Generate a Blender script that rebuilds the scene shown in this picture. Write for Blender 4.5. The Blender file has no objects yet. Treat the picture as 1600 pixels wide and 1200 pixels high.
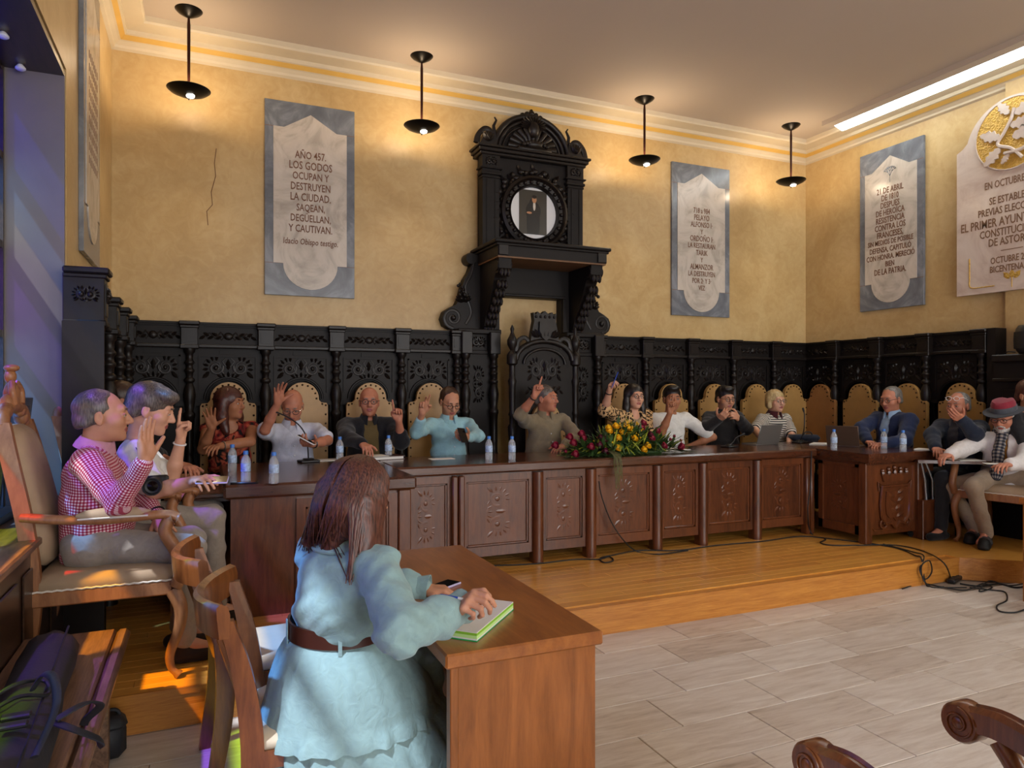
import bpy, bmesh, math, random
import numpy as np
from mathutils import Vector, Matrix
random.seed(7); np.random.seed(7)
PI = math.pi
SC = bpy.context.scene
COL = SC.collection
# ------------------------------------------------------------------ camera (level, 1.55 m above the stone floor)
F, HY, CAMH, YAW = 1105.0, 608.0, 1.55, math.radians(23.48)
SY, CY = math.sin(YAW), math.cos(YAW)
cam = bpy.data.cameras.new('camera'); camo = bpy.data.objects.new('camera', cam); COL.objects.link(camo)
cam.sensor_fit = 'HORIZONTAL'; cam.sensor_width = 36.0; cam.lens = 36.0 * F / 1600.0
cam.shift_y = (HY - 600.0) / 1600.0
cam.clip_start = 0.05; cam.clip_end = 200
camo.location = (0, 0, CAMH); camo.rotation_euler = (PI / 2, 0, -YAW)
SC.camera = camo
# pixel -> point of the room, on a known plane
def ray(x, y):
    r = (x - 800) / F
    return Vector((SY + CY * r, CY - SY * r, (HY - y) / F))
def atZ(x, y, z=0.0):
    a = ray(x, y); return Vector((0, 0, CAMH)) + a * ((z - CAMH) / a.z)
def atY(x, y, Y):
    a = ray(x, y); return Vector((0, 0, CAMH)) + a * (Y / a.y)
def atX(x, y, X):
    a = ray(x, y); return Vector((0, 0, CAMH)) + a * (X / a.x)
def atD(x, y, d):
    return Vector((0, 0, CAMH)) + ray(x, y) * d
# ------------------------------------------------------------------ world, sun, exposure
SC.view_settings.view_transform = 'Standard'; SC.view_settings.look = 'None'
SC.view_settings.exposure = 0.15; SC.view_settings.gamma = 1.0; SC.view_settings.use_curve_mapping = False
world = bpy.data.worlds.new('sky'); SC.world = world; world.use_nodes = True
_bg = world.node_tree.nodes['Background']; _bg.inputs[0].default_value = (0.78, 0.88, 1.0, 1); _bg.inputs[1].default_value = 2.2
def lamp(name, kind, loc, energy, color=(1, 1, 1), size=0.1, rot=(0, 0, 0), size_y=None, parent=None):
    l = bpy.data.lights.new(name, kind); l.energy = energy; l.color = color
    if kind == 'AREA':
        l.size = size
        if size_y: l.shape = 'RECTANGLE'; l.size_y = size_y
    elif kind == 'SUN': l.angle = size
    else: l.shadow_soft_size = size
    o = bpy.data.objects.new(name, l); COL.objects.link(o); o.location = loc; o.rotation_euler = rot
    if parent: o.parent = parent
    return o
SUN_DIR = Vector((0.50, 0.24, -0.83)).normalized()
sun = lamp('sun', 'SUN', (-6, -2, 8), 8.0, (1.0, 0.95, 0.86), math.radians(1.6))
sun.rotation_euler = SUN_DIR.to_track_quat('-Z', 'Y').to_euler()
# ------------------------------------------------------------------ room measures (metres)
XL, XR, YB, YF, ZC = -0.72, 7.05, 6.80, -3.2, 4.62
PZ = 0.18                                   # platform height
ZT = 0.985                                  # council table top
# ------------------------------------------------------------------ materials
def nt(name):
    m = bpy.data.materials.new(name); m.use_nodes = True
    t = m.node_tree; b = t.nodes['Principled BSDF']
    return m, t, b
def nd(t, kind, **kw):
    n = t.nodes.new(kind)
    for k, v in kw.items():
        if k.startswith('i_'):
            n.inputs[k[2:]].default_value = v
        else: setattr(n, k, v)
    return n
def rgb(c): return (c[0], c[1], c[2], 1)
def hexc(h):
    v = [int(h[i:i + 2], 16) / 255 for i in (0, 2, 4)]
    return tuple(x / 12.92 if x <= .04045 else ((x + .055) / 1.055) ** 2.4 for x in v)
def coords(t, kind='Object', scale=(1, 1, 1), rot=(0, 0, 0), attr=None):
    if attr:
        s = nd(t, 'ShaderNodeAttribute', attribute_name=attr).outputs['Vector']
    else:
        s = nd(t, 'ShaderNodeTexCoord').outputs[kind]
    mp = nd(t, 'ShaderNodeMapping'); mp.inputs['Scale'].default_value = scale; mp.inputs['Rotation'].default_value = rot
    t.links.new(s, mp.inputs['Vector']); return mp.outputs[0]
def ramp(t, fac, stops):
    r = nd(t, 'ShaderNodeValToRGB'); e = r.color_ramp.elements
    while len(e) < len(stops): e.new(0.5)
    for el, (p, c) in zip(e, stops): el.position = p; el.color = rgb(c)
    t.links.new(fac, r.inputs[0]); return r.outputs[0]
def bump(t, b, h, strength=0.2, dist=0.01):
    n = nd(t, 'ShaderNodeBump', i_Strength=strength, i_Distance=dist)
    t.links.new(h, n.inputs['Height']); t.links.new(n.outputs[0], b.inputs['Normal'])
def plain(name, c, rough=0.5, metal=0.0, spec=0.5, noise=0.0, nscale=8.0, bmp=0.0, bscale=60.0, emit=None, estr=0, coat=0.0, bdist=0.004):
    m, t, b = nt(name)
    b.inputs['Base Color'].default_value = rgb(c); b.inputs['Roughness'].default_value = rough
    b.inputs['Metallic'].default_value = metal; b.inputs['Specular IOR Level'].default_value = spec
    b.inputs['Coat Weight'].default_value = coat
    v = None
    if noise:
        v = coords(t); n = nd(t, 'ShaderNodeTexNoise', i_Scale=nscale, i_Detail=4.0); t.links.new(v, n.inputs[0])
        o = ramp(t, n.outputs[0], [(.25, tuple(x * (1 - noise) for x in c)), (.75, tuple(min(1, x * (1 + noise)) for x in c))])
        t.links.new(o, b.inputs['Base Color'])
    if bmp:
        v = v or coords(t); n = nd(t, 'ShaderNodeTexNoise', i_Scale=bscale, i_Detail=3.0); t.links.new(v, n.inputs[0]); bump(t, b, n.outputs[0], bmp, bdist)
    if emit:
        b.inputs['Emission Color'].default_value = rgb(emit); b.inputs['Emission Strength'].default_value = estr
    return m
def wood(name, dark, light, rough=0.35, scale=(1, 1, 1), rnd=0.0, coat=0.15, grain=1.0, space='Object'):
    """grain runs along the axis whose scale is smallest"""
    m, t, b = nt(name)
    v = coords(t, space, scale)
    if rnd:
        oi = nd(t, 'ShaderNodeObjectInfo'); ad = nd(t, 'ShaderNodeVectorMath', operation='ADD')
        mu = nd(t, 'ShaderNodeVectorMath', operation='SCALE'); mu.inputs['Scale'].default_value = 37.0
        cb = nd(t, 'ShaderNodeCombineXYZ')
        for k in range(3): t.links.new(oi.outputs['Random'], cb.inputs[k])
        t.links.new(cb.outputs[0], mu.inputs[0]); t.links.new(v, ad.inputs[0]); t.links.new(mu.outputs[0], ad.inputs[1]); v = ad.outputs[0]
    n1 = nd(t, 'ShaderNodeTexNoise', i_Scale=3.0, i_Detail=6.0, i_Roughness=.6, i_Distortion=1.2); t.links.new(v, n1.inputs[0])
    n2 = nd(t, 'ShaderNodeTexNoise', i_Scale=14.0, i_Detail=4.0, i_Roughness=.7); t.links.new(v, n2.inputs[0])
    mx = nd(t, 'ShaderNodeMath', operation='MULTIPLY_ADD'); mx.inputs[1].default_value = .45 * grain; t.links.new(n2.outputs[0], mx.inputs[0]); t.links.new(n1.outputs[0], mx.inputs[2])
    fac = mx.outputs[0]
    if rnd:
        ma = nd(t, 'ShaderNodeMath', operation='MULTIPLY_ADD'); ma.inputs[1].default_value = rnd; t.links.new(oi.outputs['Random'], ma.inputs[0]); t.links.new(fac, ma.inputs[2]); fac = ma.outputs[0]
    t.links.new(ramp(t, fac, [(.45, dark), (1.0, light)]), b.inputs['Base Color'])
    b.inputs['Roughness'].default_value = rough; b.inputs['Coat Weight'].default_value = coat; b.inputs['Coat Roughness'].default_value = .2
    bump(t, b, n2.outputs[0], .08, .003)
    return m
M = {}
def build_materials():
    # plaster: ochre stucco with trowel mottling
    m, t, b = nt('ochre_plaster'); v = coords(t, 'Object', (1, 1, 1))
    n1 = nd(t, 'ShaderNodeTexNoise', i_Scale=1.3, i_Detail=7.0, i_Roughness=.62, i_Distortion=.8); t.links.new(v, n1.inputs[0])
    n2 = nd(t, 'ShaderNodeTexNoise', i_Scale=9.0, i_Detail=5.0, i_Roughness=.6, i_Distortion=1.5); t.links.new(v, n2.inputs[0])
    mx = nd(t, 'ShaderNodeMath', operation='MULTIPLY_ADD'); mx.inputs[1].default_value = .5; t.links.new(n2.outputs[0], mx.inputs[0]); t.links.new(n1.outputs[0], mx.inputs[2])
    t.links.new(ramp(t, mx.outputs[0], [(.42, hexc('a98a58')), (.7, hexc('b99b68')), (.98, hexc('c8ad7c'))]), b.inputs['Base Color'])
    b.inputs['Roughness'].default_value = .38; b.inputs['Specular IOR Level'].default_value = .35; bump(t, b, n2.outputs[0], .12, .01); M['plaster'] = m
    M['ceiling'] = plain('ceiling_paint', hexc('b7a99a'), .8, noise=.03, nscale=.7)
    M['cornice'] = plain('cornice_paint', hexc('cdbfa4'), .7, noise=.03)
    M['cornice_gold'] = plain('cornice_gold_band', hexc('cfa552'), .6, noise=.05)
    M['cove_white'] = plain('cove_paint', hexc('e6e6e0'), .7)
    M['led'] = plain('led_strip', (1, 1, 1), .5, emit=(.85, .96, 1.0), estr=13.0)
    # travertine
    m, t, b = nt('travertine'); oi = nd(t, 'ShaderNodeObjectInfo')
    v = coords(t, 'Object', (1.2, 9, 1)); cb = nd(t, 'ShaderNodeCombineXYZ'); mu = nd(t, 'ShaderNodeMath', operation='MULTIPLY'); mu.inputs[1].default_value = 91.0
    t.links.new(oi.outputs['Random'], mu.inputs[0]); t.links.new(mu.outputs[0], cb.inputs[0]); t.links.new(mu.outputs[0], cb.inputs[1])
    ad = nd(t, 'ShaderNodeVectorMath', operation='ADD'); t.links.new(v, ad.inputs[0]); t.links.new(cb.outputs[0], ad.inputs[1])
    n1 = nd(t, 'ShaderNodeTexNoise', i_Scale=2.6, i_Detail=9.0, i_Roughness=.68, i_Distortion=.5); t.links.new(ad.outputs[0], n1.inputs[0])
    ma = nd(t, 'ShaderNodeMath', operation='MULTIPLY_ADD'); ma.inputs[1].default_value = .22; t.links.new(oi.outputs['Random'], ma.inputs[0]); t.links.new(n1.outputs[0], ma.inputs[2])
    t.links.new(ramp(t, ma.outputs[0], [(.33, hexc('9d8d7d')), (.5, hexc('bcaea0')), (.66, hexc('cabfb3')), (.9, hexc('dcd5cb'))]), b.inputs['Base Color'])
    b.inputs['Roughness'].default_value = .36; b.inputs['Specular IOR Level'].default_value = .4; bump(t, b, n1.outputs[0], .05, .003); M['travertine'] = m
    M['grout'] = plain('floor_grout', hexc('8a7c6e'), .8)
    M['board'] = wood('beech_board', hexc('a8651f'), hexc('d79a45'), .3, (1.2, 22, 6), rnd=.3, coat=.35)
    M['riser'] = wood('beech_riser', hexc('9a5a1c'), hexc('c98a3c'), .35, (1.0, 5, 16), coat=.2)
    M['table'] = wood('walnut_panel', hexc('2c1409'), hexc('67381d'), .3, (6, 6, .9), rnd=.22, coat=.35)
    M['table_x'] = wood('walnut_top', hexc('2a130a'), hexc('57301c'), .2, (.8, 6, 6), rnd=.1, coat=.6)
    M['table_y'] = wood('walnut_top_wing', hexc('2a130a'), hexc('57301c'), .2, (6, .8, 6), rnd=.1, coat=.6)
    M['desk'] = wood('cherry_desk', hexc('7a431b'), hexc('a9682f'), .3, (5, .7, 5), coat=.3)
    M['desk_side'] = wood('cherry_desk_side', hexc('74400f'), hexc('a4622a'), .35, (5, 5, .7), coat=.2)
    M['chairwood'] = wood('beech_chair', hexc('53290f'), hexc('8f5427'), .3, (6, 6, .9), coat=.4)
    M['armwood'] = wood('pale_oak', hexc('77492a'), hexc('a9744a'), .45, (5, 5, 1.0), coat=.1)
    M['bench'] = wood('worn_oak', hexc('3a2318'), hexc('8d6a52'), .38, (9, .9, 9), coat=.15, grain=1.3)
    M['sill'] = wood('dark_oak', hexc('120b08'), hexc('3a261b'), .35, (6, .8, 6), coat=.2)
    M['ebony'] = plain('black_carved_oak', hexc('191310'), .40, noise=.25, nscale=6, bmp=.12, bscale=40, spec=.32)
    M['ebony_flat'] = plain('black_oak_flat', hexc('171210'), .5, spec=.22, noise=.2, nscale=5, bmp=.1, bscale=30)
    M['shelf_under'] = plain('raw_soffit', hexc('6b4a2c'), .6, noise=.15)
    M['leather'] = plain('tan_leather', hexc('a8814a'), .45, noise=.12, nscale=9, bmp=.15, bscale=90)
    M['leather_b'] = plain('saddle_leather', hexc('9a6b3c'), .45, noise=.12, nscale=9, bmp=.15, bscale=90)
    M['stud'] = plain('bronze_stud', hexc('3a2a18'), .35, .8)
    M['velvet'] = plain('beige_velvet', hexc('a58c70'), .85, noise=.1, nscale=12, bmp=.1, bscale=150)
    M['cream'] = plain('cream_fabric', hexc('cdbfa6'), .8, noise=.05, bmp=.08, bscale=200)
    M['trimwhite'] = plain('white_gimp', hexc('dcd3c6'), .8)
    # marble
    def marble(name, a, bb, c, sc=3.0):
        m, t, b = nt(name); v = coords(t, 'Object', (1, 1, 1), (.3, .5, .7))
        n1 = nd(t, 'ShaderNodeTexNoise', i_Scale=sc, i_Detail=8.0, i_Roughness=.6, i_Distortion=2.5); t.links.new(v, n1.inputs[0])
        t.links.new(ramp(t, n1.outputs[0], [(.3, a), (.5, bb), (.72, c)]), b.inputs['Base Color'])
        b.inputs['Roughness'].default_value = .22; return m
    M['marble_grey'] = marble('grey_marble', hexc('5c6066'), hexc('6d7177'), hexc('8c9096'), 2.2)
    M['marble_white'] = marble('white_marble', hexc('a39a8e'), hexc('c0b6a9'), hexc('cbc2b6'), 2.6)
    M['limestone'] = marble('pink_limestone', hexc('bba699'), hexc('cdbcae'), hexc('d6c8bb'), 2.0)
    M['letter'] = plain('carved_letter', hexc('6e4a34'), .7)
    M['letter_b'] = plain('brown_letter', hexc('7a5a40'), .7)
    M['goldleaf'] = plain('gold_leaf', hexc('c39a42'), .4, .3, noise=.2, nscale=30, bmp=.8, bscale=55, bdist=.02)
    M['black'] = plain('black_metal', hexc('15120f'), .35, .6)
    M['rod'] = plain('bronze_rod', hexc('3a1a12'), .35, .6)
    M['bulb'] = plain('lamp_glass', (1, 1, 1), .3, emit=(1.0, .93, .8), estr=14.0)
    M['plasticblack'] = plain('black_plastic', hexc('131314'), .4)
    M['rubber'] = plain('black_rubber', hexc('0d0d0d'), .6)
    M['screen'] = plain('dark_glass', hexc('08090a'), .08)
    M['silver'] = plain('silver_shell', hexc('8d8a85'), .35, .7)
    M['paper'] = plain('white_paper', hexc('d9d6cf'), .8)
    M['greenpaper'] = plain('green_paper', hexc('7fb92e'), .7)
    M['lightgreen'] = plain('pale_green_paper', hexc('b7e08a'), .7)
    M['emerald'] = plain('emerald_card', hexc('10954a'), .6)
    M['bluecap'] = plain('blue_cap', hexc('3d78c8'), .4)
    M['waterlabel'] = plain('bottle_label', hexc('9fb4cf'), .5, noise=.5, nscale=60)
    m, t, b = nt('clear_bottle'); b.inputs['Base Color'].default_value = (.9, .95, 1, 1); b.inputs['Roughness'].default_value = .05
    b.inputs['Transmission Weight'].default_value = .75; b.inputs['IOR'].default_value = 1.2; M['bottle'] = m
    M['steel'] = plain('steel', hexc('9aa0a6'), .25, .9)
    M['pearl'] = plain('pearl', hexc('d8d2ea'), .3)
    M['bluepen'] = plain('blue_plastic', hexc('1d3f9c'), .3)
    M['pearlcase'] = plain('lilac_case', hexc('b8b2d8'), .3)
    M['brownleather'] = plain('brown_leather', hexc('3d1d14'), .4, noise=.1)
    M['bag'] = plain('black_nylon', hexc('1c1d22'), .6, bmp=.2, bscale=60)
    M['foliage'] = plain('dark_leaf', hexc('365226'), .5, noise=.4, nscale=20)
    M['foliage_b'] = plain('lime_leaf', hexc('8a9430'), .5, noise=.3, nscale=20)
    M['rose_red'] = plain('crimson_petal', hexc('7d0f2b'), .55, noise=.2, nscale=30)
    M['rose_yellow'] = plain('yellow_petal', hexc('e0aa08'), .55, noise=.15, nscale=30)
    M['rose_dark'] = plain('plum_petal', hexc('4f0a22'), .55, noise=.2, nscale=30)
    M['grass'] = plain('trailing_grass', hexc('5c5c34'), .6)
    M['white'] = plain('white_enamel', hexc('d8d8d8'), .4)
    M['skin'] = plain('skin', hexc('b98467'), .5, noise=.07, nscale=25, spec=.35)
    M['skin_tan'] = plain('skin_tan', hexc('a06a4c'), .5, noise=.07, nscale=25, spec=.35)
    M['skin_pale'] = plain('skin_fair', hexc('c9967b'), .5, noise=.07, nscale=25, spec=.35)
    M['skin_red'] = plain('skin_ruddy', hexc('b0735a'), .5, noise=.08, nscale=25, spec=.35)
    for k in ('skin', 'skin_tan', 'skin_pale', 'skin_red'):
        bb = M[k].node_tree.nodes['Principled BSDF']; bb.inputs['Subsurface Weight'].default_value = .08; bb.inputs['Subsurface Radius'].default_value = (.01, .004, .002)
    M['lip'] = plain('lip', hexc('94504a'), .45)
    M['eyewhite'] = plain('eye_white', hexc('a89c92'), .4)
    M['iris'] = plain('iris', hexc('23170f'), .2)
    M['lens'] = None
build_materials()
# ------------------------------------------------------------------ scene helpers
def link(o): COL.objects.link(o); return o
def tag(o, label=None, cat=None, group=None, kind=None):
    if label: o['label'] = label
    if cat: o['category'] = cat
    if group: o['group'] = group
    if kind: o['kind'] = kind
    return o
def thing(name, label, cat, loc=(0, 0, 0), rz=0.0, group=None):
    o = link(bpy.data.objects.new(name, None)); o.empty_display_size = .05
    o.location = loc; o.rotation_euler = (0, 0, rz)
    return tag(o, label, cat, group)
class B:
    """collects shapes for ONE mesh"""
    def __init__(s): s.v = []; s.f = []; s.mi = []; s.m = 0
    def add(s, vs, fs):
        n = len(s.v); s.v.extend([tuple(x) for x in vs]); s.f.extend([tuple(i + n for i in f) for f in fs]); s.mi.extend([s.m] * len(fs)); return s
    def box(s, a, b, bev=0.0):
        x0, y0, z0 = a; x1, y1, z1 = b
        if bev <= 0:
            return s.add([(x0, y0, z0), (x1, y0, z0), (x1, y1, z0), (x0, y1, z0), (x0, y0, z1), (x1, y0, z1), (x1, y1, z1), (x0, y1, z1)],
                         [(3, 2, 1, 0), (4, 5, 6, 7), (0, 1, 5, 4), (1, 2, 6, 5), (2, 3, 7, 6), (3, 0, 4, 7)])
        e = min(bev, (x1 - x0) / 2.01, (y1 - y0) / 2.01, (z1 - z0) / 2.01)
        vs = []; 
        for (z, d) in ((z0, e), (z0 + e, 0), (z1 - e, 0), (z1, e)):
            X0, X1, Y0, Y1 = x0 + d, x1 - d, y0 + d, y1 - d
            if d: vs += [(X0, Y0, z), (X1, Y0, z), (X1, Y0, z), (X1, Y1, z), (X1, Y1, z), (X0, Y1, z), (X0, Y1, z), (X0, Y0, z)]
            else: vs += [(X0 + e, Y0, z), (X1 - e, Y0, z), (X1, Y0 + e, z), (X1, Y1 - e, z), (X1 - e, Y1, z), (X0 + e, Y1, z), (X0, Y1 - e, z), (X0, Y0 + e, z)]
        fs = [tuple(range(7, -1, -1)), tuple(range(24, 32))]
        for k in range(3):
            for i in range(8):
                j = (i + 1) % 8; fs.append((k * 8 + i, k * 8 + j, k * 8 + 8 + j, k * 8 + 8 + i))
        return s.add(vs, fs)
    def rings(s, rs, cap=True, close=False):
        n = len(rs[0]); vs = [p for r in rs for p in r]; fs = []
        m = len(rs)
        for k in range(m if close else m - 1):
            k2 = (k + 1) % m
            for i in range(n):
                j = (i + 1) % n; fs.append((k * n + i, k * n + j, k2 * n + j, k2 * n + i))
        if cap and not close: fs += [tuple(range(n - 1, -1, -1)), tuple((m - 1) * n + i for i in range(n))]
        return s.add(vs, fs)
    def lathe(s, prof, c=(0, 0, 0), n=16, axis='z', sq=None):
        rs = []
        for r, z in prof:
            q = []
            for i in range(n):
                a = 2 * PI * i / n; x, y = r * math.cos(a), r * math.sin(a)
                p = {'z': (x, y, z), 'y': (x, -z, y), 'x': (z, x, y)}[axis]
                q.append((p[0] + c[0], p[1] + c[1], p[2] + c[2]))
            rs.append(q)
        return s.rings(rs)
    def tube(s, pts, r, n=8, cap=True, close=False, flat=1.0, up=None):
        pts = [Vector(p) for p in pts]; m = len(pts); rs = []
        rr = r if isinstance(r, (list, tuple)) else [r] * m
        prev = Vector(up) if up else None
        for k in range(m):
            if close: d = pts[(k + 1) % m] - pts[k - 1]
            else: d = pts[min(k + 1, m - 1)] - pts[max(k - 1, 0)]
            if d.length < 1e-9: d = Vector((0, 0, 1))
            d.normalize()
            if prev is None: prev = Vector((0, 0, 1)) if abs(d.z) < .9 else Vector((1, 0, 0))
            u = prev - d * prev.dot(d)
            if u.length < 1e-6: u = Vector((1, 0, 0)) - d * d.x
            u.normalize(); w = d.cross(u)
            if up is None: prev = u
            rs.append([pts[k] + (u * math.cos(2 * PI * i / n) * flat + w * math.sin(2 * PI * i / n)) * rr[k] for i in range(n)])
        return s.rings(rs, cap, close)
    def prism(s, outline, z0, z1, axis='z'):
        """outline: 2D polygon extruded along the axis; axis y -> outline is (x,z)"""
        n = len(outline)
        def P(p, h): return {'z': (p[0], p[1], h), 'y': (p[0], h, p[1]), 'x': (h, p[0], p[1])}[axis]
        vs = [P(p, z0) for p in outline] + [P(p, z1) for p in outline]
        fs = [tuple(range(n - 1, -1, -1)), tuple(range(n, 2 * n))] + [(i, (i + 1) % n, n + (i + 1) % n, n + i) for i in range(n)]
        return s.add(vs, fs)
    def ball(s, c, r, n=10, m=6):
        r = r if isinstance(r, (tuple, list)) else (r, r, r); rs = []
        vs = [(c[0], c[1], c[2] - r[2])]; fs = []
        for k in range(1, m):
            t = PI * k / m
            for i in range(n):
                a = 2 * PI * i / n; vs.append((c[0] + r[0] * math.sin(t) * math.cos(a), c[1] + r[1] * math.sin(t) * math.sin(a), c[2] - r[2] * math.cos(t)))
        vs.append((c[0], c[1], c[2] + r[2])); L = len(vs) - 1
        for i in range(n):
            j = (i + 1) % n; fs.append((0, 1 + j, 1 + i)); fs.append((L, L - n + i, L - n + j))
            for k in range(m - 2): fs.append((1 + k * n + i, 1 + k * n + j, 1 + (k + 1) * n + j, 1 + (k + 1) * n + i))
        return s.add(vs, fs)
    def xf(s, mtx, start=0):
        for i in range(start, len(s.v)): s.v[i] = tuple(mtx @ Vector(s.v[i]))
        return s
    def mesh(s, name, mats, smooth=None):
        me = bpy.data.meshes.new(name); me.from_pydata(s.v, [], s.f)
        for m in (mats if isinstance(mats, (list, tuple)) else [mats]): me.materials.append(M[m] if isinstance(m, str) else m)
        if max(s.mi, default=0): me.polygons.foreach_set('material_index', s.mi)
        bm = bmesh.new(); bm.from_mesh(me); bmesh.ops.recalc_face_normals(bm, faces=bm.faces); bm.to_mesh(me); bm.free()
        if smooth is not None:
            me.polygons.foreach_set('use_smooth', [True] * len(me.polygons))
            try: me.set_sharp_from_angle(angle=math.radians(smooth))
            except Exception: pass
        return me
    def obj(s, name, mats, parent=None, smooth=None, loc=(0, 0, 0), rot=(0, 0, 0)):
        o = link(bpy.data.objects.new(name, s.mesh(name, mats, smooth))); o.location = loc; o.rotation_euler = rot
        if parent: o.parent = parent
        return o
def inst(name, me, parent=None, loc=(0, 0, 0), rot=(0, 0, 0), sc=(1, 1, 1)):
    o = link(bpy.data.objects.new(name, me)); o.location = loc; o.rotation_euler = rot; o.scale = sc
    if parent: o.parent = parent
    return o
def dup(root, loc=None, rz=None, label=None, group=None):
    r = root.copy(); COL.objects.link(r)
    if loc is not None: r.location = loc
    if rz is not None: r.rotation_euler = (0, 0, rz)
    if label: r['label'] = label
    if group: r['group'] = group
    for ch in list(root.children):
        c = ch.copy(); COL.objects.link(c); c.parent = r
        for g in list(ch.children):
            d = g.copy(); COL.objects.link(d); d.parent = c
    return r
def arc(cx, cz, r, a0, a1, n, rz=None):
    return [(cx + r * math.cos(a0 + (a1 - a0) * i / n), cz + (rz or r) * math.sin(a0 + (a1 - a0) * i / n)) for i in range(n + 1)]
def spiral(cx, cz, r0, turns, a0, n=24, r1=.15, sgn=1):
    return [(cx + r0 * (1 + (r1 - 1) * i / n) * math.cos(a0 + sgn * turns * 2 * PI * i / n), cz + r0 * (1 + (r1 - 1) * i / n) * math.sin(a0 + sgn * turns * 2 * PI * i / n)) for i in range(n + 1)]
def bez(p0, p1, p2, p3, n=10):
    p0, p1, p2, p3 = map(Vector, (p0, p1, p2, p3))
    return [p0 * (1 - t) ** 3 + p1 * 3 * t * (1 - t) ** 2 + p2 * 3 * t * t * (1 - t) + p3 * t ** 3 for t in [i / n for i in range(n + 1)]]
def crom(pts, n=6):
    """smooth curve through points"""
    P = [Vector(p) for p in pts]; out = []
    for i in range(len(P) - 1):
        a, b, c, d = P[max(i - 1, 0)], P[i], P[i + 1], P[min(i + 2, len(P) - 1)]
        for k in range(n):
            t = k / n
            out.append(.5 * ((2 * b) + (c - a) * t + (2 * a - 5 * b + 4 * c - d) * t * t + (3 * b - a - 3 * c + d) * t ** 3))
    out.append(P[-1]); return out
def text_mesh(body, size, depth=.002, align='CENTER', shear=0.0, squeeze=1.0):
    cu = bpy.data.curves.new('lettering', 'FONT'); cu.body = body; cu.size = size; cu.extrude = depth; cu.align_x = align; cu.align_y = 'CENTER'; cu.shear = shear; cu.resolution_u = 2; cu.offset = size * .012
    o = bpy.data.objects.new('lettering', cu); COL.objects.link(o)
    dg = bpy.context.evaluated_depsgraph_get(); dg.update()
    me = bpy.data.meshes.new_from_object(o.evaluated_get(dg)); bpy.data.objects.remove(o); bpy.data.curves.remove(cu)
    if squeeze != 1.0: me.transform(Matrix.Diagonal((squeeze, 1, 1, 1)))
    return me
# ================================================================== ROOM SHELL
def struct(o): o['kind'] = 'structure'; return o
fl = struct(B().box((XL - .4, YF, -.12), (XR + .1, YB + .2, -.006)).obj('floor', 'grout'))
def build_tiles():
    L, W, g = .62, .305, .0022
    me = B().box((g, g, -.02), (L - g, W - g, 0), .002).mesh('tile', 'travertine')
    n = 0; y = 3.89 - W * 14
    row = 0
    while y < 3.88:
        x = -1.2 + (row * .37) % L * -1 + .1
        while x < 6.6:
            if x + L > XL and n < 300:
                X0, X1 = max(x, XL), x + L
                if X0 < .9 and y + W > 3.60:
                    x += L; continue
                if y + W > 3.6 and x + L > 5.7: x += L; continue
                if y > -.3:
                    inst('tile', me, fl, (x, y, 0)); n += 1
            x += L
        y += W; row += 1
    bk = B().box((XL, 3.575, -.02), (1.0, 3.59, 0)).obj('border_tile', 'travertine', fl)
build_tiles()
# the outside of the laid area stays plain stone
B().box((XL - .3, YF, -.02), (XR, -.39, 0)).obj('stone_field', 'travertine', fl)
# platform, U-shaped
PF = [(XL - .3, 3.585), (1.02, 3.585), (1.02, 3.87), (5.63, 3.83), (6.0, 3.52), (6.45, 3.1), (6.45, 1.2), (XR, 1.2), (XR, YB), (XL - .3, YB)]
plat = struct(B().prism(PF, 0, PZ - .012).obj('platform', 'riser'))
def build_boards():
    w, L = .088, 1.15
    meshes = {}
    def board(x0, x1, y0, y1):
        k = (round(x1 - x0, 2), round(y1 - y0, 3))
        if k not in meshes: meshes[k] = B().box((.0008, .0008, 0), (k[0] - .0008, k[1] - .0008, .012), .0012).mesh('board', 'board')
        inst('board', meshes[k], plat, (x0, y0, PZ - .012))
    r = 0; y = 3.585
    while y < 6.7:
        if y < 3.865: spans = [(XL - .3, 1.02)]
        else: spans = [(XL - .3, 5.62)]
        if y > 5.45: spans = []
        for a, b in spans:
            x = a - (r * .43 % L)
            while x < b:
                x0, x1 = max(x, a), min(x + L, b)
                if x1 - x0 > .03: board(x0, x1, y, y + w)
                x += L
        r += 1; y += w
    B().box((5.62, 3.84, PZ - .012), (XR, YB, PZ)).obj('board_field', 'board', plat)
    B().box((-1.02, 5.5, PZ - .012), (5.62, YB, PZ)).obj('board_field', 'board', plat)
    B().prism([(5.62, 3.84), (6.0, 3.53), (6.45, 3.11), (6.45, 1.2), (XR, 1.2), (XR, 3.84)], PZ - .012, PZ).obj('board_field', 'board', plat)
build_boards()
# nosing of the step
nb = B()
for a, b in zip(PF[:6], PF[1:7]):
    a, b = Vector((a[0], a[1], 0)), Vector((b[0], b[1], 0)); d = (b - a).normalized(); n = Vector((d.y, -d.x, 0)) * .006
    nb.prism([(a + n)[:2], (b + n)[:2], (b - n)[:2], (a - n)[:2]], PZ - .03, PZ + .001)
nb.obj('step_nosing', 'riser', plat)
struct(B().box((XL - .4, YB, 0), (XR + .2, YB + .2, ZC + .1)).obj('wall_back', 'plaster'))
wr = struct(B().box((XR, YF, 0), (XR + .2, YB + .2, ZC + .1)).obj('wall_right', 'plaster'))
B().box((XR - .05, 2.2, 0), (XR + .01, 4.31, ZC - .1)).obj('pilaster', 'plaster', wr)
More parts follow.
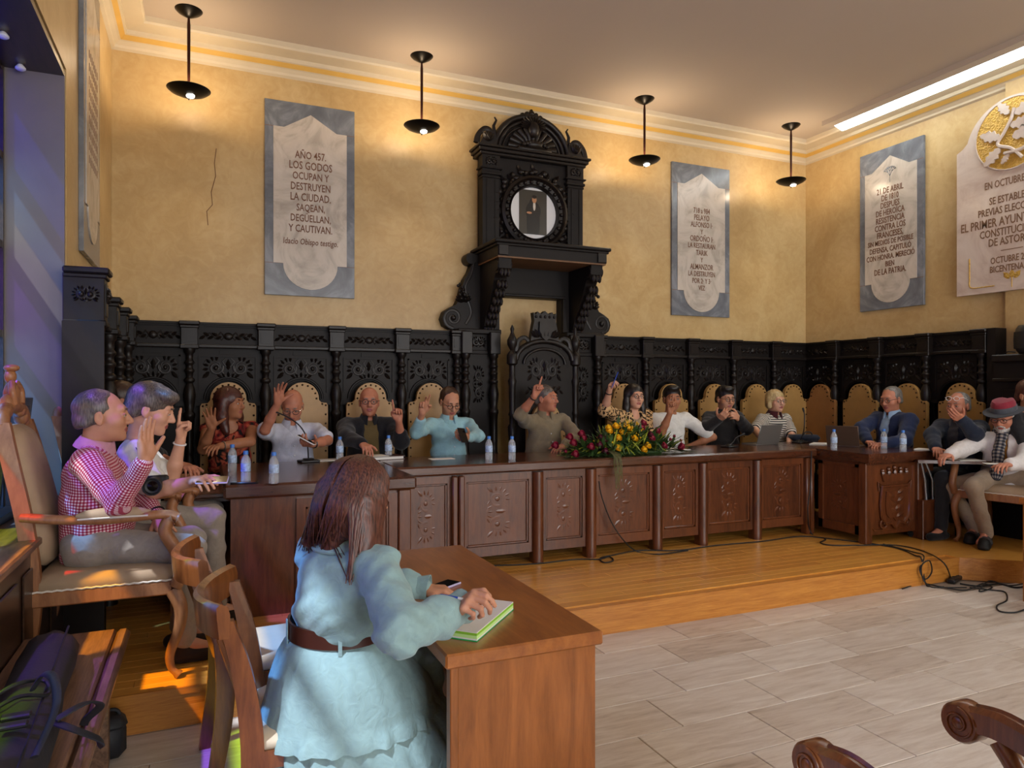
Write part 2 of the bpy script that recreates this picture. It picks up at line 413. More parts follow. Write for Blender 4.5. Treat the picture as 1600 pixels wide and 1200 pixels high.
# left wall with the deep window opening
WY0, WY1, WZ0, WZ1, XG = 0.55, 4.68, 0.88, 3.34, -1.03
wl = B()
wl.box((-1.13, WY1, 0), (XL, YB + .1, ZC + .1)); wl.box((-1.13, YF, 0), (XL, WY0, ZC + .1))
wl.box((-1.13, WY0, 0), (XL, WY1, WZ0 - .04)); wl.box((-1.13, WY0, WZ1 + .02), (XL, WY1, ZC + .1))
wall_left = struct(wl.obj('wall_left', 'plaster'))
struct(B().box((XL - .42, YF, ZC), (XR + .2, YB + .2, ZC + .15)).obj('ceiling', 'ceiling'))
# rear wall behind the photographer, with three unseen windows added to let in neutral light
rw = B(); xs = [XL - .4, .2, 1.9, 2.7, 4.4, 5.2, 6.6, XR + .2]
for i in range(0, 8, 2): rw.box((xs[i], YF - .25, 0), (xs[i + 1], YF, ZC + .1))
for i in (1, 3, 5): rw.box((xs[i], YF - .25, 0), (xs[i + 1], YF, .5)); rw.box((xs[i], YF - .25, 3.7), (xs[i + 1], YF, ZC + .1))
struct(rw.obj('wall_rear', 'plaster'))
for i in (1, 3, 5):
    a, b = xs[i], xs[i + 1]; f = B()
    for x in (a, (a + b) / 2 - .03, b - .06): f.box((x, YF - .15, .5), (x + .06, YF - .09, 3.7))
    for z in (.5, 1.9, 3.64): f.box((a, YF - .15, z), (b, YF - .09, z + .06))
    struct(f.obj('window_%d' % (2 + i // 2), 'sill'))  # frame of an added window, out of view
    p = lamp('added_daylight', 'AREA', ((a + b) / 2, YF - .2, 2.1), 120.0, (1.0, .965, .94), b - a, (PI / 2, 0, PI), 3.2)  # area lamp added in each rear opening to brighten the room
    p.rotation_euler = Vector((0, 1, 0)).to_track_quat('-Z', 'Y').to_euler()
# ---- cornice
def cornice(name, p0, p1, inward, full=True):
    """p0->p1 along the wall; inward = direction into the room"""
    prof = [(0, 4.41, 0), (.025, 4.425, 0), (.03, 4.445, 0), (.06, 4.47, 0), (.075, 4.475, 1), (.11, 4.505, 1), (.125, 4.51, 0), (.125, 4.545, 0), (.26, 4.56, 0), (.27, 4.575, 0), (.27, ZC, 0)]
    b = B(); p0, p1, n = Vector(p0), Vector(p1), Vector(inward)
    d = (p1 - p0).normalized()
    for (u0, z0, m), (u1, z1, m2) in zip(prof, prof[1:]):
        b.m = 1 if (m and m2) else 0
        q = [p0 + n * u0 + d * u0, p1 + n * u0 - d * u0, p1 + n * u1 - d * u1, p0 + n * u1 + d * u1]; zz = [z0, z0, z1, z1]
        b.add([(v.x, v.y, z) for v, z in zip(q, zz)], [(0, 1, 2, 3)])
    return struct(b.obj(name, ['cornice', 'cornice_gold'], smooth=25))
cornice('trim_1', (XL, YB, 0), (XR, YB, 0), (0, -1, 0))
cornice('trim_2', (XR, YB, 0), (XR, YF, 0), (-1, 0, 0))
cornice('trim_3', (XL, YF, 0), (XL, YB, 0), (1, 0, 0))
# cove with the cool light strip over the right-hand wall
cv = struct(B().box((XR - .56, YF, 4.565), (XR - .44, 6.02, ZC + .02)).obj('trim_4', 'ceiling'))
led = thing('cove_light', 'long cool white light strip in the cornice over the right wall', 'light', (XR - .28, 2.0, 4.55))
B().prism([(-.16, .055), (.015, -.005), (.02, .005), (-.155, .065)], -4.8, 4.0, 'y').obj('diffuser', 'led', led)
B().prism([(-.155, .066), (.02, .006), (.02, .066)], -4.8, 4.0, 'y').obj('channel', 'cove_white', led)
# ---- the stained glass window on the left
win = struct(thing('window_1', None, None, (0, 0, 0)))
rv = B()
rv.box((-1.12, WY0 - .0, WZ0 - .04), (XL + .04, WY1 - .0, WZ0), .008)                       # sill board
B_ = rv.obj('window_sill', 'bench', win)
M['reveal'] = plain('grey_reveal', hexc('6f675f'), .45, noise=.12, nscale=3, bmp=.05, bscale=20)
B().box((XG - .03, WY1 - .03, WZ0), (XL - .004, WY1, WZ1)).obj('jamb', 'reveal', win)
B().box((XG - .03, WY0, WZ0), (XL - .004, WY0 + .03, WZ1)).obj('jamb', 'reveal', win)
B().box((XG - .03, WY0 + .03, WZ1 - .03), (XL - .004, WY1 - .03, WZ1)).obj('soffit', 'sill', win)
for k, (px_, py_) in enumerate(((5, 50), (36, 108))):
    p = atZ(px_, py_, WZ1 - .03); s = B().lathe([(.018, 0), (.026, .006), (.026, .012), (.012, .03)], (0, 0, -.03), 12)
    s.obj('soffit_spot', 'white', win, 40, loc=(max(p.x, XG + .05), min(p.y, WY1 - .1), WZ1 - .03))
B().box((XL - .01, WY0, 0), (XL + .012, WY1, WZ0 - .045)).obj('apron_panel', 'sill', win)
for k in range(7): B().box((XL + .012, WY0 + .1 + k * .58, .12), (XL + .022, WY0 + .58 + k * .58, WZ0 - .12), .005).obj('apron_board', 'sill', win)
cols, rows = 7, 5
pw = (WY1 - .03 - (WY0 + .03)) / cols; ph = (WZ1 - .03 - WZ0) / rows
tints = {'cobalt': (.07, .14, .85), 'amber': (1.0, .72, .10), 'ruby': (.8, .04, .05), 'violet': (.40, .24, .85), 'sky': (.38, .62, 1.0), 'lime': (.62, .85, .10), 'pearl': (.8, .85, .95)}
for k, c in tints.items():
    m, t, b = nt(k + '_glass'); t.nodes.remove(b)
    tr = nd(t, 'ShaderNodeBsdfTransparent'); tr.inputs[0].default_value = rgb(c)
    gl = nd(t, 'ShaderNodeBsdfGlossy', i_Roughness=.1); mxs = nd(t, 'ShaderNodeMixShader'); mxs.inputs[0].default_value = .06
    t.links.new(tr.outputs[0], mxs.inputs[1]); t.links.new(gl.outputs[0], mxs.inputs[2]); t.links.new(mxs.outputs[0], t.nodes['Material Output'].inputs['Surface']); M['g_' + k] = m
lay = ['sky amber cobalt violet sky lime sky', 'cobalt violet lime violet amber ruby sky', 'violet cobalt sky lime pearl violet violet', 'sky pearl sky pearl sky violet pearl', 'sky pearl sky sky violet sky cobalt']
fr = B()
for c in range(cols + 1): fr.box((XG - .03, WY0 + .03 + c * pw - .022, WZ0), (XG + .025, WY0 + .03 + c * pw + .022, WZ1 - .03))
for r in range(rows + 1): fr.box((XG - .03, WY0 + .03, WZ0 + r * ph - .02), (XG + .02, WY1 - .03, WZ0 + r * ph + .02))
fr.obj('window_frame', 'sill', win)
for r in range(rows):
    for c in range(cols):
        g = lay[r].split()[c]
        y0, z0 = WY0 + .03 + c * pw + .02, WZ0 + r * ph + .018; hh = (ph - .036) / 2
        g2 = lay[r].split()[(c + 1) % cols] if (r + c) % 3 == 0 else g
        B().box((XG - .004, y0, z0), (XG + .002, y0 + pw - .04, z0 + hh)).obj('pane', 'g_' + g, win)
        B().box((XG - .004, y0, z0 + hh), (XG + .002, y0 + pw - .04, z0 + 2 * hh)).obj('pane', 'g_' + g2, win)
# opened lower sash seen at the picture's left edge
sash = B()
for a, b_ in (((-.03, 0, 0), (.03, .035, .62)), ((-.03, .43, 0), (.03, .465, .62)), ((-.03, .035, 0), (.03, .43, .04)), ((-.03, .035, .58), (.03, .43, .62))): sash.box(a, b_)
sh = sash.obj('open_sash', 'sill', win, loc=(XG + .09, WY1 - .62, WZ0 + .01), rot=(0, .10, 0))
# ---- crack in the plaster over the left stalls
ck = B(); pts = [atY(x, y, YB - .001) for x, y in ((338, 232), (335, 255), (337, 275), (330, 300), (332, 320), (323, 330), (325, 352))]
ck.tube(pts, .003, 4); o = ck.obj('plaster_crack', 'letter', bpy.data.objects['wall_back'])
# ---- pendant uplights
def pendants():
    zc = ZC
    roots = []
    specs = [((295, 22), 'leftmost black dish pendant lamp, nearest the left wall'), ((659, 93), 'black dish pendant lamp right of the left marble plaque'),
             ((1007, 159), 'black dish pendant lamp between the carved canopy and the right plaque'), ((1236, 200), 'black dish pendant lamp in the far right corner')]
    can = B().lathe([(0.0, -.062), (.012, -.062), (.035, -.05), (.085, -.02), (.105, 0), (.0, 0)], n=28).mesh('ceiling_rose', 'black', 40)
    rod = B().lathe([(.0, -.63), (.009, -.63), (.012, -.5), (.013, -.12), (.008, -.055), (0, -.055)], n=10).mesh('rod', 'rod', 40)
    pr = [(0.0, 0), (.03, .0), (.09, .014), (.14, .036), (.166, .058), (.163, .060), (.13, .042), (.08, .022), (.0, .012)]
    dish = B().lathe(pr, (0, 0, -.70), 32).mesh('dish', 'black', 40)
    bulb = B().lathe([(0, -.012), (.028, -.012), (.034, .004), (.0, .006)], (.012, -.02, -.697), 14).mesh('lamp_glass', 'bulb', 40)
    fin = B().lathe([(0, -.03), (.006, -.024), (.004, -.008), (.01, 0), (0, 0)], (0, 0, -.70), 10).mesh('finial', 'black', 40)
    for (px_, lab) in specs:
        p = atZ(px_[0], px_[1], zc - .03)
        t = thing('pendant_lamp', lab, 'lamp', (p.x, p.y, zc), 0, 'pendant lamps along the back wall')
        for n_, me in (('ceiling_rose', can), ('rod', rod), ('dish', dish), ('lamp_glass', bulb), ('finial', fin)): inst(n_, me, t)
        lamp('uplight', 'POINT', (.0, .0, -.60), 17.0, (1.0, .76, .50), .05, parent=t)
        s = lamp('downlight', 'SPOT', (.0, .03, -.74), 16.0, (1.0, .8, .55), .02, parent=t); s.data.spot_size = math.radians(110); s.data.spot_blend = .8
        s.rotation_euler = (math.radians(-12), 0, 0)
pendants()
# ================================================================== CARVED BLACK STALLS
def scroll2(b, pts, r0, r1, y=0.0, n=6, flat=.7):
    m = len(pts); b.tube([(p[0], y, p[1]) for p in pts], [r0 + (r1 - r0) * i / (m - 1) for i in range(m)], n, up=(0, 1, 0), flat=flat)
def leaf(b, x, z, ang, L, W, y=0.0, h=.014):
    """small pointed relief leaf"""
    c, s = math.cos(ang), math.sin(ang); pr = [(0, 0), (.25, .42), (.6, .5), (1, 0), (.6, -.5), (.25, -.42)]
    vs = [(x + (u * L * c - v * W * s), y, z + (u * L * s + v * W * c)) for u, v in pr]
    vs += [(x + .2 * L * c, y - h, z + .2 * L * s), (x + .65 * L * c, y - h * .8, z + .65 * L * s)]
    b.add(vs, [(0, 6, 1), (1, 6, 7, 2), (2, 7, 3), (3, 7, 4), (4, 7, 6, 5), (5, 6, 0)])
def motif_panel(w=.42, h=.2):
    b = B()
    for s in (-1, 1):
        def fx(pts): return [(s * x, z) for x, z in pts]
        scroll2(b, fx(spiral(w * .24, 0, h * .30, 1.6, PI * .9, 22, .12)), .013, .006)
        b.ball((s * w * .24, -.006, 0), (.02, .016, .02), 8, 5)
        scroll2(b, fx([(.0, -h * .42), (w * .08, -h * .34), (w * .14, -h * .05), (w * .17, h * .2), (w * .3, h * .36), (w * .44, h * .3), (w * .47, h * .12)]), .011, .005)
        scroll2(b, fx([(w * .05, h * .42), (w * .12, h * .28), (w * .06, h * .1), (0, 0)]), .008, .006)
        for k in range(6):
            a = -.6 + k * .45; leaf(b, s * (w * .24 + h * .3 * math.cos(a)), h * .3 * math.sin(a), a if s > 0 else PI - a, h * .26, h * .13)
        for k in range(3): leaf(b, s * w * .06 * k, -h * .42, (PI / 2 + s * -.5 * k), h * .28, h * .12)
        leaf(b, s * w * .36, -h * .2, -.7 if s > 0 else PI + .7, h * .4, h * .18)
    leaf(b, 0, -h * .1, PI / 2, h * .5, h * .22, h=.022)
    return b
def motif_frieze(w=.44, h=.11):
    b = B()
    b.ball((0, 0, 0), (.04, .018, .034), 10, 6)
    for s in (-1, 1):
        def fx(pts): return [(s * x, z) for x, z in pts]
        scroll2(b, fx([(.03, 0), (w * .14, h * .3), (w * .24, -h * .2), (w * .34, h * .25), (w * .46, 0)]), .012, .005)
        scroll2(b, fx([(.03, 0), (w * .12, -h * .32), (w * .22, h * .22), (w * .33, -h * .25), (w * .45, .01)]), .009, .004)
        for k in range(5): leaf(b, s * w * (.12 + .075 * k), 0, (.5 if k % 2 else -.5) if s > 0 else PI - (.5 if k % 2 else -.5), h * .55, h * .26)
    return b
ME_PANEL = motif_panel().mesh('carved_relief', 'ebony', 50)
ME_FRIEZE = motif_frieze().mesh('carved_relief', 'ebony', 50)
COLP = [(.0, .18), (.05, .18), (.05, .9), (.035, .92), (.03, 1.0), (.038, 1.03), (.03, 1.06), (.034, 1.2), (.04, 1.3), (.046, 1.31), (.046, 1.34), (.03, 1.36), (.044, 1.44), (.05, 1.50), (.04, 1.56), (.026, 1.60), (.042, 1.615), (.042, 1.635), (.026, 1.65), (.03, 1.69), (.04, 1.7), (.04, 1.715), (.028, 1.725), (.028, 1.76), (.04, 1.77), (.04, 1.785), (.028, 1.8), (.03, 1.85), (.045, 1.87), (.045, 1.90), (0, 1.90)]
ME_COL = B().lathe(COLP, n=12).mesh('turned_baluster', 'ebony', 50)
def capb(tall=0.0):
    b = B(); z1 = 2.13 + tall
    b.box((-.066, -.2, 1.90), (.066, 0, z1 - .03), .004); b.box((-.082, -.225, z1 - .035), (.082, 0, z1), .008); b.box((-.075, -.212, z1 - .06), (.075, 0, z1 - .035), .006); b.box((-.074, -.21, 1.895), (.074, 0, 1.93), .006)
    b.box((-.045, -.206, 1.955), (.045, -.198, z1 - .085)); 
    return b
ME_CAP = capb().mesh('post_cap', 'ebony', 35); ME_CAP_T = capb(.09).mesh('post_cap', 'ebony', 35)
_bay = {}
def bay_mesh(w):
    k = round(w, 3)
    if k in _bay: return _bay[k]
    h = w / 2
    fz = B().box((-h, -.13, 1.93), (h, 0, 2.09)).box((-h, -.145, 2.09), (h, 0, 2.105)).box((-h, -.165, 2.105), (h, 0, 2.125)).mesh('frieze', 'ebony_flat')
    lg = B().box((-h, -.175, 1.905), (h, 0, 1.935), .006).mesh('ledge', 'ebony', 35)
    # panel with arched niche cut-out and raised frame
    pb = B(); r = min(.17, w * .3); a = arc(0, 1.46, r, 0, PI, 14)
    out = [(h, 1.44), (h, 1.905), (-h, 1.905), (-h, 1.44)] + [(-r, 1.44)] + a[::-1] + [(r, 1.44)]
    pb.prism(out, -.105, -.02, 'y')
    pb.box((-h, -.02, .18), (h, 0, 1.905))
    pb.box((-h, -.09, .18), (-h + .05, -.02, 1.44)); pb.box((h - .05, -.09, .18), (h, -.02, 1.44))
    fr = .045
    for bx in (((-h + .07, -.118, 1.83), (h - .07, -.1, 1.845)), ((-h + .07, -.118, 1.52), (-h + .085, -.1, 1.845)), ((h - .085, -.118, 1.52), (h - .07, -.1, 1.845))): pb.box(*bx)
    pb.box((-.07, -.115, 1.855), (.07, -.1, 1.89))
    pb.tube([(x, -.108, z) for x, z in arc(0, 1.46, r + .02, 0, PI, 14)], .012, 6)
    pb.box((-h, -.13, 1.405), (-r, -.02, 1.44)); pb.box((r, -.13, 1.405), (h, -.02, 1.44))
    pn = pb.mesh('niche_panel', 'ebony_flat')
    _bay[k] = (fz, lg, pn); return _bay[k]
def stall_run(label, origin, rz, posts, bays, end=None, group='carved black stall panelling'):
    """local: x along the wall, wall plane y=0, room towards -y"""
    t = thing('stall_panelling', label, 'panelling', origin, rz, group)
    for c, w in bays:
        fz, lg, pn = bay_mesh(w)
        inst('frieze', fz, t, (c, 0, 0)); inst('ledge', lg, t, (c, 0, 0)); inst('niche_panel', pn, t, (c, 0, 0))
        s = min(1.0, w / .62)
        inst('carved_relief', ME_FRIEZE, t, (c, -.13, 2.01), sc=(s, 1, 1)); inst('carved_relief', ME_PANEL, t, (c, -.105, 1.735), sc=(s, 1, 1))
    for p in posts:
        inst('post_cap', ME_CAP_T if p == end else ME_CAP, t, (p, 0, 0)); inst('turned_baluster', ME_COL, t, (p, -.15, 0))
    return t
BX = [-.12 + .617 * i for i in range(4)]           # posts left of the canopy
bl = stall_run('carved black stall panelling on the back wall left of the canopy', (0, YB - .012, 0), 0, BX + [2.29], [((a + b) / 2, .617) for a, b in zip(BX, BX[1:])] + [((BX[3] + 2.29) / 2, 2.29 - BX[3]), (-.40, .56)])
RX = [3.9, 4.51, 5.13, 5.75, 6.37]
br = stall_run('carved black stall panelling on the back wall right of the canopy', (0, YB - .012, 0), 0, RX, [((a + b) / 2, b - a) for a, b in zip(RX, RX[1:])] + [(6.66, .58)])
# left wall run: local x -> -Y ... the panelling turns with the wall (local -y = +X)
lp = [0.0, .60, 1.20, 1.80]
def leftx(y): return y
left_run = stall_run('carved stall panelling on the left wall with a tall blue-lit end post', (XL + .012, 4.55, 0), PI / 2, [0.0, .6, 1.2, 1.8], [(.3, .6), (.9, .6), (1.5, .6), (1.97, .34)], end=0.0)
B().box((-.085, -.2, .18), (-.06, 0, 1.92)).obj('end_panel', 'ebony', left_run)
e_ = motif_panel(.11, .11).mesh('carved_relief', 'ebony', 50); inst('carved_relief', e_, left_run, (0, -.208, 2.07), sc=(.7, 1, .8)); inst('carved_relief', e_, left_run, (-.067, -.11, 2.07), (0, 0, -PI / 2), (.8, 1, .8))
# right wall run: local x axis -> -Y
right_run = stall_run('carved black stall panelling along the right wall', (XR - .012, 6.2, 0), -PI / 2, [0.0, .58, 1.16, 1.74], [(.29, .58), (.87, .58), (1.45, .58), (-.3, .6), (1.82, .14)])
B().box((1.82, -.2, .18), (1.9, 0, 2.13)).obj('end_panel', 'ebony_flat', right_run)
# lower plain panelling further right, with the loudspeaker on it
lowp = thing('low_panelling', 'plain low black panelling under the loudspeaker at the right edge', 'panelling', (XR - .05, 4.29, 0), -PI / 2)
B().box((0, -.2, PZ), (2.0, -.0, 1.80)).obj('panel', 'ebony_flat', lowp)
B().box((0, -.25, 1.80), (2.0, 0, 1.87), .01).obj('top_rail', 'ebony', lowp)
B().box((0, -.23, 1.62), (2.0, -.2, 1.65), .006).obj('moulding', 'ebony', lowp)
for k in range(3): B().box((.08 + k * .64, -.215, .5), (.66 + k * .64, -.2, 1.55), .008).obj('raised_panel', 'ebony_flat', lowp)
# ---------------------------------------------------------------- flanking piers of the canopy
# ---------------------------------------------------------------- canopy piece with portrait
CX = 3.115
can = thing('carved_canopy', 'tall carved black canopy with round portrait and arched pediment', 'canopy', (CX, YB, 0))
def canopy():
    t = can
    # piers below, beside the throne
    for s in (-1, 1):
        p = B().box((s * .60 - .21, -.16, PZ), (s * .60 + .21, 0, 1.905)).box((s * .60 - .22, -.18, 1.90), (s * .60 + .22, 0, 1.94), .006).box((s * .60 - .2, -.16, 1.94), (s * .60 + .2, 0, 2.1)).box((s * .60 - .23, -.22, 2.1), (s * .60 + .23, 0, 2.15), .008)
        p.obj('pier', 'ebony_flat', t)
        for q in (-.15, .15):
            inst('turned_baluster', ME_COL, t, (s * .60 + q, -.21, 0)); B().box((s * .6 + q - .055, -.26, 1.9), (s * .6 + q + .055, -.1, 2.12), .006).obj('capital_block', 'ebony', t)
        inst('carved_relief', ME_PANEL, t, (s * .6, -.165, 1.6), (0, PI / 2, 0), (.9, 1, .6)); inst('carved_relief', e_, t, (s * .6, -.165, 2.02))
        # S-scroll wing standing on the stalls
        o = [(.0, 0), (.30, 0), (.36, .03), (.385, .10), (.36, .17), (.30, .21), (.24, .24), (.20, .31), (.18, .40), (.15, .50), (.10, .58), (.07, .66), (.065, .72), (.04, .76), (0, .76)]
        o = [(s * (.36 + x * 1.0 + .22), 2.15 + z) for x, z in o]
        o = [(s * .36, 2.15)] + o[1:-1] + [(s * .36, 2.91)]
        w = B().prism(o if s > 0 else o[::-1], -.12, -.0, 'y'); w.obj('scroll_wing', 'ebony_flat', t)
        e = B(); cx, cz = s * .85, 2.26
        scroll2(e, spiral(cx, cz, .105, 1.7, -PI / 2 if s > 0 else -PI / 2, 30, .12, s), .02, .01, -.12)
        e.ball((cx, -.12, cz), (.03, .03, .03), 10, 6)
        sp = [(s * .72, 2.2), (s * .66, 2.32), (s * .70, 2.46), (s * .72, 2.58), (s * .66, 2.7), (s * .63, 2.82)]
        scroll2(e, [(p.x, p.y) for p in crom([(a, b, 0) for a, b in sp], 5)], .018, .012, -.12)
        for k in range(9):
            a = .3 + k * .3; leaf(e, s * .74, 2.42, (a if s > 0 else PI - a), .12 - .006 * abs(k - 4), .04, -.12, .03)
        for k in range(14): e.ball((s * (.755 + random.uniform(-.03, .055)), -.13 + random.uniform(-.02, .02), 2.50 + random.uniform(-.06, .10)), random.uniform(.014, .024), 7, 4)
        e.lathe([(0, -.06), (.055, -.06), (.06, -.03), (.06, .12), (.055, .14), (0, .14)], (s * .665, -.0, 2.86), 16, 'y')
        e.obj('scroll_carving', 'ebony', t, 50)
        # console bracket carrying the shelf
        prof = [(-.62, 2.80), (-.62, 2.70), (-.585, 2.655), (-.53, 2.66), (-.50, 2.62), (-.44, 2.50), (-.36, 2.38), (-.28, 2.28), (-.24, 2.18), (-.16, 2.15), (0, 2.15), (0, 2.80)]
        c = B().prism(prof, s * .50 - .065, s * .50 + .065, 'x')
        for q in (-.067, .067): c.lathe([(0, -.008), (.05, -.008), (.055, 0), (.05, .008), (0, .008)], (s * .5 + q, -.57, 2.73), 16, 'x')
        c.obj('console', 'ebony_flat', t)
        f = B()
        for k in range(8):
            u = k / 7; y = -.60 + .42 * u; z = 2.66 - .5 * u ** .8
            for q in (-1, 0, 1): f.ball((s * .5 + q * .035, y - .012, z), (.022, .022, .045), 7, 4)
        f.obj('acanthus', 'ebony', t, 50)
    # jambs + lintel round the opening
    B().box((-.50, -.14, 2.51), (.50, 0, 2.80)).box((-.40, -.155, 2.50), (.40, -.0, 2.53), .006).obj('head_board', 'ebony_flat', t)
    for s in (-1, 1): B().box((s * .43 - .065, -.15, 2.15), (s * .43 + .065, 0, 2.51)).obj('jamb_board', 'ebony_flat', t)
    # projecting shelf
    B().box((-.585, -.65, 2.795), (.585, 0, 2.815)).obj('soffit', 'shelf_under', t)
    B().box((-.59, -.655, 2.81), (.59, 0, 2.93)).box((-.63, -.69, 2.93), (.63, 0, 2.965), .008).box((-.61, -.675, 2.905), (.61, 0, 2.93), .006).obj('shelf', 'ebony_flat', t)
    for s in (-1, 1): B().box((s * .535 - .05, -.672, 2.815), (s * .535 + .05, -.655, 2.92), .004).obj('corner_block', 'ebony', t)
    # upper body
    B().box((-.545, -.16, 2.965), (.545, 0, 3.93)).obj('back_panel', 'ebony_flat', t)
    for s in (-1, 1):
        x = s * .48
        p = B().box((x - .09, -.205, 2.965), (x + .09, -.1, 3.70)).box((x - .05, -.212, 3.02), (x - .04, -.2, 3.66)).box((x + .04, -.212, 3.02), (x + .05, -.2, 3.66))
        p.box((x - .11, -.225, 3.70), (x + .11, -.1, 3.73), .006).box((x - .10, -.215, 3.67), (x + .10, -.1, 3.69), .004).box((x - .095, -.21, 3.73), (x + .095, -.1, 3.90)).box((x - .12, -.23, 3.76), (x + .12, -.1, 3.775), .004)
        p.obj('pilaster', 'ebony_flat', t)
        inst('carved_relief', e_, t, (x, -.21, 3.84), sc=(.8, 1, .8))
        a = B(); 
        q = [(s * (.62 - .0), 4.02), (s * .60, 4.10), (s * .54, 4.17), (s * .48, 4.17), (s * .455, 4.12), (s * .48, 4.08), (s * .51, 4.10)]
        scroll2(a, [(v.x, v.y) for v in crom([(u, w, 0) for u, w in q], 4)], .035, .016, -.16)
        a.prism([(s * .60, 3.99), (s * .40, 3.99), (s * .42, 4.16), (s * .52, 4.15)], -.18, -.06, 'y')
        q = [(s * .42, 4.14), (s * .43, 4.22), (s * .40, 4.28), (s * .42, 4.31)]
        scroll2(a, q, .022, .008, -.15)
        for k in range(5): leaf(a, s * .5, 4.04, PI / 2 + s * (-.6 + .3 * k), .11, .045, -.19, .025)
        a.obj('corner_volute', 'ebony', t, 50)
    B().box((-.62, -.25, 3.93), (.62, 0, 3.965), .006).box((-.60, -.225, 3.90), (.60, 0, 3.93), .006).box((-.64, -.27, 3.965), (.64, 0, 3.99), .006).obj('entablature', 'ebony', t)
    # arched pediment with shell
    ar = [( .44, 3.99)] + arc(0, 3.99, .44, 0, PI, 28, .40)[1:-1] + [(-.44, 3.99)]
    B().prism(ar, -.13, 0, 'y').obj('pediment', 'ebony_flat', t)
    ring = B()
    for rr, zz, dd, yy in ((.42, .38, .03, -.15), (.37, .33, .022, -.14), (.325, .285, .014, -.135)): ring.tube([(x, yy, z) for x, z in arc(0, 3.99, rr, 0, PI, 30, zz)], dd, 8)
    ring.obj('arch_moulding', 'ebony', t, 60)
    sh = B()
    for k in range(11):
        a = PI * (k + .5) / 11; x1, z1 = .27 * math.cos(a), .23 * math.sin(a)
        sh.tube([(x1 * .2, -.14, 4.02 + z1 * .1), (x1 * .6, -.17, 4.02 + z1 * .6), (x1, -.145, 4.02 + z1)], [.012, .026, .034], 8)
    sh.obj('shell', 'ebony', t, 60)
    cr = B(); cr.ball((0, -.2, 4.06), (.12, .07, .05), 12, 6); cr.box((-.19, -.24, 3.99), (.19, -.1, 4.03), .01); cr.ball((0, -.18, 4.23), (.07, .06, .09), 12, 8)
    for k in range(14): a = PI * k / 13; leaf(cr, .03 * math.cos(a), 4.25, a, .13, .04, -.19, .03)
    for k in range(9): cr.ball((.13 * (k - 4) / 4, -.24, 4.065 + .02 * math.cos((k - 4) * .6)), .022, 7, 4)
    cr.obj('cartouche', 'ebony', t, 50)
    tp = B()
    for x, z, r in ((0, 4.41, .035), (-.05, 4.40, .03), (.05, 4.40, .03), (-.1, 4.38, .03), (.1, 4.38, .03), (-.14, 4.36, .022), (.14, 4.36, .022), (0, 4.44, .02)): tp.ball((x, -.13, z), (r, r * 1.2, r), 8, 5)
    tp.obj('crest_leaves', 'ebony', t, 50)
    # round frame
    zc = 3.37; fr = B()
    prof = [(.262, -.19), (.275, -.235), (.29, -.21), (.325, -.215), (.345, -.25), (.372, -.235), (.38, -.16), (.262, -.16)]
    n = 40; rs = []
    for i in range(n):
        a = 2 * PI * i / n; rs.append([(r * math.cos(a), y, zc + r * math.sin(a)) for r, y in prof])
    fr.rings(rs, close=True); fr.obj('round_frame', 'ebony', t, 40)
    bd = B()
    for i in range(26): a = 2 * PI * i / 26; bd.ball((.308 * math.cos(a), -.222, zc + .308 * math.sin(a)), .021, 7, 4)
    bd.obj('bead_ring', 'ebony', t, 60)['kind'] = 'stuff'
    wr = B(); rg = random.Random(3)
    for i in range(70):
        a = 2 * PI * i / 70 + rg.uniform(-.03, .03)
        if abs(math.cos(a)) * .44 > .36 and False: continue
        r = .40 + .035 * math.sin(i * 1.9); wr.ball((r * math.cos(a), -.18, zc + r * math.sin(a)), (.024 + rg.uniform(0, .014), .03, .026 + rg.uniform(0, .012)), 7, 4)
        if i % 2: leaf(wr, (r) * math.cos(a), zc + r * math.sin(a), a + rg.uniform(-.7, .7), .085, .04, -.18, .03)
    wr.obj('laurel_wreath', 'ebony', t, 50)
    # portrait: white mount, dark canvas with a standing figure (flat print)
    B().lathe([(0, .0), (.265, .0), (.265, .012), (0, .012)], (0, -.165, zc), 48, 'y').obj('white_mount', 'white', t)
    cv = [( .155, -.22), (.155, .235), (-.16, .235), (-.16, -.22)]
    m, tt, b = nt('portrait_print'); v = coords(tt, 'Object', (1, 1, 1)); sp = nd(tt, 'ShaderNodeSeparateXYZ'); tt.links.new(v, sp.inputs[0])
    def ell(cx, cz, rx, rz):
        def sq(sock, c, r):
            a = nd(tt, 'ShaderNodeMath', operation='SUBTRACT'); a.inputs[1].default_value = c; tt.links.new(sock, a.inputs[0])
            d = nd(tt, 'ShaderNodeMath', operation='DIVIDE'); d.inputs[1].default_value = r; tt.links.new(a.outputs[0], d.inputs[0])
            p = nd(tt, 'ShaderNodeMath', operation='POWER'); p.inputs[1].default_value = 2; tt.links.new(d.outputs[0], p.inputs[0]); return p.outputs[0]
        s_ = nd(tt, 'ShaderNodeMath', operation='ADD'); tt.links.new(sq(sp.outputs[0], cx, rx), s_.inputs[0]); tt.links.new(sq(sp.outputs[2], cz, rz), s_.inputs[1])
        l = nd(tt, 'ShaderNodeMath', operation='LESS_THAN'); l.inputs[1].default_value = 1; tt.links.new(s_.outputs[0], l.inputs[0]); return l.outputs[0]
    base = nd(tt, 'ShaderNodeRGB'); base.outputs[0].default_value = rgb(hexc('3a352c')); cur = base.outputs[0]
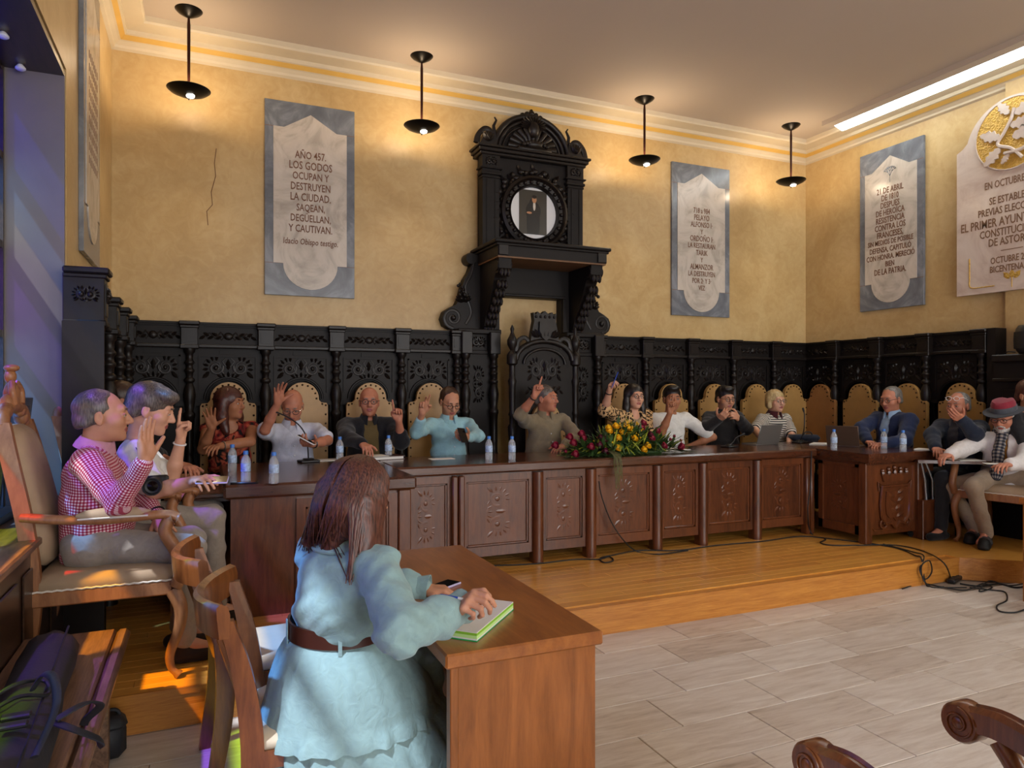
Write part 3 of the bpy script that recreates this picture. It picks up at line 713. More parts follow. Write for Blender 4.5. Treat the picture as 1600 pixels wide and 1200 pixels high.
    for (cx, cz, rx, rz, c) in ((0, -.10, .075, .26, '181410'), (.0, .02, .085, .10, '1c1814'), (.012, .075, .014, .05, 'c8bfb0'), (.012, .14, .026, .036, 'b07c55'), (.012, .168, .027, .018, '1a120c'), (-.045, .0, .03, .012, 'b07c55')):
        mx = nd(tt, 'ShaderNodeMix', data_type='RGBA'); tt.links.new(ell(cx, cz, rx, rz), mx.inputs['Factor']); tt.links.new(cur, mx.inputs['A']); mx.inputs['B'].default_value = rgb(hexc(c)); cur = mx.outputs['Result']
    tt.links.new(cur, b.inputs['Base Color']); b.inputs['Roughness'].default_value = .25; M['portrait'] = m
    B().prism(cv, -.004, 0, 'y').obj('portrait', 'portrait', t, loc=(0, -.177, zc))
canopy()
# ---------------------------------------------------------------- throne in the opening
def throne():
    t = thing('throne_chair', 'high carved black throne with crowned crest under the canopy', 'chair', (CX, 6.36, PZ))
    b = B().box((-.33, 0, .3), (.33, .06, 1.66)); b.prism([(.33, 1.66)] + arc(0, 1.66, .33, 0, PI, 16, .2)[1:-1] + [(-.33, 1.66)], 0, .06, 'y'); b.obj('tall_back', 'ebony_flat', t)
    a = B().tube([(x, -.01, z) for x, z in arc(0, 1.66, .31, 0, PI, 18, .19)], .028, 8); a.tube([(x, -.01, z) for x, z in arc(0, 1.62, .23, 0, PI, 18, .15)], .016, 8); a.obj('arched_rail', 'ebony', t, 60)
    for s in (-1, 1):
        c = B().lathe([(0, 0), (.045, 0), (.045, .7), (.03, .73), (.036, .9), (.045, 1.0), (.03, 1.03), (.03, 1.1), (.04, 1.12), (.03, 1.15), (.034, 1.4), (.044, 1.45), (.03, 1.48), (.03, 1.60), (.055, 1.62), (.055, 1.70), (.045, 1.72), (.02, 1.75), (.05, 1.81), (.052, 1.85), (.03, 1.89), (.014, 1.93), (.022, 1.96), (.004, 2.0), (0, 2.0)], (s * .35, .0, 0), 12)
        c.obj('turned_post', 'ebony', t, 50)
        v = B(); q = [(s * .30, 1.74), (s * .285, 1.84), (s * .22, 1.88), (s * .17, 1.84), (s * .19, 1.78), (s * .23, 1.80)]
        scroll2(v, [(p.x, p.y) for p in crom([(x, z, 0) for x, z in q], 4)], .03, .016, 0); v.obj('side_scroll', 'ebony', t, 60)
        B().box((s * .36 - .03, -.45, .62), (s * .36 + .03, 0, .68), .01).obj('arm', 'ebony', t); B().box((s * .36 - .03, -.45, 0), (s * .36 + .03, -.39, .62), .008).obj('leg', 'ebony', t)
    cr = B(); cr.prism([(.16, 1.84), (.14, 1.95), (.12, 2.05), (.13, 2.13), (.10, 2.11), (.08, 2.14), (.045, 2.115), (0, 2.15), (-.045, 2.115), (-.08, 2.14), (-.10, 2.11), (-.13, 2.13), (-.12, 2.05), (-.14, 1.95), (-.16, 1.84)], -.02, .05, 'y')
    for k in range(5): cr.ball((-.1 + .05 * k, -.02, 2.09), .016, 7, 4)
    cr.prism([(.07, 2.04), (-.07, 2.04), (-.075, 1.95), (-.04, 1.88), (0, 1.85), (.04, 1.88), (.075, 1.95)], -.045, -.02, 'y')
    for k in range(10):
        a_ = PI * (k / 9); leaf(cr, .09 * math.cos(a_), 1.88, a_ * .6 + .6, .1, .04, -.03, .02)
    cr.obj('crown_crest', 'ebony', t, 50)
    inst('carved_relief', ME_PANEL, t, (0, -.0, 1.56), sc=(.9, 1, 1.2)); inst('carved_relief', ME_FRIEZE, t, (0, -.0, 1.36), sc=(.9, 1, 1.3))
    B().box((-.33, -.45, .42), (.33, .0, .48), .01).obj('seat', 'leather', t)
    bk = B(); bk.prism([(.21, .5), (.21, .98), (.15, 1.0)] + arc(0, 1.08, .15, 0, PI, 14) + [(-.15, 1.0), (-.21, .98), (-.21, .5)], -.05, -.005, 'y'); bo = bk.obj('leather_back', 'leather', t)
    st = B()
    for x, z in arc(0, 1.08, .13, 0, PI, 8) + [(s * .195, .55 + .07 * k) for s in (-1, 1) for k in range(6)]: st.ball((x, -.053, z), .009, 6, 4)
    st.obj('studs', 'stud', bo)['kind'] = 'stuff'
throne()
# ---------------------------------------------------------------- leather stall chairs
def leather_chair(mat='leather', dp=.45):
    t = thing('leather_chair', 'tan', 'chair')
    w, r = .225, .145
    out = [(w, .48), (w, 1.22)] + [(w - .012, 1.245), (r + .02, 1.25), (r, 1.275)] + arc(0, 1.285, r, 0, PI, 16) + [(-r, 1.275), (-r - .02, 1.25), (-w + .012, 1.245), (-w, 1.22), (-w, .48)]
    b = B().prism(out, -.045, 0, 'y').obj('leather_back', mat, t, 30)
    st = B()
    for x, z in arc(0, 1.285, r - .022, 0, PI, 8) + [(s * (w - .02), .56 + .083 * k) for s in (-1, 1) for k in range(9)] + [(s * .175, 1.235) for s in (-1, 1)]: st.ball((x, -.047, z), .0095, 6, 4)
    st.obj('studs', 'stud', b)['kind'] = 'stuff'
    B().box((-.25, -dp, .38), (.25, -.02, .46), .02).obj('seat', mat, t)
    B().box((-.27, -dp, .33), (.27, .0, .385), .008).obj('seat_frame', 'ebony_flat', t)
    for x in (-.255, .225):
        B().box((x, -dp, 0), (x + .03, .03 - dp, .66)).obj('leg', 'ebony_flat', t); B().box((x, -.03, 0), (x + .03, .0, .66)).obj('leg', 'ebony_flat', t)
        B().box((x - .005, -dp - .01, .66), (x + .035, 0, .70), .008).obj('armrest', 'ebony', t)
    return t
lc = leather_chair(); lcb = leather_chair('leather_b', .11)
CHY = YB - .17
def place(src, n, x, y, rz, lab):
    o = src if n == 0 else dup(src)
    o.location = (x, y, PZ); o.rotation_euler = (0, 0, rz); o['label'] = lab; o['group'] = 'tan leather stall chairs'
mid = lambda i, A: (A[i] + A[i + 1]) / 2
spots = [(mid(0, BX), CHY, 0, 'tan studded leather chair behind the woman in the red and black dress'), (mid(1, BX), CHY, 0, 'tan studded leather chair behind the bald man in the pale shirt'),
         (mid(2, BX), CHY, 0, 'tan studded leather chair behind the bald man in the black jacket'), ((BX[3] + 2.29) / 2, CHY, 0, 'tan studded leather chair behind the man in the light blue shirt'),
         (mid(0, RX), CHY, 0, 'tan studded leather chair behind the woman in the leopard jacket'), (mid(1, RX), CHY, 0, 'tan studded leather chair behind the man in the white t-shirt'),
         (mid(2, RX), CHY, 0, 'tan studded leather chair behind the man in the black suit'), (mid(3, RX), CHY, 0, 'empty tan leather chair left of the blonde woman'),
         (6.63, CHY, 0, 'tan leather chair behind the blonde woman in stripes'),
         (XR - .17, 5.81, -PI / 2, 'empty tan leather chair left of the man in the navy blazer'), (XR - .17, 5.22, -PI / 2, 'tan leather chair behind the man in the navy blazer'), (XR - .17, 4.64, -PI / 2, 'tan leather chair behind the man resting his chin on his hand'),
         (XL + .17, 5.45, PI / 2, 'tan leather chair at the left wall behind the hidden man')]
for i, s in enumerate(spots): place(lc, i, *s)
place(lcb, 0, XR - .17, 6.38, -PI / 2, 'narrow reddish brown leather chair in the right corner')
# ================================================================== PLAQUES
def plaque(label, o, rz, w, h, lines, cat='plaque', tree=False, hid=False):
    t = thing('marble_plaque', label, cat, o, rz, 'grey framed marble plaques')
    B().box((-w / 2, -.03, 0), (w / 2, 0, h), .003).obj('grey_frame', 'marble_grey', t)
    a, z0, z1, pk = w * .5 - .075, h * .165, h * .865, h * .945
    sh = w * .105
    rr = a - sh
    out = [(a, z0), (a, z1), (a - sh * 1.1, z1 + .0), (0, pk), (-a + sh * 1.1, z1), (-a, z1), (-a, z0), (-rr, z0)]
    out += [(x, z) for x, z in arc(0, z0, rr, PI, 2 * PI, 18, rr * .95)][1:]
    B().prism(out, -.036, -.025, 'y').obj('white_slab', 'marble_white', t)
    j = B()
    for s in (-1, 1): j.box((s * w / 2 - (.0 if s < 0 else .072), -.0312, z1 - .002), (s * w / 2 + (.072 if s < 0 else 0), -.029, z1 + .002)); j.box((s * w / 2 - (.0 if s < 0 else .075 + sh), -.0312, z0 - .002), (s * w / 2 + (.075 + sh if s < 0 else 0), -.029, z0 + .002))
    j.obj('frame_joint', 'letter', t)
    for (txt, z, size, sq, *sh_) in lines:
        me = text_mesh(txt, size, .0012, squeeze=sq, shear=sh_[0] if sh_ else 0); me.materials.append(M['letter'])
        ob = inst('lettering', me, t, (0, -.0372, z), (PI / 2, 0, 0))
    if tree:
        tr = B(); rg = random.Random(5)
        def br_(x, z, a, L, d):
            x2, z2 = x + L * math.cos(a), z + L * math.sin(a); tr.tube([(x, -.037, z), (x2, -.037, z2)], [.003, .002], 4)
            if d: br_(x2, z2, a + .5, L * .72, d - 1); br_(x2, z2, a - .5, L * .72, d - 1); br_(x2, z2, a, L * .7, d - 1)
        br_(0, h * .78, PI / 2, .07, 3); tr.obj('incised_tree', 'marble_grey', t)
    return t
def fit(lines, zt, zb, size, sq=.68):
    n = len(lines); return [(s, zt + (zb - zt) * i / (n - 1), size * k, sq) for i, (s, k) in enumerate(lines)]
P1 = fit([('AÑO 457.', 1), ('LOS GODOS', 1.05), ('OCUPAN Y', .98), ('DESTRUYEN', 1), ('LA CIUDAD.', 1.02), ('SAQEAN,', .95), ('DEGÜELLAN,', .95), ('Y CAUTIVAN.', .98)], 1.30, .62, .097) + [('Idacio Obispo testigo.', .50, .078, .72, .15)]
plaque('grey framed marble plaque about the year 457 on the left', ((.5 + 1.305) / 2, YB, 2.41), 0, .81, 1.78, P1)
P2 = fit([('718 a 984', 1), ('PELAYO', 1.05), ('ALFONSO I·', 1), ('Y', .9), ('ORDOÑO I·', 1.05), ('LA RESTAURAN', .95), ('TARIK', 1), ('Y', .9), ('ALMANZOR', 1.02), ('LA DESTRUYEN', .95), ('POR 2· Y 3·', .95), ('VEZ', .9)], 1.24, .33, .088)
plaque('grey framed marble plaque naming Pelayo, right of the canopy', ((4.96 + 5.80) / 2, YB, 2.41), 0, .84, 1.78, P2)
P3 = fit([('21 DE ABRIL', 1), ('DE 1810', 1), ('DESPUES', 1), ('DE HEROÍCA', 1), ('RESISTENCIA', 1), ('CONTRA LOS', 1), ('FRANCESES,', 1), ('SIN MEDIOS DE POSIBLE', .86), ('DEFENSA, CAPITULÓ', .9), ('CON HONRA. MERECIÓ', .9), ('BIEN', .9), ('DE LA PATRIA.', 1)], 1.33, .42, .094, .66)
plaque('grey framed marble plaque about 1810 on the right wall', (XR, (5.17 + 5.95) / 2, 2.45), -PI / 2, .80, 1.81, P3, tree=True)
PL = fit([('AÑO 1255.', 1), ('ALFONSO', 1), ('EL SABIO', 1), ('CONFIRMA', 1), ('SUS FUEROS', 1)], 1.25, .60, .097)
def left_plaque():
    p = atX(156, 417, XL + .03); q = atX(131, 388, XL + .03)
    y1, y0 = p.y, q.y
    t = plaque('marble plaque on the left wall seen almost edge-on', (XL, (y0 + y1) / 2, 2.41), PI / 2, abs(y1 - y0), 1.9, [(s.replace('AÑO 1255.', '·····'), z, k, q_) for s, z, k, q_ in []])
    sc = B()
    for r in range(9):
        for k in range(7): sc.box((-.2 + k * .06 + .01, -.0378, 1.28 - r * .085), (-.2 + k * .06 + .022, -.036, 1.28 - r * .085 + .05))
    sc.obj('lettering', 'letter', t)
left_plaque()
def cream_plaque():
    w, h = 1.06, 1.83
    yc = 4.75 - w / 2
    t = thing('limestone_plaque', 'cream limestone plaque with gilded oak emblem near the right edge', 'plaque', (XR - .05, yc, 2.48), -PI / 2)
    out = [(w / 2, 0), (w / 2, 1.43), (w / 2 - .06, 1.46)] + arc(0, 1.40, .435, .25, PI - .25, 26, .43) + [(-w / 2 + .06, 1.46), (-w / 2, 1.43), (-w / 2, 0)]
    B().prism(out, -.05, 0, 'y').obj('slab', 'limestone', t)
    B().lathe([(0, 0), (.33, 0), (.33, .008), (0, .008)], (0, -.05, 1.475), 40, 'y').obj('gold_roundel', 'goldleaf', t, 30)
    rm = B().tube([(x, -.056, z) for x, z in arc(0, 1.475, .335, 0, 2 * PI, 40)[:-1]], .008, 6, close=True); rm.obj('rim', 'limestone', t, 60)
    b = B()
    stem = crom([(.10, 0, 1.22), (-.0, 0, 1.33), (-.12, 0, 1.40), (-.06, 0, 1.50), (.0, 0, 1.60), (.03, 0, 1.70)], 5); b.tube([(p.x, -.065, p.z) for p in stem], .016, 6)
    b.tube([(p.x, -.065, p.z) for p in crom([(-.06, 0, 1.30), (.1, 0, 1.30), (.2, 0, 1.38), (.22, 0, 1.47)], 5)], .018, 6)
    def oak(x, z, a, L):
        n = 9; o = []
        for s in (1, -1):
            rng = range(n) if s > 0 else range(n - 1, -1, -1)
            for k in rng:
                u = k / (n - 1); wd = L * .24 * math.sin(PI * min(1, u * .9 + .08)) * (1.25 if k % 2 else .75); o.append((u * L, s * wd))
        c, s_ = math.cos(a), math.sin(a)
        b.prism([(x + u * c - v * s_, z + u * s_ + v * c) for u, v in o], -.075, -.058, 'y')
    for x, z, a, L in ((-.02, 1.66, 2.2, .16), (.04, 1.64, .35, .22), (.0, 1.54, .05, .2), (-.1, 1.46, 2.75, .2), (.02, 1.43, .2, .26), (-.1, 1.36, 3.9, .2), (-.02, 1.28, 4.0, .1)): oak(x, z, a, L)
    b.obj('oak_branch', 'limestone', t)
    for s, z, k, q in (('EN OCTUBRE 1812', 1.03, .098, .62), ('SE ESTABLECE,', .875, .098, .66), ('PREVIAS ELECCIONES,', .775, .098, .66), ('EL PRIMER AYUNTAMIENTO', .665, .118, .66), ('CONSTITUCIONAL', .565, .105, .66), ('DE ASTORGA', .475, .105, .68), ('OCTUBRE 2012', .30, .088, .66), ('BICENTENARIO', .215, .088, .66)):
        me = text_mesh(s, k, .0012, squeeze=q); me.materials.append(M['letter_b']); inst('lettering', me, t, (0, -.0512, z), (PI / 2, 0, 0))
    B().box((-.1, -.0515, .385), (.1, -.05, .392)).obj('rule', 'letter_b', t)
    m = B().tube([(p.x, -.051, p.z) for p in crom([(-.40, 0, .36), (-.40, 0, .16), (-.40, 0, .09), (-.37, 0, .065), (-.3, 0, .062), (-.16, 0, .062)], 5)], .006, 5)
    m.tube([(p.x, -.051, p.z) for p in crom([(.40, 0, .36), (.40, 0, .16), (.40, 0, .09), (.37, 0, .065), (.3, 0, .062), (.16, 0, .062)], 5)], .006, 5)
    for a in (PI / 2 - .7, PI / 2, PI / 2 + .7): leaf(m, .03 * math.cos(a), .11, a, .09, .05, -.0505, .004)
    m.tube([(0, -.051, .03), (0, -.051, .13)], .004, 5); m.obj('acorn_sprig', 'goldleaf', t)
cream_plaque()
# ================================================================== COUNCIL TABLE (three desks round the platform)
def to_mat(me, mat):
    m2 = me.copy(); m2.materials.clear(); m2.materials.append(M[mat]); return m2
ME_TPANEL = to_mat(ME_PANEL, 'table')
def panel_front(t, x0, x1, z0, z1, y, carve=True):
    """framed panel facing -y, in table space"""
    B().box((x0, y, z0), (x1, y + .03, z1)).obj('panel', 'table', t)
    f = B(); w = .055
    f.box((x0, y - .016, z0), (x1, y, z0 + w + .02)); f.box((x0, y - .016, z1 - w), (x1, y, z1)); f.box((x0, y - .016, z0 + w + .02), (x0 + w, y, z1 - w)); f.box((x1 - w, y - .016, z0 + w + .02), (x1, y, z1 - w))
    f.obj('panel_frame', 'table', t)
    g = B(); d = .018
    for a, b in (((x0 + w, z0 + w + .02), (x1 - w, z0 + w + .02 + d)), ((x0 + w, z1 - w - d), (x1 - w, z1 - w)), ((x0 + w, z0 + w + .02), (x0 + w + d, z1 - w)), ((x1 - w - d, z0 + w + .02), (x1 - w, z1 - w))): g.box((a[0], y - .009, a[1]), (b[0], y, b[1]), .004)
    g.obj('panel_bead', 'table', t)
    if carve: inst('carved_relief', ME_TPANEL, t, ((x0 + x1) / 2, y + .001, (z0 + z1) / 2 + .02), (0, PI / 2, 0), (.95 * (z1 - z0) / .62, .22, 1.0 * (x1 - x0) / .6))
def main_table():
    t = thing('council_table', 'long walnut council table across the back, with carved front panels', 'table', (0, 0, 0))
    yf = 5.06; z0, z1 = PZ + .09, ZT - .085
    P = [1.26, 1.74, 2.41, 2.89, 3.54, 4.02, 4.63, 5.25]
    for a, b in zip(P, P[1:]): panel_front(t, a + .02, b - .02, z0, z1, yf + .0)
    for i, p in enumerate(P[1:]):
        if i in (0, 6): q = B().box((p - .05, yf - .06, PZ), (p - .004, yf + .02, z1), .01).box((p + .004, yf - .06, PZ), (p + .05, yf + .02, z1), .01)
        else: q = B().lathe([(.046, PZ), (.046, z1)], (p, yf - .02, 0), 14).box((p - .044, yf - .02, PZ), (p + .044, yf + .04, z1))
        q.obj('post', 'table', t, 40)
    B().box((1.27, yf + .55, PZ), (5.28, yf + .6, z1)).obj('back_panel', 'table', t)
    B().box((1.22, yf - .0, z1 - .02), (5.34, yf + .66, z1 + .005)).obj('apron', 'table_x', t)
    b = B().box((1.26, yf - .075, ZT - .075), (5.32, yf + .70, ZT), .014); b.obj('tabletop', 'table_x', t, 35)
main_table()
def left_wing():
    t = thing('council_desk', 'left wing desk of the walnut council table, plain end facing the room', 'desk', (0, 0, 0))
    x0, x1, yf = .14, 1.235, 4.52; z0, z1 = PZ, ZT - .085
    B().box((x0, yf, z0), (x1, yf + .03, z1)).obj('end_panel', 'table', t)
    B().box((x0, yf - .006, z0), (.50, yf, z1)).obj('flush_board', 'table', t)
    panel_front(t, .515, x1 - .09, z0 + .04, z1 - .02, yf - .004, False)
    a = B(); pts = [(.62, .35), (.62, .62)] + [(.83 - .21 * math.cos(PI * k / 12), .62 + .16 * math.sin(PI * k / 12)) for k in range(1, 12)] + [(1.04, .62), (1.04, .35)]
    a.tube([(x, yf - .006, z) for x, z in pts], .009, 6); a.obj('arch_moulding', 'table', t, 50)
    B().box((x1 - .085, yf - .03, z0), (x1, yf + .03, z1), .008).obj('corner_post', 'table', t)
    B().box((x1 - .03, yf + .03, z0), (x1, 5.1, z1)).obj('side_panel', 'table', t); B().box((x0, yf + .03, z0), (x0 + .03, 5.7, z1)).obj('side_panel', 'table', t)
    B().box((x0 - .04, yf - .06, ZT - .085), (x1 + .03, 5.76, ZT), .014).obj('tabletop', 'table_x', t, 35)
    w = B().box((x0 - .36, 4.60, .895), (x0 - .02, 5.30, .925), .006).box((x0 - .30, 4.7, .86), (x0, 4.74, .895)).box((x0 - .30, 5.16, .86), (x0, 5.2, .895)); w.obj('pull_out_leaf', 'table_x', t)
left_wing()
def right_wing():
    t = thing('council_desk', 'right wing desk of the walnut council table with a carved coat of arms', 'desk', (0, 0, 0))
    x0, x1, yf, yb = 5.36, 6.02, 4.49, 5.78; z0, z1 = PZ + .07, ZT - .085
    B().box((x0, yf, z0), (x1, yf + .03, z1)).obj('end_panel', 'table', t)
    for x in (x0 - .035, x1 - .03): B().box((x, yf - .035, PZ), (x + .08, yf + .05, z1), .008).obj('corner_post', 'table', t)
    B().box((x1 + .05, yf + .0, PZ), (x1 + .22, yf + .03, z1 - .0)).obj('side_board', 'table', t)
    # coat of arms
    c = B(); cx, cz = (x0 + x1) / 2 + .02, .52
    sh = [(-.17, .16), (.17, .16), (.185, 0), (.17, -.12), (.11, -.18), (.05, -.17), (0, -.22), (-.05, -.17), (-.11, -.18), (-.17, -.12), (-.185, 0)]
    c.prism([(cx + x, cz + z) for x, z in sh], yf - .02, yf, 'y')
    c.prism([(cx + x * .72, cz + z * .72) for x, z in sh], yf - .03, yf - .02, 'y')
    c.tube([(cx + x, yf - .02, cz + z) for x, z in sh], .014, 6, close=True)
    for k in range(7): leaf(c, cx + .02 * math.sin(k * 2.2), cz - .12 + .035 * k, .4 + (k % 2) * 2.2, .1, .045, yf - .03, .012)
    for s in (-1, 1):
        scroll2(c, spiral(cx + s * .15, cz - .17, .05, 1.2, 0, 14, .2, s), .014, .007, yf - .015); scroll2(c, [(cx + s * .17, cz + .16), (cx + s * .21, cz + .2), (cx + s * .2, cz + .12)], .014, .006, yf - .015)
    c.prism([(cx - .14, cz + .20), (cx + .14, cz + .20), (cx + .17, cz + .27), (cx - .17, cz + .27)], yf - .02, yf, 'y')
    for k in range(5):
        x = cx - .15 + .075 * k; c.ball((x, yf - .015, cz + .30 + .012 * (2 - abs(k - 2))), (.022, .016, .022), 8, 5); leaf(c, x, cz + .25, PI / 2, .06, .04, yf - .02, .012)
    c.obj('coat_of_arms', 'table', t, 40)
    fr = B().tube([(x, yf - .002, z) for x, z in ((x0 + .06, z1 - .05), (x0 + .06, .33), (x0 + .10, .29), (x1 - .12, .29), (x1 - .06, .36), (x1 - .06, z1 - .05))], .008, 6); fr.obj('panel_bead', 'table', t)
    # side facing the middle of the room
    s = thing('side_face', None, None, (x0, yb - .74, 0), -PI / 2); s.parent = t
    n0 = [o for o in t.children]
    t2 = t
    sd = B().box((x0, yf + .05, z0), (x0 + .03, 5.0, z1)); sd.obj('side_panel', 'table', t)
    f = B(); y0, y1, w = yf + .05, 5.0, .05
    f.box((x0 - .016, y0, z0), (x0, y1, z0 + .08)); f.box((x0 - .016, y0, z1 - w), (x0, y1, z1)); f.box((x0 - .016, y0, z0), (x0, y0 + w, z1)); f.box((x0 - .016, y1 - w, z0), (x0, y1, z1)); f.obj('panel_frame', 'table', t)
    inst('carved_relief', ME_TPANEL, t, (x0 + .001, (y0 + y1) / 2, .58), (PI / 2, 0, -PI / 2), (.7, .25, 1.0)).rotation_euler = Matrix(((0, 1, 0), (0, 0, 1), (1, 0, 0))).to_euler()
    bpy.data.objects.remove(s)
    # top with a clipped inner corner
    o = [(x0 - .06, yf - .10), (x1 + .24, yf - .12), (x1 + .24, yb), (x0 - .04, yb), (x0 - .04, 5.0)]
    B().prism([(x0 - .07, yf - .09), (x1 + .25, yf - .06), (x1 + .25, yb), (x0 - .035, yb), (x0 - .035, 4.98)], ZT - .08, ZT).obj('tabletop', 'table_y', t)
    B().prism([(x0 - .03, yf - .04), (x1 + .2, yf - .02), (x1 + .2, yb), (x0 - .02, yb)], z1 - .02, ZT - .08).obj('apron', 'table_y', t)
right_wing()
tb = thing('writing_leaf', 'dark wooden writing board over the knees of the man in the hat', 'board', (0, 0, 0))
tabz = .915
pa, pb = atZ(1440, 721, tabz), atZ(1583, 729, tabz)
pa, pb = Vector((5.86, 4.36, 0)), Vector((6.47, 3.93, 0)); dd = Vector((.18, .26, 0))
B().prism([(pa.x, pa.y), (pb.x, pb.y), (pb.x + dd.x, pb.y + dd.y), (pa.x + dd.x, pa.y + dd.y)], tabz - .028, tabz).obj('leaf', 'table_x', tb)
arm_ = B().tube([(5.98, 4.42, tabz - .03), (6.03, 4.42, .72), (6.05, 4.42, .52)], .012, 8); arm_.tube([(6.06, 4.44, tabz - .03), (6.13, 4.42, .72), (6.15, 4.43, .52)], .012, 8); arm_.obj('steel_bracket', 'steel', tb, 50)
B().box((5.98, 4.40, PZ), (6.2, 4.46, .54), .005).obj('support', 'table', tb)
# ================================================================== FOREGROUND DESK
def desk(label, x0, y0, x1, y1):
    t = thing('writing_desk', label, 'desk', (x0, y0, 0)); w, l = x1 - x0, y1 - y0
    B().box((0, 0, .715), (w, l, .76), .006).obj('desktop', 'desk', t)
    B().box((.02, .02, 0), (w - .02, .045, .715)).obj('end_panel', 'desk_side', t); B().box((.02, l - .045, 0), (w - .02, l - .02, .715)).obj('end_panel', 'desk_side', t)
    B().box((w - .045, .045, .05), (w - .022, l - .045, .715)).obj('modesty_panel', 'desk_side', t)
    B().box((.018, .012, 0), (.045, .05, .715), .003).obj('edge_strip', 'desk_side', t)
    return t
desk('cherry wood desk in the foreground where the woman in blue writes', .655, 2.0, 1.195, 3.40)
desk('end of another wooden desk at the right edge of the picture', 5.46, 1.9, 6.0, 3.27)
# ================================================================== SIDE CHAIRS (backs towards the left wall, facing +x)
def side_chair(label, x, y, rz=0.0):
    t = thing('wooden_chair', label, 'chair', (x, y, 0), rz, 'wooden chairs with cream seats')
    for s in (-1, 1):
        st = crom([(-.02, s * .205, 0), (.02, s * .205, .25), (.03, s * .205, .47), (.0, s * .215, .70), (-.045, s * .23, .86)], 4)
        rs = []
        for k, p in enumerate(st):
            u = k / (len(st) - 1); w = .022 + .012 * math.sin(PI * min(1, u * 1.1)); d = .016
            rs.append([(p.x - w, p.y - d, p.z), (p.x + w, p.y - d, p.z), (p.x + w, p.y + d, p.z), (p.x - w, p.y + d, p.z)])
        B().rings(rs).obj('rear_leg', 'chairwood', t)
        B().rings([[(.42 + a * q, s * .20 + b * q, z) for a, b in ((-1, -1), (1, -1), (1, 1), (-1, 1))] for z, q in ((0, .015), (.3, .02), (.44, .022))]).obj('front_leg', 'chairwood', t)
        B().box((.03, s * .205 - .012, .39), (.42, s * .205 + .012, .445)).obj('side_rail', 'chairwood', t)
    # curved crest rail, bulging to the rear
    rs = []
    for k in range(17):
        v = -1 + 2 * k / 16; y_ = v * .255; x_ = -.045 - .085 * (1 - v * v)
        prof = [(-.016, .80), (.013, .80), (.014, .87), (.008, .895), (-.012, .905), (-.024, .893), (-.022, .86)]
        lift = .012 * abs(v)
        rs.append([(x_ + a, y_, z + lift) for a, z in prof])
    B().rings(rs).obj('crest_rail', 'chairwood', t, 45)
    sp = []
    for k in range(9):
        v = -1 + 2 * k / 8; y_ = v * .10; x_ = -.105 + .02 * abs(v); sp.append([(x_ - .006, y_, .81), (x_ + .006, y_, .81), (x_ + .12, y_, .46), (x_ + .105, y_, .46)])
    B().rings(sp).obj('splat', 'chairwood', t)
    B().box((.02, -.2, .39), (.05, .2, .445)).obj('back_rail', 'chairwood', t); B().box((.40, -.2, .39), (.43, .2, .445)).obj('front_rail', 'chairwood', t)
    rs = []
    for z, q in ((.44, .0), (.455, .012), (.475, .012), (.492, -.015), (.498, -.06)):
        rs.append([(.235 + a * (.205 + q), b * (.205 + q), z) for a, b in ((-1, -.8), (-.8, -1), (.8, -1), (1, -.8), (1, .8), (.8, 1), (-.8, 1), (-1, .8))])
    B().rings(rs).obj('seat_pad', 'cream', t, 60)
side_chair('wooden chair with cream seat under the woman in the blue dress', .12, 2.50, -.08)
side_chair('empty wooden chair with cream seat behind the woman in the blue dress', .03, 3.13, .06)
# ================================================================== BENCH along the window, bag on it
def bench():
    x0, x1, y0, y1, z = XL + .02, -.30, 1.1, 3.54, .50
    t = thing('bench', 'long worn dark wooden bench under the stained glass window', 'bench', (x0, y0, 0)); w, l = x1 - x0, y1 - y0
    for k, (a, b) in enumerate(((0, w * .86), (w * .864, w))):
        B().box((a, 0, z - .04), (b, l, z), .008 if k == 0 else .016).obj('seat_plank' if k == 0 else 'front_rail', 'bench', t, 40)
    for yy in (.2, l - .25):
        B().box((.04, yy, 0), (w - .06, yy + .06, z - .04), .005).obj('trestle', 'bench', t)
    B().box((w - .10, .2, z - .12), (w - .07, l - .2, z - .04)).obj('apron', 'bench', t)
bench()
def tripod_bag():
    t = thing('tripod_bag', 'long black padded tripod bag lying on the bench', 'bag', (-.43, 1.48, .50), .06)
    rs = []; n = 20
    for u, r in ((0, .02), (.0, .065), (.05, .08), (.3, .09), (.6, .088), (.9, .084), (1.2, .080), (1.5, .078), (1.68, .074), (1.74, .055), (1.76, .015)):
        rs.append([(r * 1.15 * math.cos(2 * PI * i / n) + .006 * math.sin(9 * u + i), u, .09 * (r / .1) + r * .88 * math.sin(2 * PI * i / n) + .004 * math.sin(17 * u + 2.3 * i)) for i in range(n)])
    B().rings(rs).obj('case', 'bag', t, 70)
    h = B().tube(crom([(.03, .95, .18), (.06, .92, .23), (.10, .78, .26), (.12, .62, .24), (.09, .50, .18)], 6), .012, 8, flat=.4); h.obj('carry_handle', 'bag', t, 60)
    h = B().tube(crom([(.10, .80, .14), (.17, .86, .15), (.20, .95, .10), (.16, 1.02, .04), (.15, 1.04, .015)], 6), .014, 6, flat=.3); h.tube(crom([(.09, .82, .13), (.15, .76, .12), (.21, .80, .06), (.20, .88, .012)], 6), .014, 6, flat=.3); h.obj('strap', 'bag', t, 60)
    h = B().tube(crom([(-.10, .9, .16), (-.02, .95, .2), (.05, 1.0, .185), (.07, .92, .17), (0, .85, .2), (-.11, .78, .16)], 6), .006, 6); h.obj('cord', 'rubber', t, 60)
    B().box((-.02, .70, .172), (.05, .73, .185), .004).box((-.02, .76, .172), (.05, .79, .185), .004).obj('buckle', 'plasticblack', t)
    z = B().tube([(.06 + .0 * k, .1 + .15 * k, .165) for k in range(11)], .004, 5); z.obj('zip', 'rubber', t)
tripod_bag()
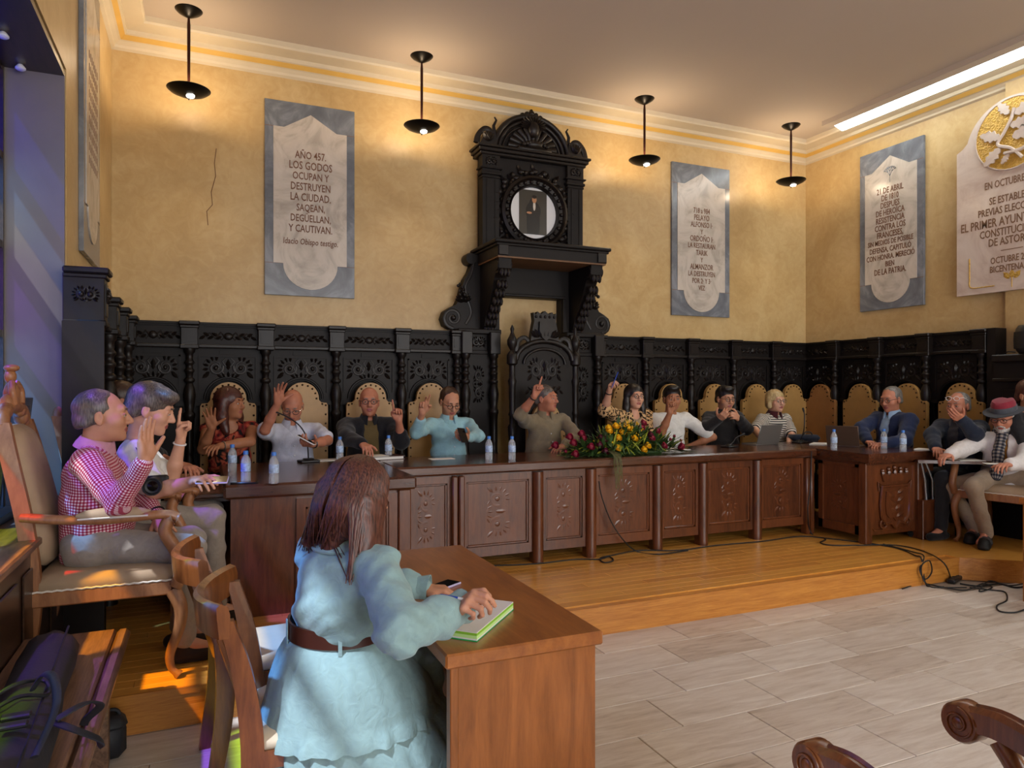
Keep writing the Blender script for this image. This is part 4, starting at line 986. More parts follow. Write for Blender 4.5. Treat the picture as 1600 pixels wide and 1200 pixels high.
cb = thing('camera_bag', 'small black camera bag on the floor behind the bench end', 'bag', (-.38, 3.42, 0), .2)
B().box((-.07, -.07, 0), (.07, .07, .15), .03).obj('body', 'bag', cb, 50); B().box((-.075, -.075, .11), (.075, .075, .17), .03).obj('flap', 'bag', cb, 50)
B().tube(crom([(-.05, 0, .165), (-.03, 0, .19), (.03, 0, .19), (.05, 0, .165)], 5), .008, 6).obj('handle', 'bag', cb, 60)
# ================================================================== UPHOLSTERED ARMCHAIRS (face +x)
def armchair(label, loc, rz, crest=True):
    t = thing('armchair', label, 'armchair', loc, rz, 'carved upholstered armchairs')
    W = .32                                        # half width
    def leg(x, y, sx, sy, nm):
        pts = crom([(x, y, .42), (x + sx * .035, y + sy * .015, .34), (x + sx * .03, y + sy * .01, .24), (x - sx * .01, y, .12), (x - sx * .005, y, .05), (x + sx * .03, y + sy * .01, .012)], 4)
        n = len(pts); B().tube(pts, [.036 - .02 * min(1, 1.25 * k / n) + (.006 if k > n - 3 else 0) for k in range(n)], 10).obj(nm, 'armwood', t, 60)
    for s in (-1, 1):
        leg(.56, s * (W - .02), 1, s, 'front_leg')
        q = crom([(-.10, s * (W - .05), 0), (-.03, s * (W - .05), .2), (0, s * (W - .04), .45), (-.03, s * (W - .05), .75), (-.09, s * (W - .06), 1.05), (-.13, s * (W - .10), 1.22)], 4)
        rs = []
        for p in q: rs.append([(p.x + a * .032, p.y + b * .022, p.z) for a, b in ((-1, -1), (1, -1), (1, 1), (-1, 1))])
        B().rings(rs).obj('back_post', 'armwood', t, 40)
        B().box((-.01, s * (W - .02) - .018, .40), (.56, s * (W - .02) + .018, .465), .006).obj('side_rail', 'armwood', t)
        # arm: rises from the seat rail, sweeps back to the post
        a = crom([(.575, s * (W - .0), .44), (.60, s * (W + .01), .52), (.57, s * (W + .012), .62), (.53, s * (W + .015), .70), (.545, s * (W + .015), .755), (.56, s * (W + .015), .765)], 4)
        B().tube(a, [.03] * (len(a) - 5) + [.028, .028, .03, .034, .036], 10).obj('arm_post', 'armwood', t, 60)
        b = crom([(.585, s * (W + .015), .765), (.52, s * (W + .016), .785), (.30, s * (W + .01), .775), (.10, s * (W - .01), .785), (-.045, s * (W - .04), .80)], 5)
        B().tube(b, [.036] + [.027] * (len(b) - 1), 10, flat=.8).obj('arm_rail', 'armwood', t, 60)
        rs = []
        for k in range(9):
            u = k / 8; x = .17 + .30 * u; r = .034 * (max(0.02, math.sin(PI * u)) ** .35)
            rs.append([(x, s * (W + .010) + r * 1.1 * math.cos(2 * PI * i / 12), .80 + r * .9 * math.sin(2 * PI * i / 12)) for i in range(12)])
        p = B().rings(rs).obj('arm_pad', 'velvet', t, 60)
        B().tube([(x_, s * (W + .010) - .037, .789) for x_ in [.18 + .035 * k for k in range(9)]], .004, 5).obj('gimp', 'trimwhite', p)
    B().box((.54, -W + .02, .40), (.585, W - .02, .465), .006).obj('front_rail', 'armwood', t); B().box((-.02, -W + .05, .40), (.02, W - .05, .465)).obj('back_rail', 'armwood', t)
    rs = []
    for z, q in ((.455, .0), (.475, .01), (.505, .008), (.53, -.02), (.54, -.08)):
        rs.append([(.285 + a * (.285 + q), b * (W - .015 + q), z) for a, b in ((-1, -.85), (-.85, -1), (.85, -1), (1, -.85), (1, .85), (.85, 1), (-.85, 1), (-1, .85))])
    sp = B().rings(rs).obj('seat_cushion', 'velvet', t, 60)
    g = B()
    for s in (-1, 1): g.tube([(-.0 + .57 * k / 30, s * (W - .003) + .0012 * (k % 2), .468 + .003 * (k % 2)) for k in range(31)], .0045, 5)
    g.tube([(.578, -W + .02 + (2 * W - .04) * k / 30, .468 + .003 * (k % 2)) for k in range(31)], .0045, 5); g.obj('gimp', 'trimwhite', sp)
    # back pad (rounded top) leaning
    rs = []; n = 22
    def backx(z): return -.0 - .02 * ((z - .45) / .3) - .08 * max(0, (z - .7) / .5) ** 1.1
    outl = []
    for i in range(n):
        a = 2 * PI * i / n; y = (W - .085) * (abs(math.cos(a)) ** .55) * (1 if math.cos(a) > 0 else -1); z = .87 + .335 * (abs(math.sin(a)) ** .7) * (1 if math.sin(a) > 0 else -1); outl.append((y, z))
    for off, q in ((-.045, .93), (-.03, 1.0), (.02, 1.0), (.05, .93), (.062, .75), (.066, .3)):
        rs.append([(backx(.87 + (z - .87) * q) + off, y * q, .87 + (z - .87) * q) for y, z in outl])
    B().rings(rs).obj('back_pad', 'velvet', t, 60)
    B().box((-.06, -W + .07, .535), (-.01, W - .07, .58)).obj('lower_back_rail', 'armwood', t)
    top = crom([(-.13, -W + .10, 1.20), (-.135, -.17, 1.265), (-.14, 0, 1.29), (-.135, .17, 1.265), (-.13, W - .10, 1.20)], 5); B().tube(top, .03, 8).obj('crest_rail', 'armwood', t, 60)
    if crest:
        c = B(); c.ball((-.14, 0, 1.34), (.035, .06, .07), 10, 7); c.ball((-.145, 0, 1.43), (.026, .032, .035), 10, 7); c.ball((-.14, 0, 1.47), (.034, .042, .018), 10, 6)
        for s in (-1, 1):
            c.ball((-.14, s * .075, 1.30), (.032, .045, .05), 9, 6); c.ball((-.135, s * .13, 1.27), (.03, .04, .04), 9, 6); c.tube(crom([(-.13, s * .04, 1.4), (-.12, s * .085, 1.36), (-.115, s * .07, 1.30)], 4), .016, 7)
            leafy = c.ball((-.14, s * .19, 1.235), (.035, .035, .05), 9, 6)
        c.obj('carved_crest', 'armwood', t, 60)
    return t
armchair('tall carved armchair of the man in the red checked shirt', (-.70, 4.02, PZ), 0)
armchair('carved armchair of the woman in the white t-shirt', (-.62, 4.86, PZ), 0, False)
armchair('carved armchair under the man in the hat', (6.82, 4.06, PZ), PI + .22, False)
# chair in the lower right corner, only its scrolled arms in view
def scroll_chair():
    t = thing('scroll_armchair', 'dark armchair with scrolled arms in the lower right corner', 'armchair', (1.65, .98, 0))
    for s in (-1, 1):
        a = B(); x = s * .275
        cs = crom([(0, .29, .655), (0, .20, .665), (0, .05, .635), (0, -.10, .60), (0, -.25, .60)], 5)
        rs = []
        for k, p in enumerate(cs):
            h = .034; w = .030
            rs.append([(x - w, p.y, p.z - h), (x + w, p.y, p.z - h), (x + w, p.y, p.z + h * .6), (x + w * .5, p.y, p.z + h), (x + w * .3, p.y, p.z + h * .78), (x - w * .3, p.y, p.z + h * .78), (x - w * .5, p.y, p.z + h), (x - w, p.y, p.z + h * .6)])
        a.rings(rs)
        a.lathe([(0, -.034), (.048, -.034), (.054, -.026), (.054, .026), (.048, .034), (0, .034)], (x, .31, .635), 24, 'x')
        ar = a.obj('arm', 'chairwood', t, 40)
        for q in (-.036, .036):
            v = B(); v.tube([(x + q, .31 + p[0], .635 + p[1]) for p in spiral(0, 0, .044, 1.5, PI / 2, 26, .35, 1)], .0035, 6); v.ball((x + q * .95, .31, .635), (.006, .018, .018), 10, 6)
            v.obj('volute', 'chairwood', ar, 60)
        g = crom([(x, .22, .62), (x, .17, .55), (x, .19, .48), (x, .22, .44)], 4); B().tube(g, .026, 8).obj('arm_support', 'chairwood', t, 60)
        B().box((x - .025, .17, 0), (x + .025, .22, .44), .005).obj('front_leg', 'chairwood', t)
        B().box((x - .022, -.28, 0), (x + .022, -.235, 1.02), .005).obj('rear_leg', 'chairwood', t)
    B().box((-.25, -.24, .38), (.25, .22, .44), .006).obj('seat_frame', 'chairwood', t)
    B().box((-.245, -.23, .44), (.245, .23, .48), .018).obj('seat_pad', 'brownleather', t, 50)
    B().box((-.25, -.275, .60), (.25, -.24, 1.0), .01).obj('backrest', 'brownleather', t)
scroll_chair()
# ================================================================== BODIES: implicit surfaces turned into continuous meshes
V3 = lambda v: np.array((v[0], v[1], v[2]), dtype=np.float64)
def unit(v):
    v = np.asarray(v, float); n = np.linalg.norm(v); return v / n if n > 1e-9 else v
class Field:
    def __init__(s): s.p = []
    def cone(s, a, b, ra, rb=None, k=.02, op=1, flat=None):
        """capsule with two radii; flat = (direction, factor) squashes it along a direction"""
        s.p.append(('c', V3(a), V3(b), ra, ra if rb is None else rb, k, op, flat)); return s
    def ell(s, c, r, R=None, k=.02, op=1):
        s.p.append(('e', V3(c), np.array(r, float), np.eye(3) if R is None else np.asarray(R, float), k, op)); return s
    def bounds(s):
        lo = np.full(3, 1e9); hi = -lo
        for q in s.p:
            if q[-2 if q[0] == 'c' else -1] < 0: continue
            if q[0] == 'c': m = max(q[3], q[4]); lo = np.minimum(lo, np.minimum(q[1], q[2]) - m); hi = np.maximum(hi, np.maximum(q[1], q[2]) + m)
            else: m = max(q[2]); lo = np.minimum(lo, q[1] - m); hi = np.maximum(hi, q[1] + m)
        return lo, hi
    def mesh(s, vox, fine=None, vf=None, disp=None, cut=None):
        lo, hi = s.bounds(); pad = .02; lo = lo - pad; hi = hi + pad
        ax = []
        for i in range(3):
            iv = sorted([(max(lo[i], a[i]), min(hi[i], b[i])) for a, b in (fine or [])]); iv = [x for x in iv if x[1] > x[0]]; mg = []
            for a, b in iv:
                if mg and a <= mg[-1][1] + .02: mg[-1] = (mg[-1][0], max(b, mg[-1][1]))
                else: mg.append((a, b))
            c = []; cur = lo[i]
            for a, b in mg:
                if a > cur: c.append(np.linspace(cur, a, max(2, int((a - cur) / vox) + 1), endpoint=False))
                c.append(np.linspace(a, b, max(2, int((b - a) / vf) + 1), endpoint=False)); cur = b
            c.append(np.linspace(cur, hi[i] + 1e-4, max(2, int((hi[i] - cur) / vox) + 2))); ax.append(np.concatenate(c))
        V = np.full([len(a) for a in ax], .3, np.float32)
        for q in s.p:
            if q[0] == 'c':
                _, a, b, ra, rb, k, op, flat = q; m = max(ra, rb); l, h = np.minimum(a, b) - m, np.maximum(a, b) + m
            else:
                _, c, r, R, k, op = q; m = max(r); l, h = c - m, c + m
            pd = k + 3 * vox; sl = []
            for i in range(3):
                i0 = np.searchsorted(ax[i], l[i] - pd); i1 = np.searchsorted(ax[i], h[i] + pd); sl.append(slice(i0, i1))
            if any(x.stop <= x.start for x in sl): continue
            X = ax[0][sl[0]][:, None, None]; Y = ax[1][sl[1]][None, :, None]; Z = ax[2][sl[2]][None, None, :]
            if q[0] == 'c':
                dx, dy, dz = X - a[0], Y - a[1], Z - a[2]; ba = b - a; sc = 1.0
                if flat is not None:
                    n = unit(flat[0]); f = flat[1] - 1; t = (dx * n[0] + dy * n[1] + dz * n[2]) * f; dx, dy, dz = dx + n[0] * t, dy + n[1] * t, dz + n[2] * t
                    ba = ba + n * (ba @ n) * f; sc = 1 / flat[1] ** .5
                L = max(ba @ ba, 1e-9); t = np.clip((dx * ba[0] + dy * ba[1] + dz * ba[2]) / L, 0, 1)
                d = np.sqrt((dx - t * ba[0]) ** 2 + (dy - t * ba[1]) ** 2 + (dz - t * ba[2]) ** 2) - (ra + (rb - ra) * t); d = d * sc
            else:
                dx, dy, dz = X - c[0], Y - c[1], Z - c[2]
                u = [(R[0, j] * dx + R[1, j] * dy + R[2, j] * dz) for j in range(3)]
                k0 = np.sqrt(sum((u[j] / r[j]) ** 2 for j in range(3))); k1 = np.sqrt(sum((u[j] / r[j] ** 2) ** 2 for j in range(3))) + 1e-6
                d = k0 * (k0 - 1) / k1
            S = V[sl[0], sl[1], sl[2]]; d = d.astype(np.float32)
            if op > 0:
                h = np.clip(.5 + .5 * (S - d) / k, 0, 1); V[sl[0], sl[1], sl[2]] = S * (1 - h) + d * h - k * h * (1 - h)
            else:
                d = -d; h = np.clip(.5 - .5 * (S - d) / k, 0, 1); V[sl[0], sl[1], sl[2]] = S * (1 - h) + d * h + k * h * (1 - h)
        if disp is not None: V += disp(ax[0][:, None, None], ax[1][None, :, None], ax[2][None, None, :]).astype(np.float32)
        if cut is not None:
            for (n, o) in cut:     # keep where (p-o).n < 0
                V = np.maximum(V, ((ax[0][:, None, None] - o[0]) * n[0] + (ax[1][None, :, None] - o[1]) * n[1] + (ax[2][None, None, :] - o[2]) * n[2]).astype(np.float32))
        return nets(V, ax)
_C = np.array([(0, 0, 0), (1, 0, 0), (0, 1, 0), (1, 1, 0), (0, 0, 1), (1, 0, 1), (0, 1, 1), (1, 1, 1)])
_E = [(0, 1), (2, 3), (4, 5), (6, 7), (0, 2), (1, 3), (4, 6), (5, 7), (0, 4), (1, 5), (2, 6), (3, 7)]
def nets(V, ax):
    I = V < 0; I[0] = I[-1] = False; I[:, 0] = I[:, -1] = False; I[:, :, 0] = I[:, :, -1] = False; V = np.where(I, V, np.maximum(V, 1e-5))
    cnt = np.zeros([n - 1 for n in I.shape], np.int8)
    for c in _C: cnt += I[c[0]:I.shape[0] - 1 + c[0], c[1]:I.shape[1] - 1 + c[1], c[2]:I.shape[2] - 1 + c[2]]
    cells = np.argwhere((cnt > 0) & (cnt < 8)); n = len(cells)
    idx = np.full(cnt.shape, -1, np.int32); idx[cells[:, 0], cells[:, 1], cells[:, 2]] = np.arange(n)
    cv = np.stack([V[cells[:, 0] + c[0], cells[:, 1] + c[1], cells[:, 2] + c[2]] for c in _C], 1)
    pos = np.zeros((n, 3)); num = np.zeros(n)
    for i, j in _E:
        s = (cv[:, i] < 0) != (cv[:, j] < 0); t = np.where(s, cv[:, i] / np.where(s, cv[:, i] - cv[:, j], 1), 0)
        pos += np.where(s[:, None], _C[i] + t[:, None] * (_C[j] - _C[i]), 0); num += s
    pos /= num[:, None]
    out = np.stack([ax[a][cells[:, a]] + pos[:, a] * (ax[a][cells[:, a] + 1] - ax[a][cells[:, a]]) for a in range(3)], 1)
    Q = []
    for a in range(3):
        b, c = (a + 1) % 3, (a + 2) % 3
        sl0 = [slice(None)] * 3; sl1 = [slice(None)] * 3; sl0[a] = slice(0, -1); sl1[a] = slice(1, None)
        ch = I[tuple(sl0)] != I[tuple(sl1)]
        e = np.argwhere(ch); e = e[(e[:, b] > 0) & (e[:, c] > 0)]
        def cell(db, dc):
            q = e.copy(); q[:, b] += db; q[:, c] += dc; q[:, b] = np.clip(q[:, b], 0, cnt.shape[b] - 1); q[:, c] = np.clip(q[:, c], 0, cnt.shape[c] - 1); return idx[q[:, 0], q[:, 1], q[:, 2]]
        q = np.stack([cell(-1, -1), cell(0, -1), cell(0, 0), cell(-1, 0)], 1)
        ins = I[e[:, 0], e[:, 1], e[:, 2]]; q = np.where(ins[:, None], q, q[:, ::-1]); Q.append(q)
    Q = np.concatenate(Q); Q = Q[(Q >= 0).all(1)]
    return out, Q
def np_obj(name, vq, mats, parent, origin, mi=None, attr=None):
    v, q = vq; me = bpy.data.meshes.new(name); n, m = len(v), len(q); v = v - V3(origin)
    me.vertices.add(n); me.vertices.foreach_set('co', v.astype(np.float32).ravel())
    me.loops.add(4 * m); me.loops.foreach_set('vertex_index', q.astype(np.int32).ravel())
    me.polygons.add(m); me.polygons.foreach_set('loop_start', np.arange(0, 4 * m, 4, dtype=np.int32)); me.polygons.foreach_set('use_smooth', np.ones(m, bool))
    for x in mats: me.materials.append(M[x] if isinstance(x, str) else x)
    if mi is not None: me.polygons.foreach_set('material_index', mi.astype(np.int32))
    me.update(calc_edges=True); me.validate()
    if attr is not None:
        a = me.attributes.new('cloth', 'FLOAT_VECTOR', 'POINT'); a.data.foreach_set('vector', attr.astype(np.float32).ravel())
    o = link(bpy.data.objects.new(name, me)); o.parent = parent; return o
def bone_coords(v, bones):
    """fabric coordinates along / round the nearest bone"""
    best = np.full(len(v), 1e9); out = np.zeros((len(v), 3))
    for bi, (a, b, r, ref) in enumerate(bones):
        a, b = V3(a), V3(b); ba = b - a; L = np.linalg.norm(ba); d = ba / L; x = v - a; t = np.clip(x @ d, 0, L); p = x - t[:, None] * d; ds = np.linalg.norm(p, axis=1) - r
        u = unit(np.asarray(ref, float) - d * (np.asarray(ref, float) @ d)); w = np.cross(d, u); ang = np.arctan2(p @ w, p @ u)
        m = ds < best; best[m] = ds[m]; out[m] = np.stack([(x @ d)[m], ang[m] * r, np.full(m.sum(), bi * .37)], 1)
    return out
def wrinkle(amp, f, seed=0.0):
    def g(x, y, z):
        return amp * (np.sin(f * (x * 1.3 + z * .7) + 2.1 * np.sin(f * .6 * (y + z) + seed)) * .6 + np.sin(f * 1.9 * (z * 1.1 - x * .5 + y * .4) + 1.7 * np.sin(f * .9 * x + seed)) * .4)
    return g
def solve(anchor, px_, L, near=True):
    """point on the pixel's ray at distance L from the anchor joint"""
    o = np.array((0, 0, CAMH)); d = V3(ray(*px_)); dn = np.linalg.norm(d); u = d / dn; w = V3(anchor) - o; t = w @ u; h2 = w @ w - t * t; q = L * L - h2
    if q <= 0: return o + u * t
    return o + u * (t - q ** .5 if near else t + q ** .5)
def rotm(yaw, pitch=0.0, roll=0.0):
    """columns: right, forward, up for a head looking along world yaw; pitch>0 looks up"""
    f = np.array((math.cos(yaw) * math.cos(pitch), math.sin(yaw) * math.cos(pitch), math.sin(pitch))); r = unit(np.cross(f, (0, 0, 1))); u = np.cross(r, f)
    c, s = math.cos(roll), math.sin(roll); r, u = r * c + u * s, u * c - r * s
    return np.stack([r, f, u], 1)
# ---- hand
POSES = {'open': ([(6, 8, 6)] * 4, (12, 4, -4, -13), (35, 8)), 'flat': ([(4, 6, 4)] * 4, (3, 1, -1, -3), (14, 4)), 'point': ([(0, 4, 4), (78, 95, 55), (80, 95, 55), (80, 95, 55)], (0, 0, 0, 0), (8, 60)),
         'point2': ([(8, 8, 4), (20, 30, 20), (75, 90, 50), (80, 95, 55)], (4, -2, 0, 0), (12, 50)), 'fist': ([(70, 95, 55)] * 4, (0, 0, 0, 0), (10, 55)), 'relax': ([(25, 30, 18), (28, 34, 20), (32, 36, 22), (36, 40, 24)], (4, 1, -2, -5), (22, 20)),
         'pen': ([(45, 50, 25), (52, 62, 35), (62, 75, 40), (68, 80, 45)], (3, 0, 0, -2), (20, 45)), 'grip': ([(40, 55, 30)] * 4, (2, 0, -1, -3), (30, 30))}
def hand(Fd, W, d, n, side, pose, sc=1.0):
    W = V3(W); d = unit(V3(d)); n = V3(n); n = unit(n - d * (n @ d)); th = np.cross(d, n) if side == 'R' else np.cross(n, d)
    cur, spr, (ta, tc) = POSES[pose]; L = .092 * sc
    P = lambda f, s, o=0.0: W + d * f * sc + th * s * sc + n * o * sc
    kn = [P(.092, .030), P(.096, .010), P(.092, -.010), P(.083, -.029)]
    for i, kk in enumerate(kn): Fd.cone(P(.006, .014 - .009 * i), kk, .015 * sc, .0115 * sc, k=.012)
    Fd.ell(P(.05, .026, .008), (.018 * sc, .030 * sc, .014 * sc), np.stack([th, d, n], 1), k=.012)
    Fd.ell(P(.045, -.024, .006), (.014 * sc, .034 * sc, .012 * sc), np.stack([th, d, n], 1), k=.012)
    lens = [(.043, .025, .02), (.047, .029, .021), (.044, .027, .02), (.034, .020, .018)]
    for i in range(4):
        a = math.radians(spr[i]); f = d * math.cos(a) + th * math.sin(a); p = kn[i]; ang = 0; r = .0098 if i < 3 else .0086
        for j in range(3):
            ang += math.radians(cur[i][j]); dr = f * math.cos(ang) + n * math.sin(ang); q = p + dr * lens[i][j] * sc
            Fd.cone(p, q, (r - .0008 * j) * sc, (r - .0008 * (j + 1)) * sc, k=.0035 if j else .006); p = q
    a = math.radians(ta); f = d * math.cos(a + .35) + th * math.sin(a + .35); p = P(.022, .028, .006); ang = 0.1
    for j, l in enumerate((.042, .032, .026)):
        dr = unit(f * math.cos(ang) + n * math.sin(ang) * .8 - th * math.sin(max(0, ang - .2)) * .8); q = p + dr * l * sc; Fd.cone(p, q, (.0135 - .0016 * j) * sc, (.012 - .0016 * j) * sc, k=.008 if j == 0 else .004); p = q; ang += math.radians(tc) * .6
# ---- head (local: x right, y forward, z up)
def head(Fd, H, R, s=1.0, fem=False, jaw=1.0):
    T = lambda x, y, z: H + R @ (np.array((x, y, z)) * s)
    E = lambda c, r, k=.02, op=1: Fd.ell(T(*c), np.array(r) * s, R, k, op)
    E((0, -.018, .035), (.074, .095, .083)); E((0, .028, -.02), (.063 * jaw, .066, .088), .03); E((0, .032, -.072), (.050 * jaw, .052, .042), .03); E((0, .074, -.099), (.018, .016, .015), .025)
    Fd.cone(T(-.034, .078, .030), T(.034, .078, .030), .014 * s, k=.018)
    for q in (-1, 1):
        E((q * .042, .055, -.026), (.027, .030, .028), .025)
        E((q * .032, .100, .004), (.019, .013, .0115), .012, -1)
        E((q * .032, .0815, .004), (.0145, .0125, .0120), .002)
        E((q * .077, -.008, -.006), (.0075, .019, .031), .006); E((q * .074, -.003, -.03), (.007, .010, .012), .006); E((q * .0845, -.003, -.002), (.005, .010, .017), .004, -1)
        E((q * .0115, .098, -.034), (.0085, .010, .008), .008)
    Fd.cone(T(0, .088, .016), T(0, .112, -.028), .0085 * s, .0125 * s, k=.012)
    E((0, .088, -.0575), (.024, .011, .0058), .006); E((0, .087, -.0695), (.020, .011, .0068), .006); E((0, .101, -.0635), (.024, .008, .0022), .003, -1)
def hair_field(H, R, s, style):
    Fd = Field(); T = lambda x, y, z: H + R @ (np.array((x, y, z)) * s)
    E = lambda c, r, k=.015, op=1: Fd.ell(T(*c), np.array(r) * s, R, k, op)
    if style == 'short':
        E((0, -.024, .040), (.083, .101, .090)); E((0, -.055, -.02), (.075, .066, .065), .02)
        E((0, .10, -.045), (.085, .075, .098), .015, -1); E((0, .02, -.10), (.12, .14, .075), .02, -1)
    elif style == 'quiff':
        E((0, -.022, .044), (.084, .102, .092)); E((0, .05, .105), (.06, .045, .03), .03); E((0, -.055, -.02), (.076, .066, .065), .02)
        E((0, .112, -.055), (.080, .075, .1), .012, -1); E((0, .02, -.10), (.12, .14, .075), .02, -1)
    elif style == 'receding':
        E((0, -.030, .036), (.082, .096, .086)); E((0, -.055, -.02), (.076, .066, .065), .02)
        E((0, .10, -.01), (.068, .085, .125), .015, -1); E((0, .02, -.10), (.12, .14, .075), .02, -1)
    elif style == 'thin':
        E((0, -.028, .038), (.082, .097, .0865)); E((0, -.055, -.02), (.076, .066, .065), .02)
        E((0, .115, -.02), (.075, .080, .122), .015, -1); E((0, .02, -.10), (.12, .14, .075), .02, -1)
        for q in (-1, 1): E((q * .06, .06, .07), (.03, .035, .04), .01, -1)
    elif style == 'bald':
        E((0, -.03, .01), (.0785, .087, .062)); E((0, .05, .10), (.12, .12, .075), .02, -1); E((0, -.03, .112), (.12, .14, .07), .01, -1); E((0, .09, -.02), (.1, .085, .12), .012, -1); E((0, .02, -.10), (.12, .14, .072), .02, -1)
    elif style == 'bob':
        E((0, -.022, .040), (.092, .108, .094)); 
        for q in (-1, 1): Fd.cone(T(q * .075, -.01, .02), T(q * .076, .0, -.055), .034 * s, .026 * s, k=.03)
        E((0, -.06, -.03), (.082, .06, .07), .03); E((0, .11, -.05), (.062, .075, .105), .014, -1); E((0, .05, -.15), (.12, .12, .075), .02, -1)
    elif style == 'crop':
        E((0, -.020, .046), (.088, .108, .094)); E((0, -.065, -.02), (.078, .062, .07), .02); E((.03, .06, .085), (.06, .055, .035), .03)
        E((0, .115, -.055), (.085, .075, .098), .015, -1); E((0, .03, -.10), (.12, .13, .072), .02, -1)
    elif style == 'long':
        E((0, -.022, .040), (.090, .107, .094))
        for q in (-1, 1):
            Fd.cone(T(q * .074, -.01, .03), T(q * .088, .0, -.10), .036 * s, .034 * s, k=.03); Fd.cone(T(q * .088, .0, -.10), T(q * .092, .03, -.22), .034 * s, .022 * s, k=.03)
        E((0, -.07, -.08), (.09, .05, .13), .03); E((0, .115, -.05), (.058, .075, .112), .014, -1)
    elif style == 'fringe':
        E((0, -.022, .042), (.096, .112, .098))
        for q in (-1, 1):
            Fd.cone(T(q * .076, -.01, .03), T(q * .098, -.01, -.10), .042 * s, .045 * s, k=.03); Fd.cone(T(q * .098, -.01, -.10), T(q * .09, .02, -.21), .045 * s, .028 * s, k=.03)
        E((0, -.07, -.08), (.1, .06, .13), .03); E((0, .125, -.075), (.060, .08, .105), .014, -1)
    elif style == 'sides':
        E((0, -.030, .005), (.084, .096, .07)); E((0, .09, -.02), (.09, .085, .12), .012, -1); E((0, .02, -.10), (.12, .14, .06), .02, -1)
    return Fd
def hair_noise(H, amp):
    def g(x, y, z):
        return amp * (np.sin(95 * (x - H[0]) + 40 * (y - H[1]) + 6 * np.sin(22 * (z - H[2]))) * .6 + np.sin(130 * (y - H[1]) - 60 * (x - H[0]) + 3 * np.sin(30 * (z - H[2]))) * .4)
    return g
def hair_mat(name, c, c2=None):
    m, t, b = nt(name); v = coords(t, 'Object', (60, 60, 7)); n = nd(t, 'ShaderNodeTexNoise', i_Scale=3.0, i_Detail=4.0); t.links.new(v, n.inputs[0])
    c2 = c2 or tuple(min(1, x * 1.9) for x in c)
    t.links.new(ramp(t, n.outputs[0], [(.35, c), (.7, c2)]), b.inputs['Base Color']); b.inputs['Roughness'].default_value = .42; bump(t, b, n.outputs[0], .35, .004); M[name] = m; return name
for n_, a_, b_ in (('hair_black', '0d0a09', '241b16'), ('hair_brown', '2a1a12', '4a3022'), ('hair_red', '2c1210', '5a2a20'), ('hair_grey', '4a4540', '8a837b'), ('hair_blonde', '8f7448', 'cdb583'), ('hair_ash', '3a332f', '6e625a'), ('hair_auburn', '2f1814', '6b3f31'), ('hair_white', '8d8882', 'c4bfb8')): hair_mat(n_, hexc(a_), hexc(b_))
# ---- cloth materials
def cloth(name, c, rough=.85, bmp=.25, bscale=26, noise=.08):
    m, t, b = nt(name); v = coords(t, 'Object'); n = nd(t, 'ShaderNodeTexNoise', i_Scale=bscale, i_Detail=5.0, i_Distortion=1.2); t.links.new(v, n.inputs[0])
    t.links.new(ramp(t, n.outputs[0], [(.3, tuple(x * (1 - noise) for x in c)), (.7, tuple(min(1, x * (1 + noise)) for x in c))]), b.inputs['Base Color'])
    b.inputs['Roughness'].default_value = rough; b.inputs['Specular IOR Level'].default_value = .25; b.inputs['Sheen Weight'].default_value = .15; bump(t, b, n.outputs[0], bmp, .012); M[name] = m; return name
def cloth_attr(name, build):
    m, t, b = nt(name); at = nd(t, 'ShaderNodeAttribute', attribute_name='cloth'); build(t, b, at.outputs['Vector']); b.inputs['Roughness'].default_value = .8; b.inputs['Specular IOR Level'].default_value = .25; M[name] = m; return name
def _stripe(t, sock, period, duty):
    a = nd(t, 'ShaderNodeMath', operation='DIVIDE'); a.inputs[1].default_value = period; t.links.new(sock, a.inputs[0]); f = nd(t, 'ShaderNodeMath', operation='FRACT'); t.links.new(a.outputs[0], f.inputs[0])
    l = nd(t, 'ShaderNodeMath', operation='LESS_THAN'); l.inputs[1].default_value = duty; t.links.new(f.outputs[0], l.inputs[0]); return l.outputs[0]
def _gingham(t, b, v):
    sp = nd(t, 'ShaderNodeSeparateXYZ'); t.links.new(v, sp.inputs[0]); s1, s2 = _stripe(t, sp.outputs[0], .0135, .5), _stripe(t, sp.outputs[1], .0135, .5)
    ad = nd(t, 'ShaderNodeMath', operation='ADD'); t.links.new(s1, ad.inputs[0]); t.links.new(s2, ad.inputs[1]); hv = nd(t, 'ShaderNodeMath', operation='MULTIPLY'); hv.inputs[1].default_value = .5; t.links.new(ad.outputs[0], hv.inputs[0])
    t.links.new(ramp(t, hv.outputs[0], [(0.0, hexc('dccbcb')), (.5, hexc('b4566a')), (1.0, hexc('85142e'))]), b.inputs['Base Color'])
cloth_attr('gingham', _gingham)
def _breton(t, b, v):
    sp = nd(t, 'ShaderNodeSeparateXYZ'); t.links.new(v, sp.inputs[0]); s = _stripe(t, sp.outputs[0], .024, .45); t.links.new(ramp(t, s, [(0.0, hexc('c9c1b4')), (1.0, hexc('2a2a2c'))]), b.inputs['Base Color'])
cloth_attr('breton', _breton)
def _leo(t, b, v):
    vo = nd(t, 'ShaderNodeTexVoronoi', i_Scale=46.0); t.links.new(v, vo.inputs['Vector']); t.links.new(ramp(t, vo.outputs['Distance'], [(.0, hexc('5a3a1c')), (.18, hexc('1c120c')), (.46, hexc('1c120c')), (.52, hexc('c9a373'))]), b.inputs['Base Color'])
cloth_attr('leopard', _leo)
def _print(t, b, v):
    n = nd(t, 'ShaderNodeTexNoise', i_Scale=11.0, i_Detail=1.5, i_Distortion=1.0); t.links.new(v, n.inputs[0]); t.links.new(ramp(t, n.outputs[0], [(.42, hexc('120c0c')), (.5, hexc('7e1e1e')), (.57, hexc('b0563c')), (.63, hexc('141010'))]), b.inputs['Base Color'])
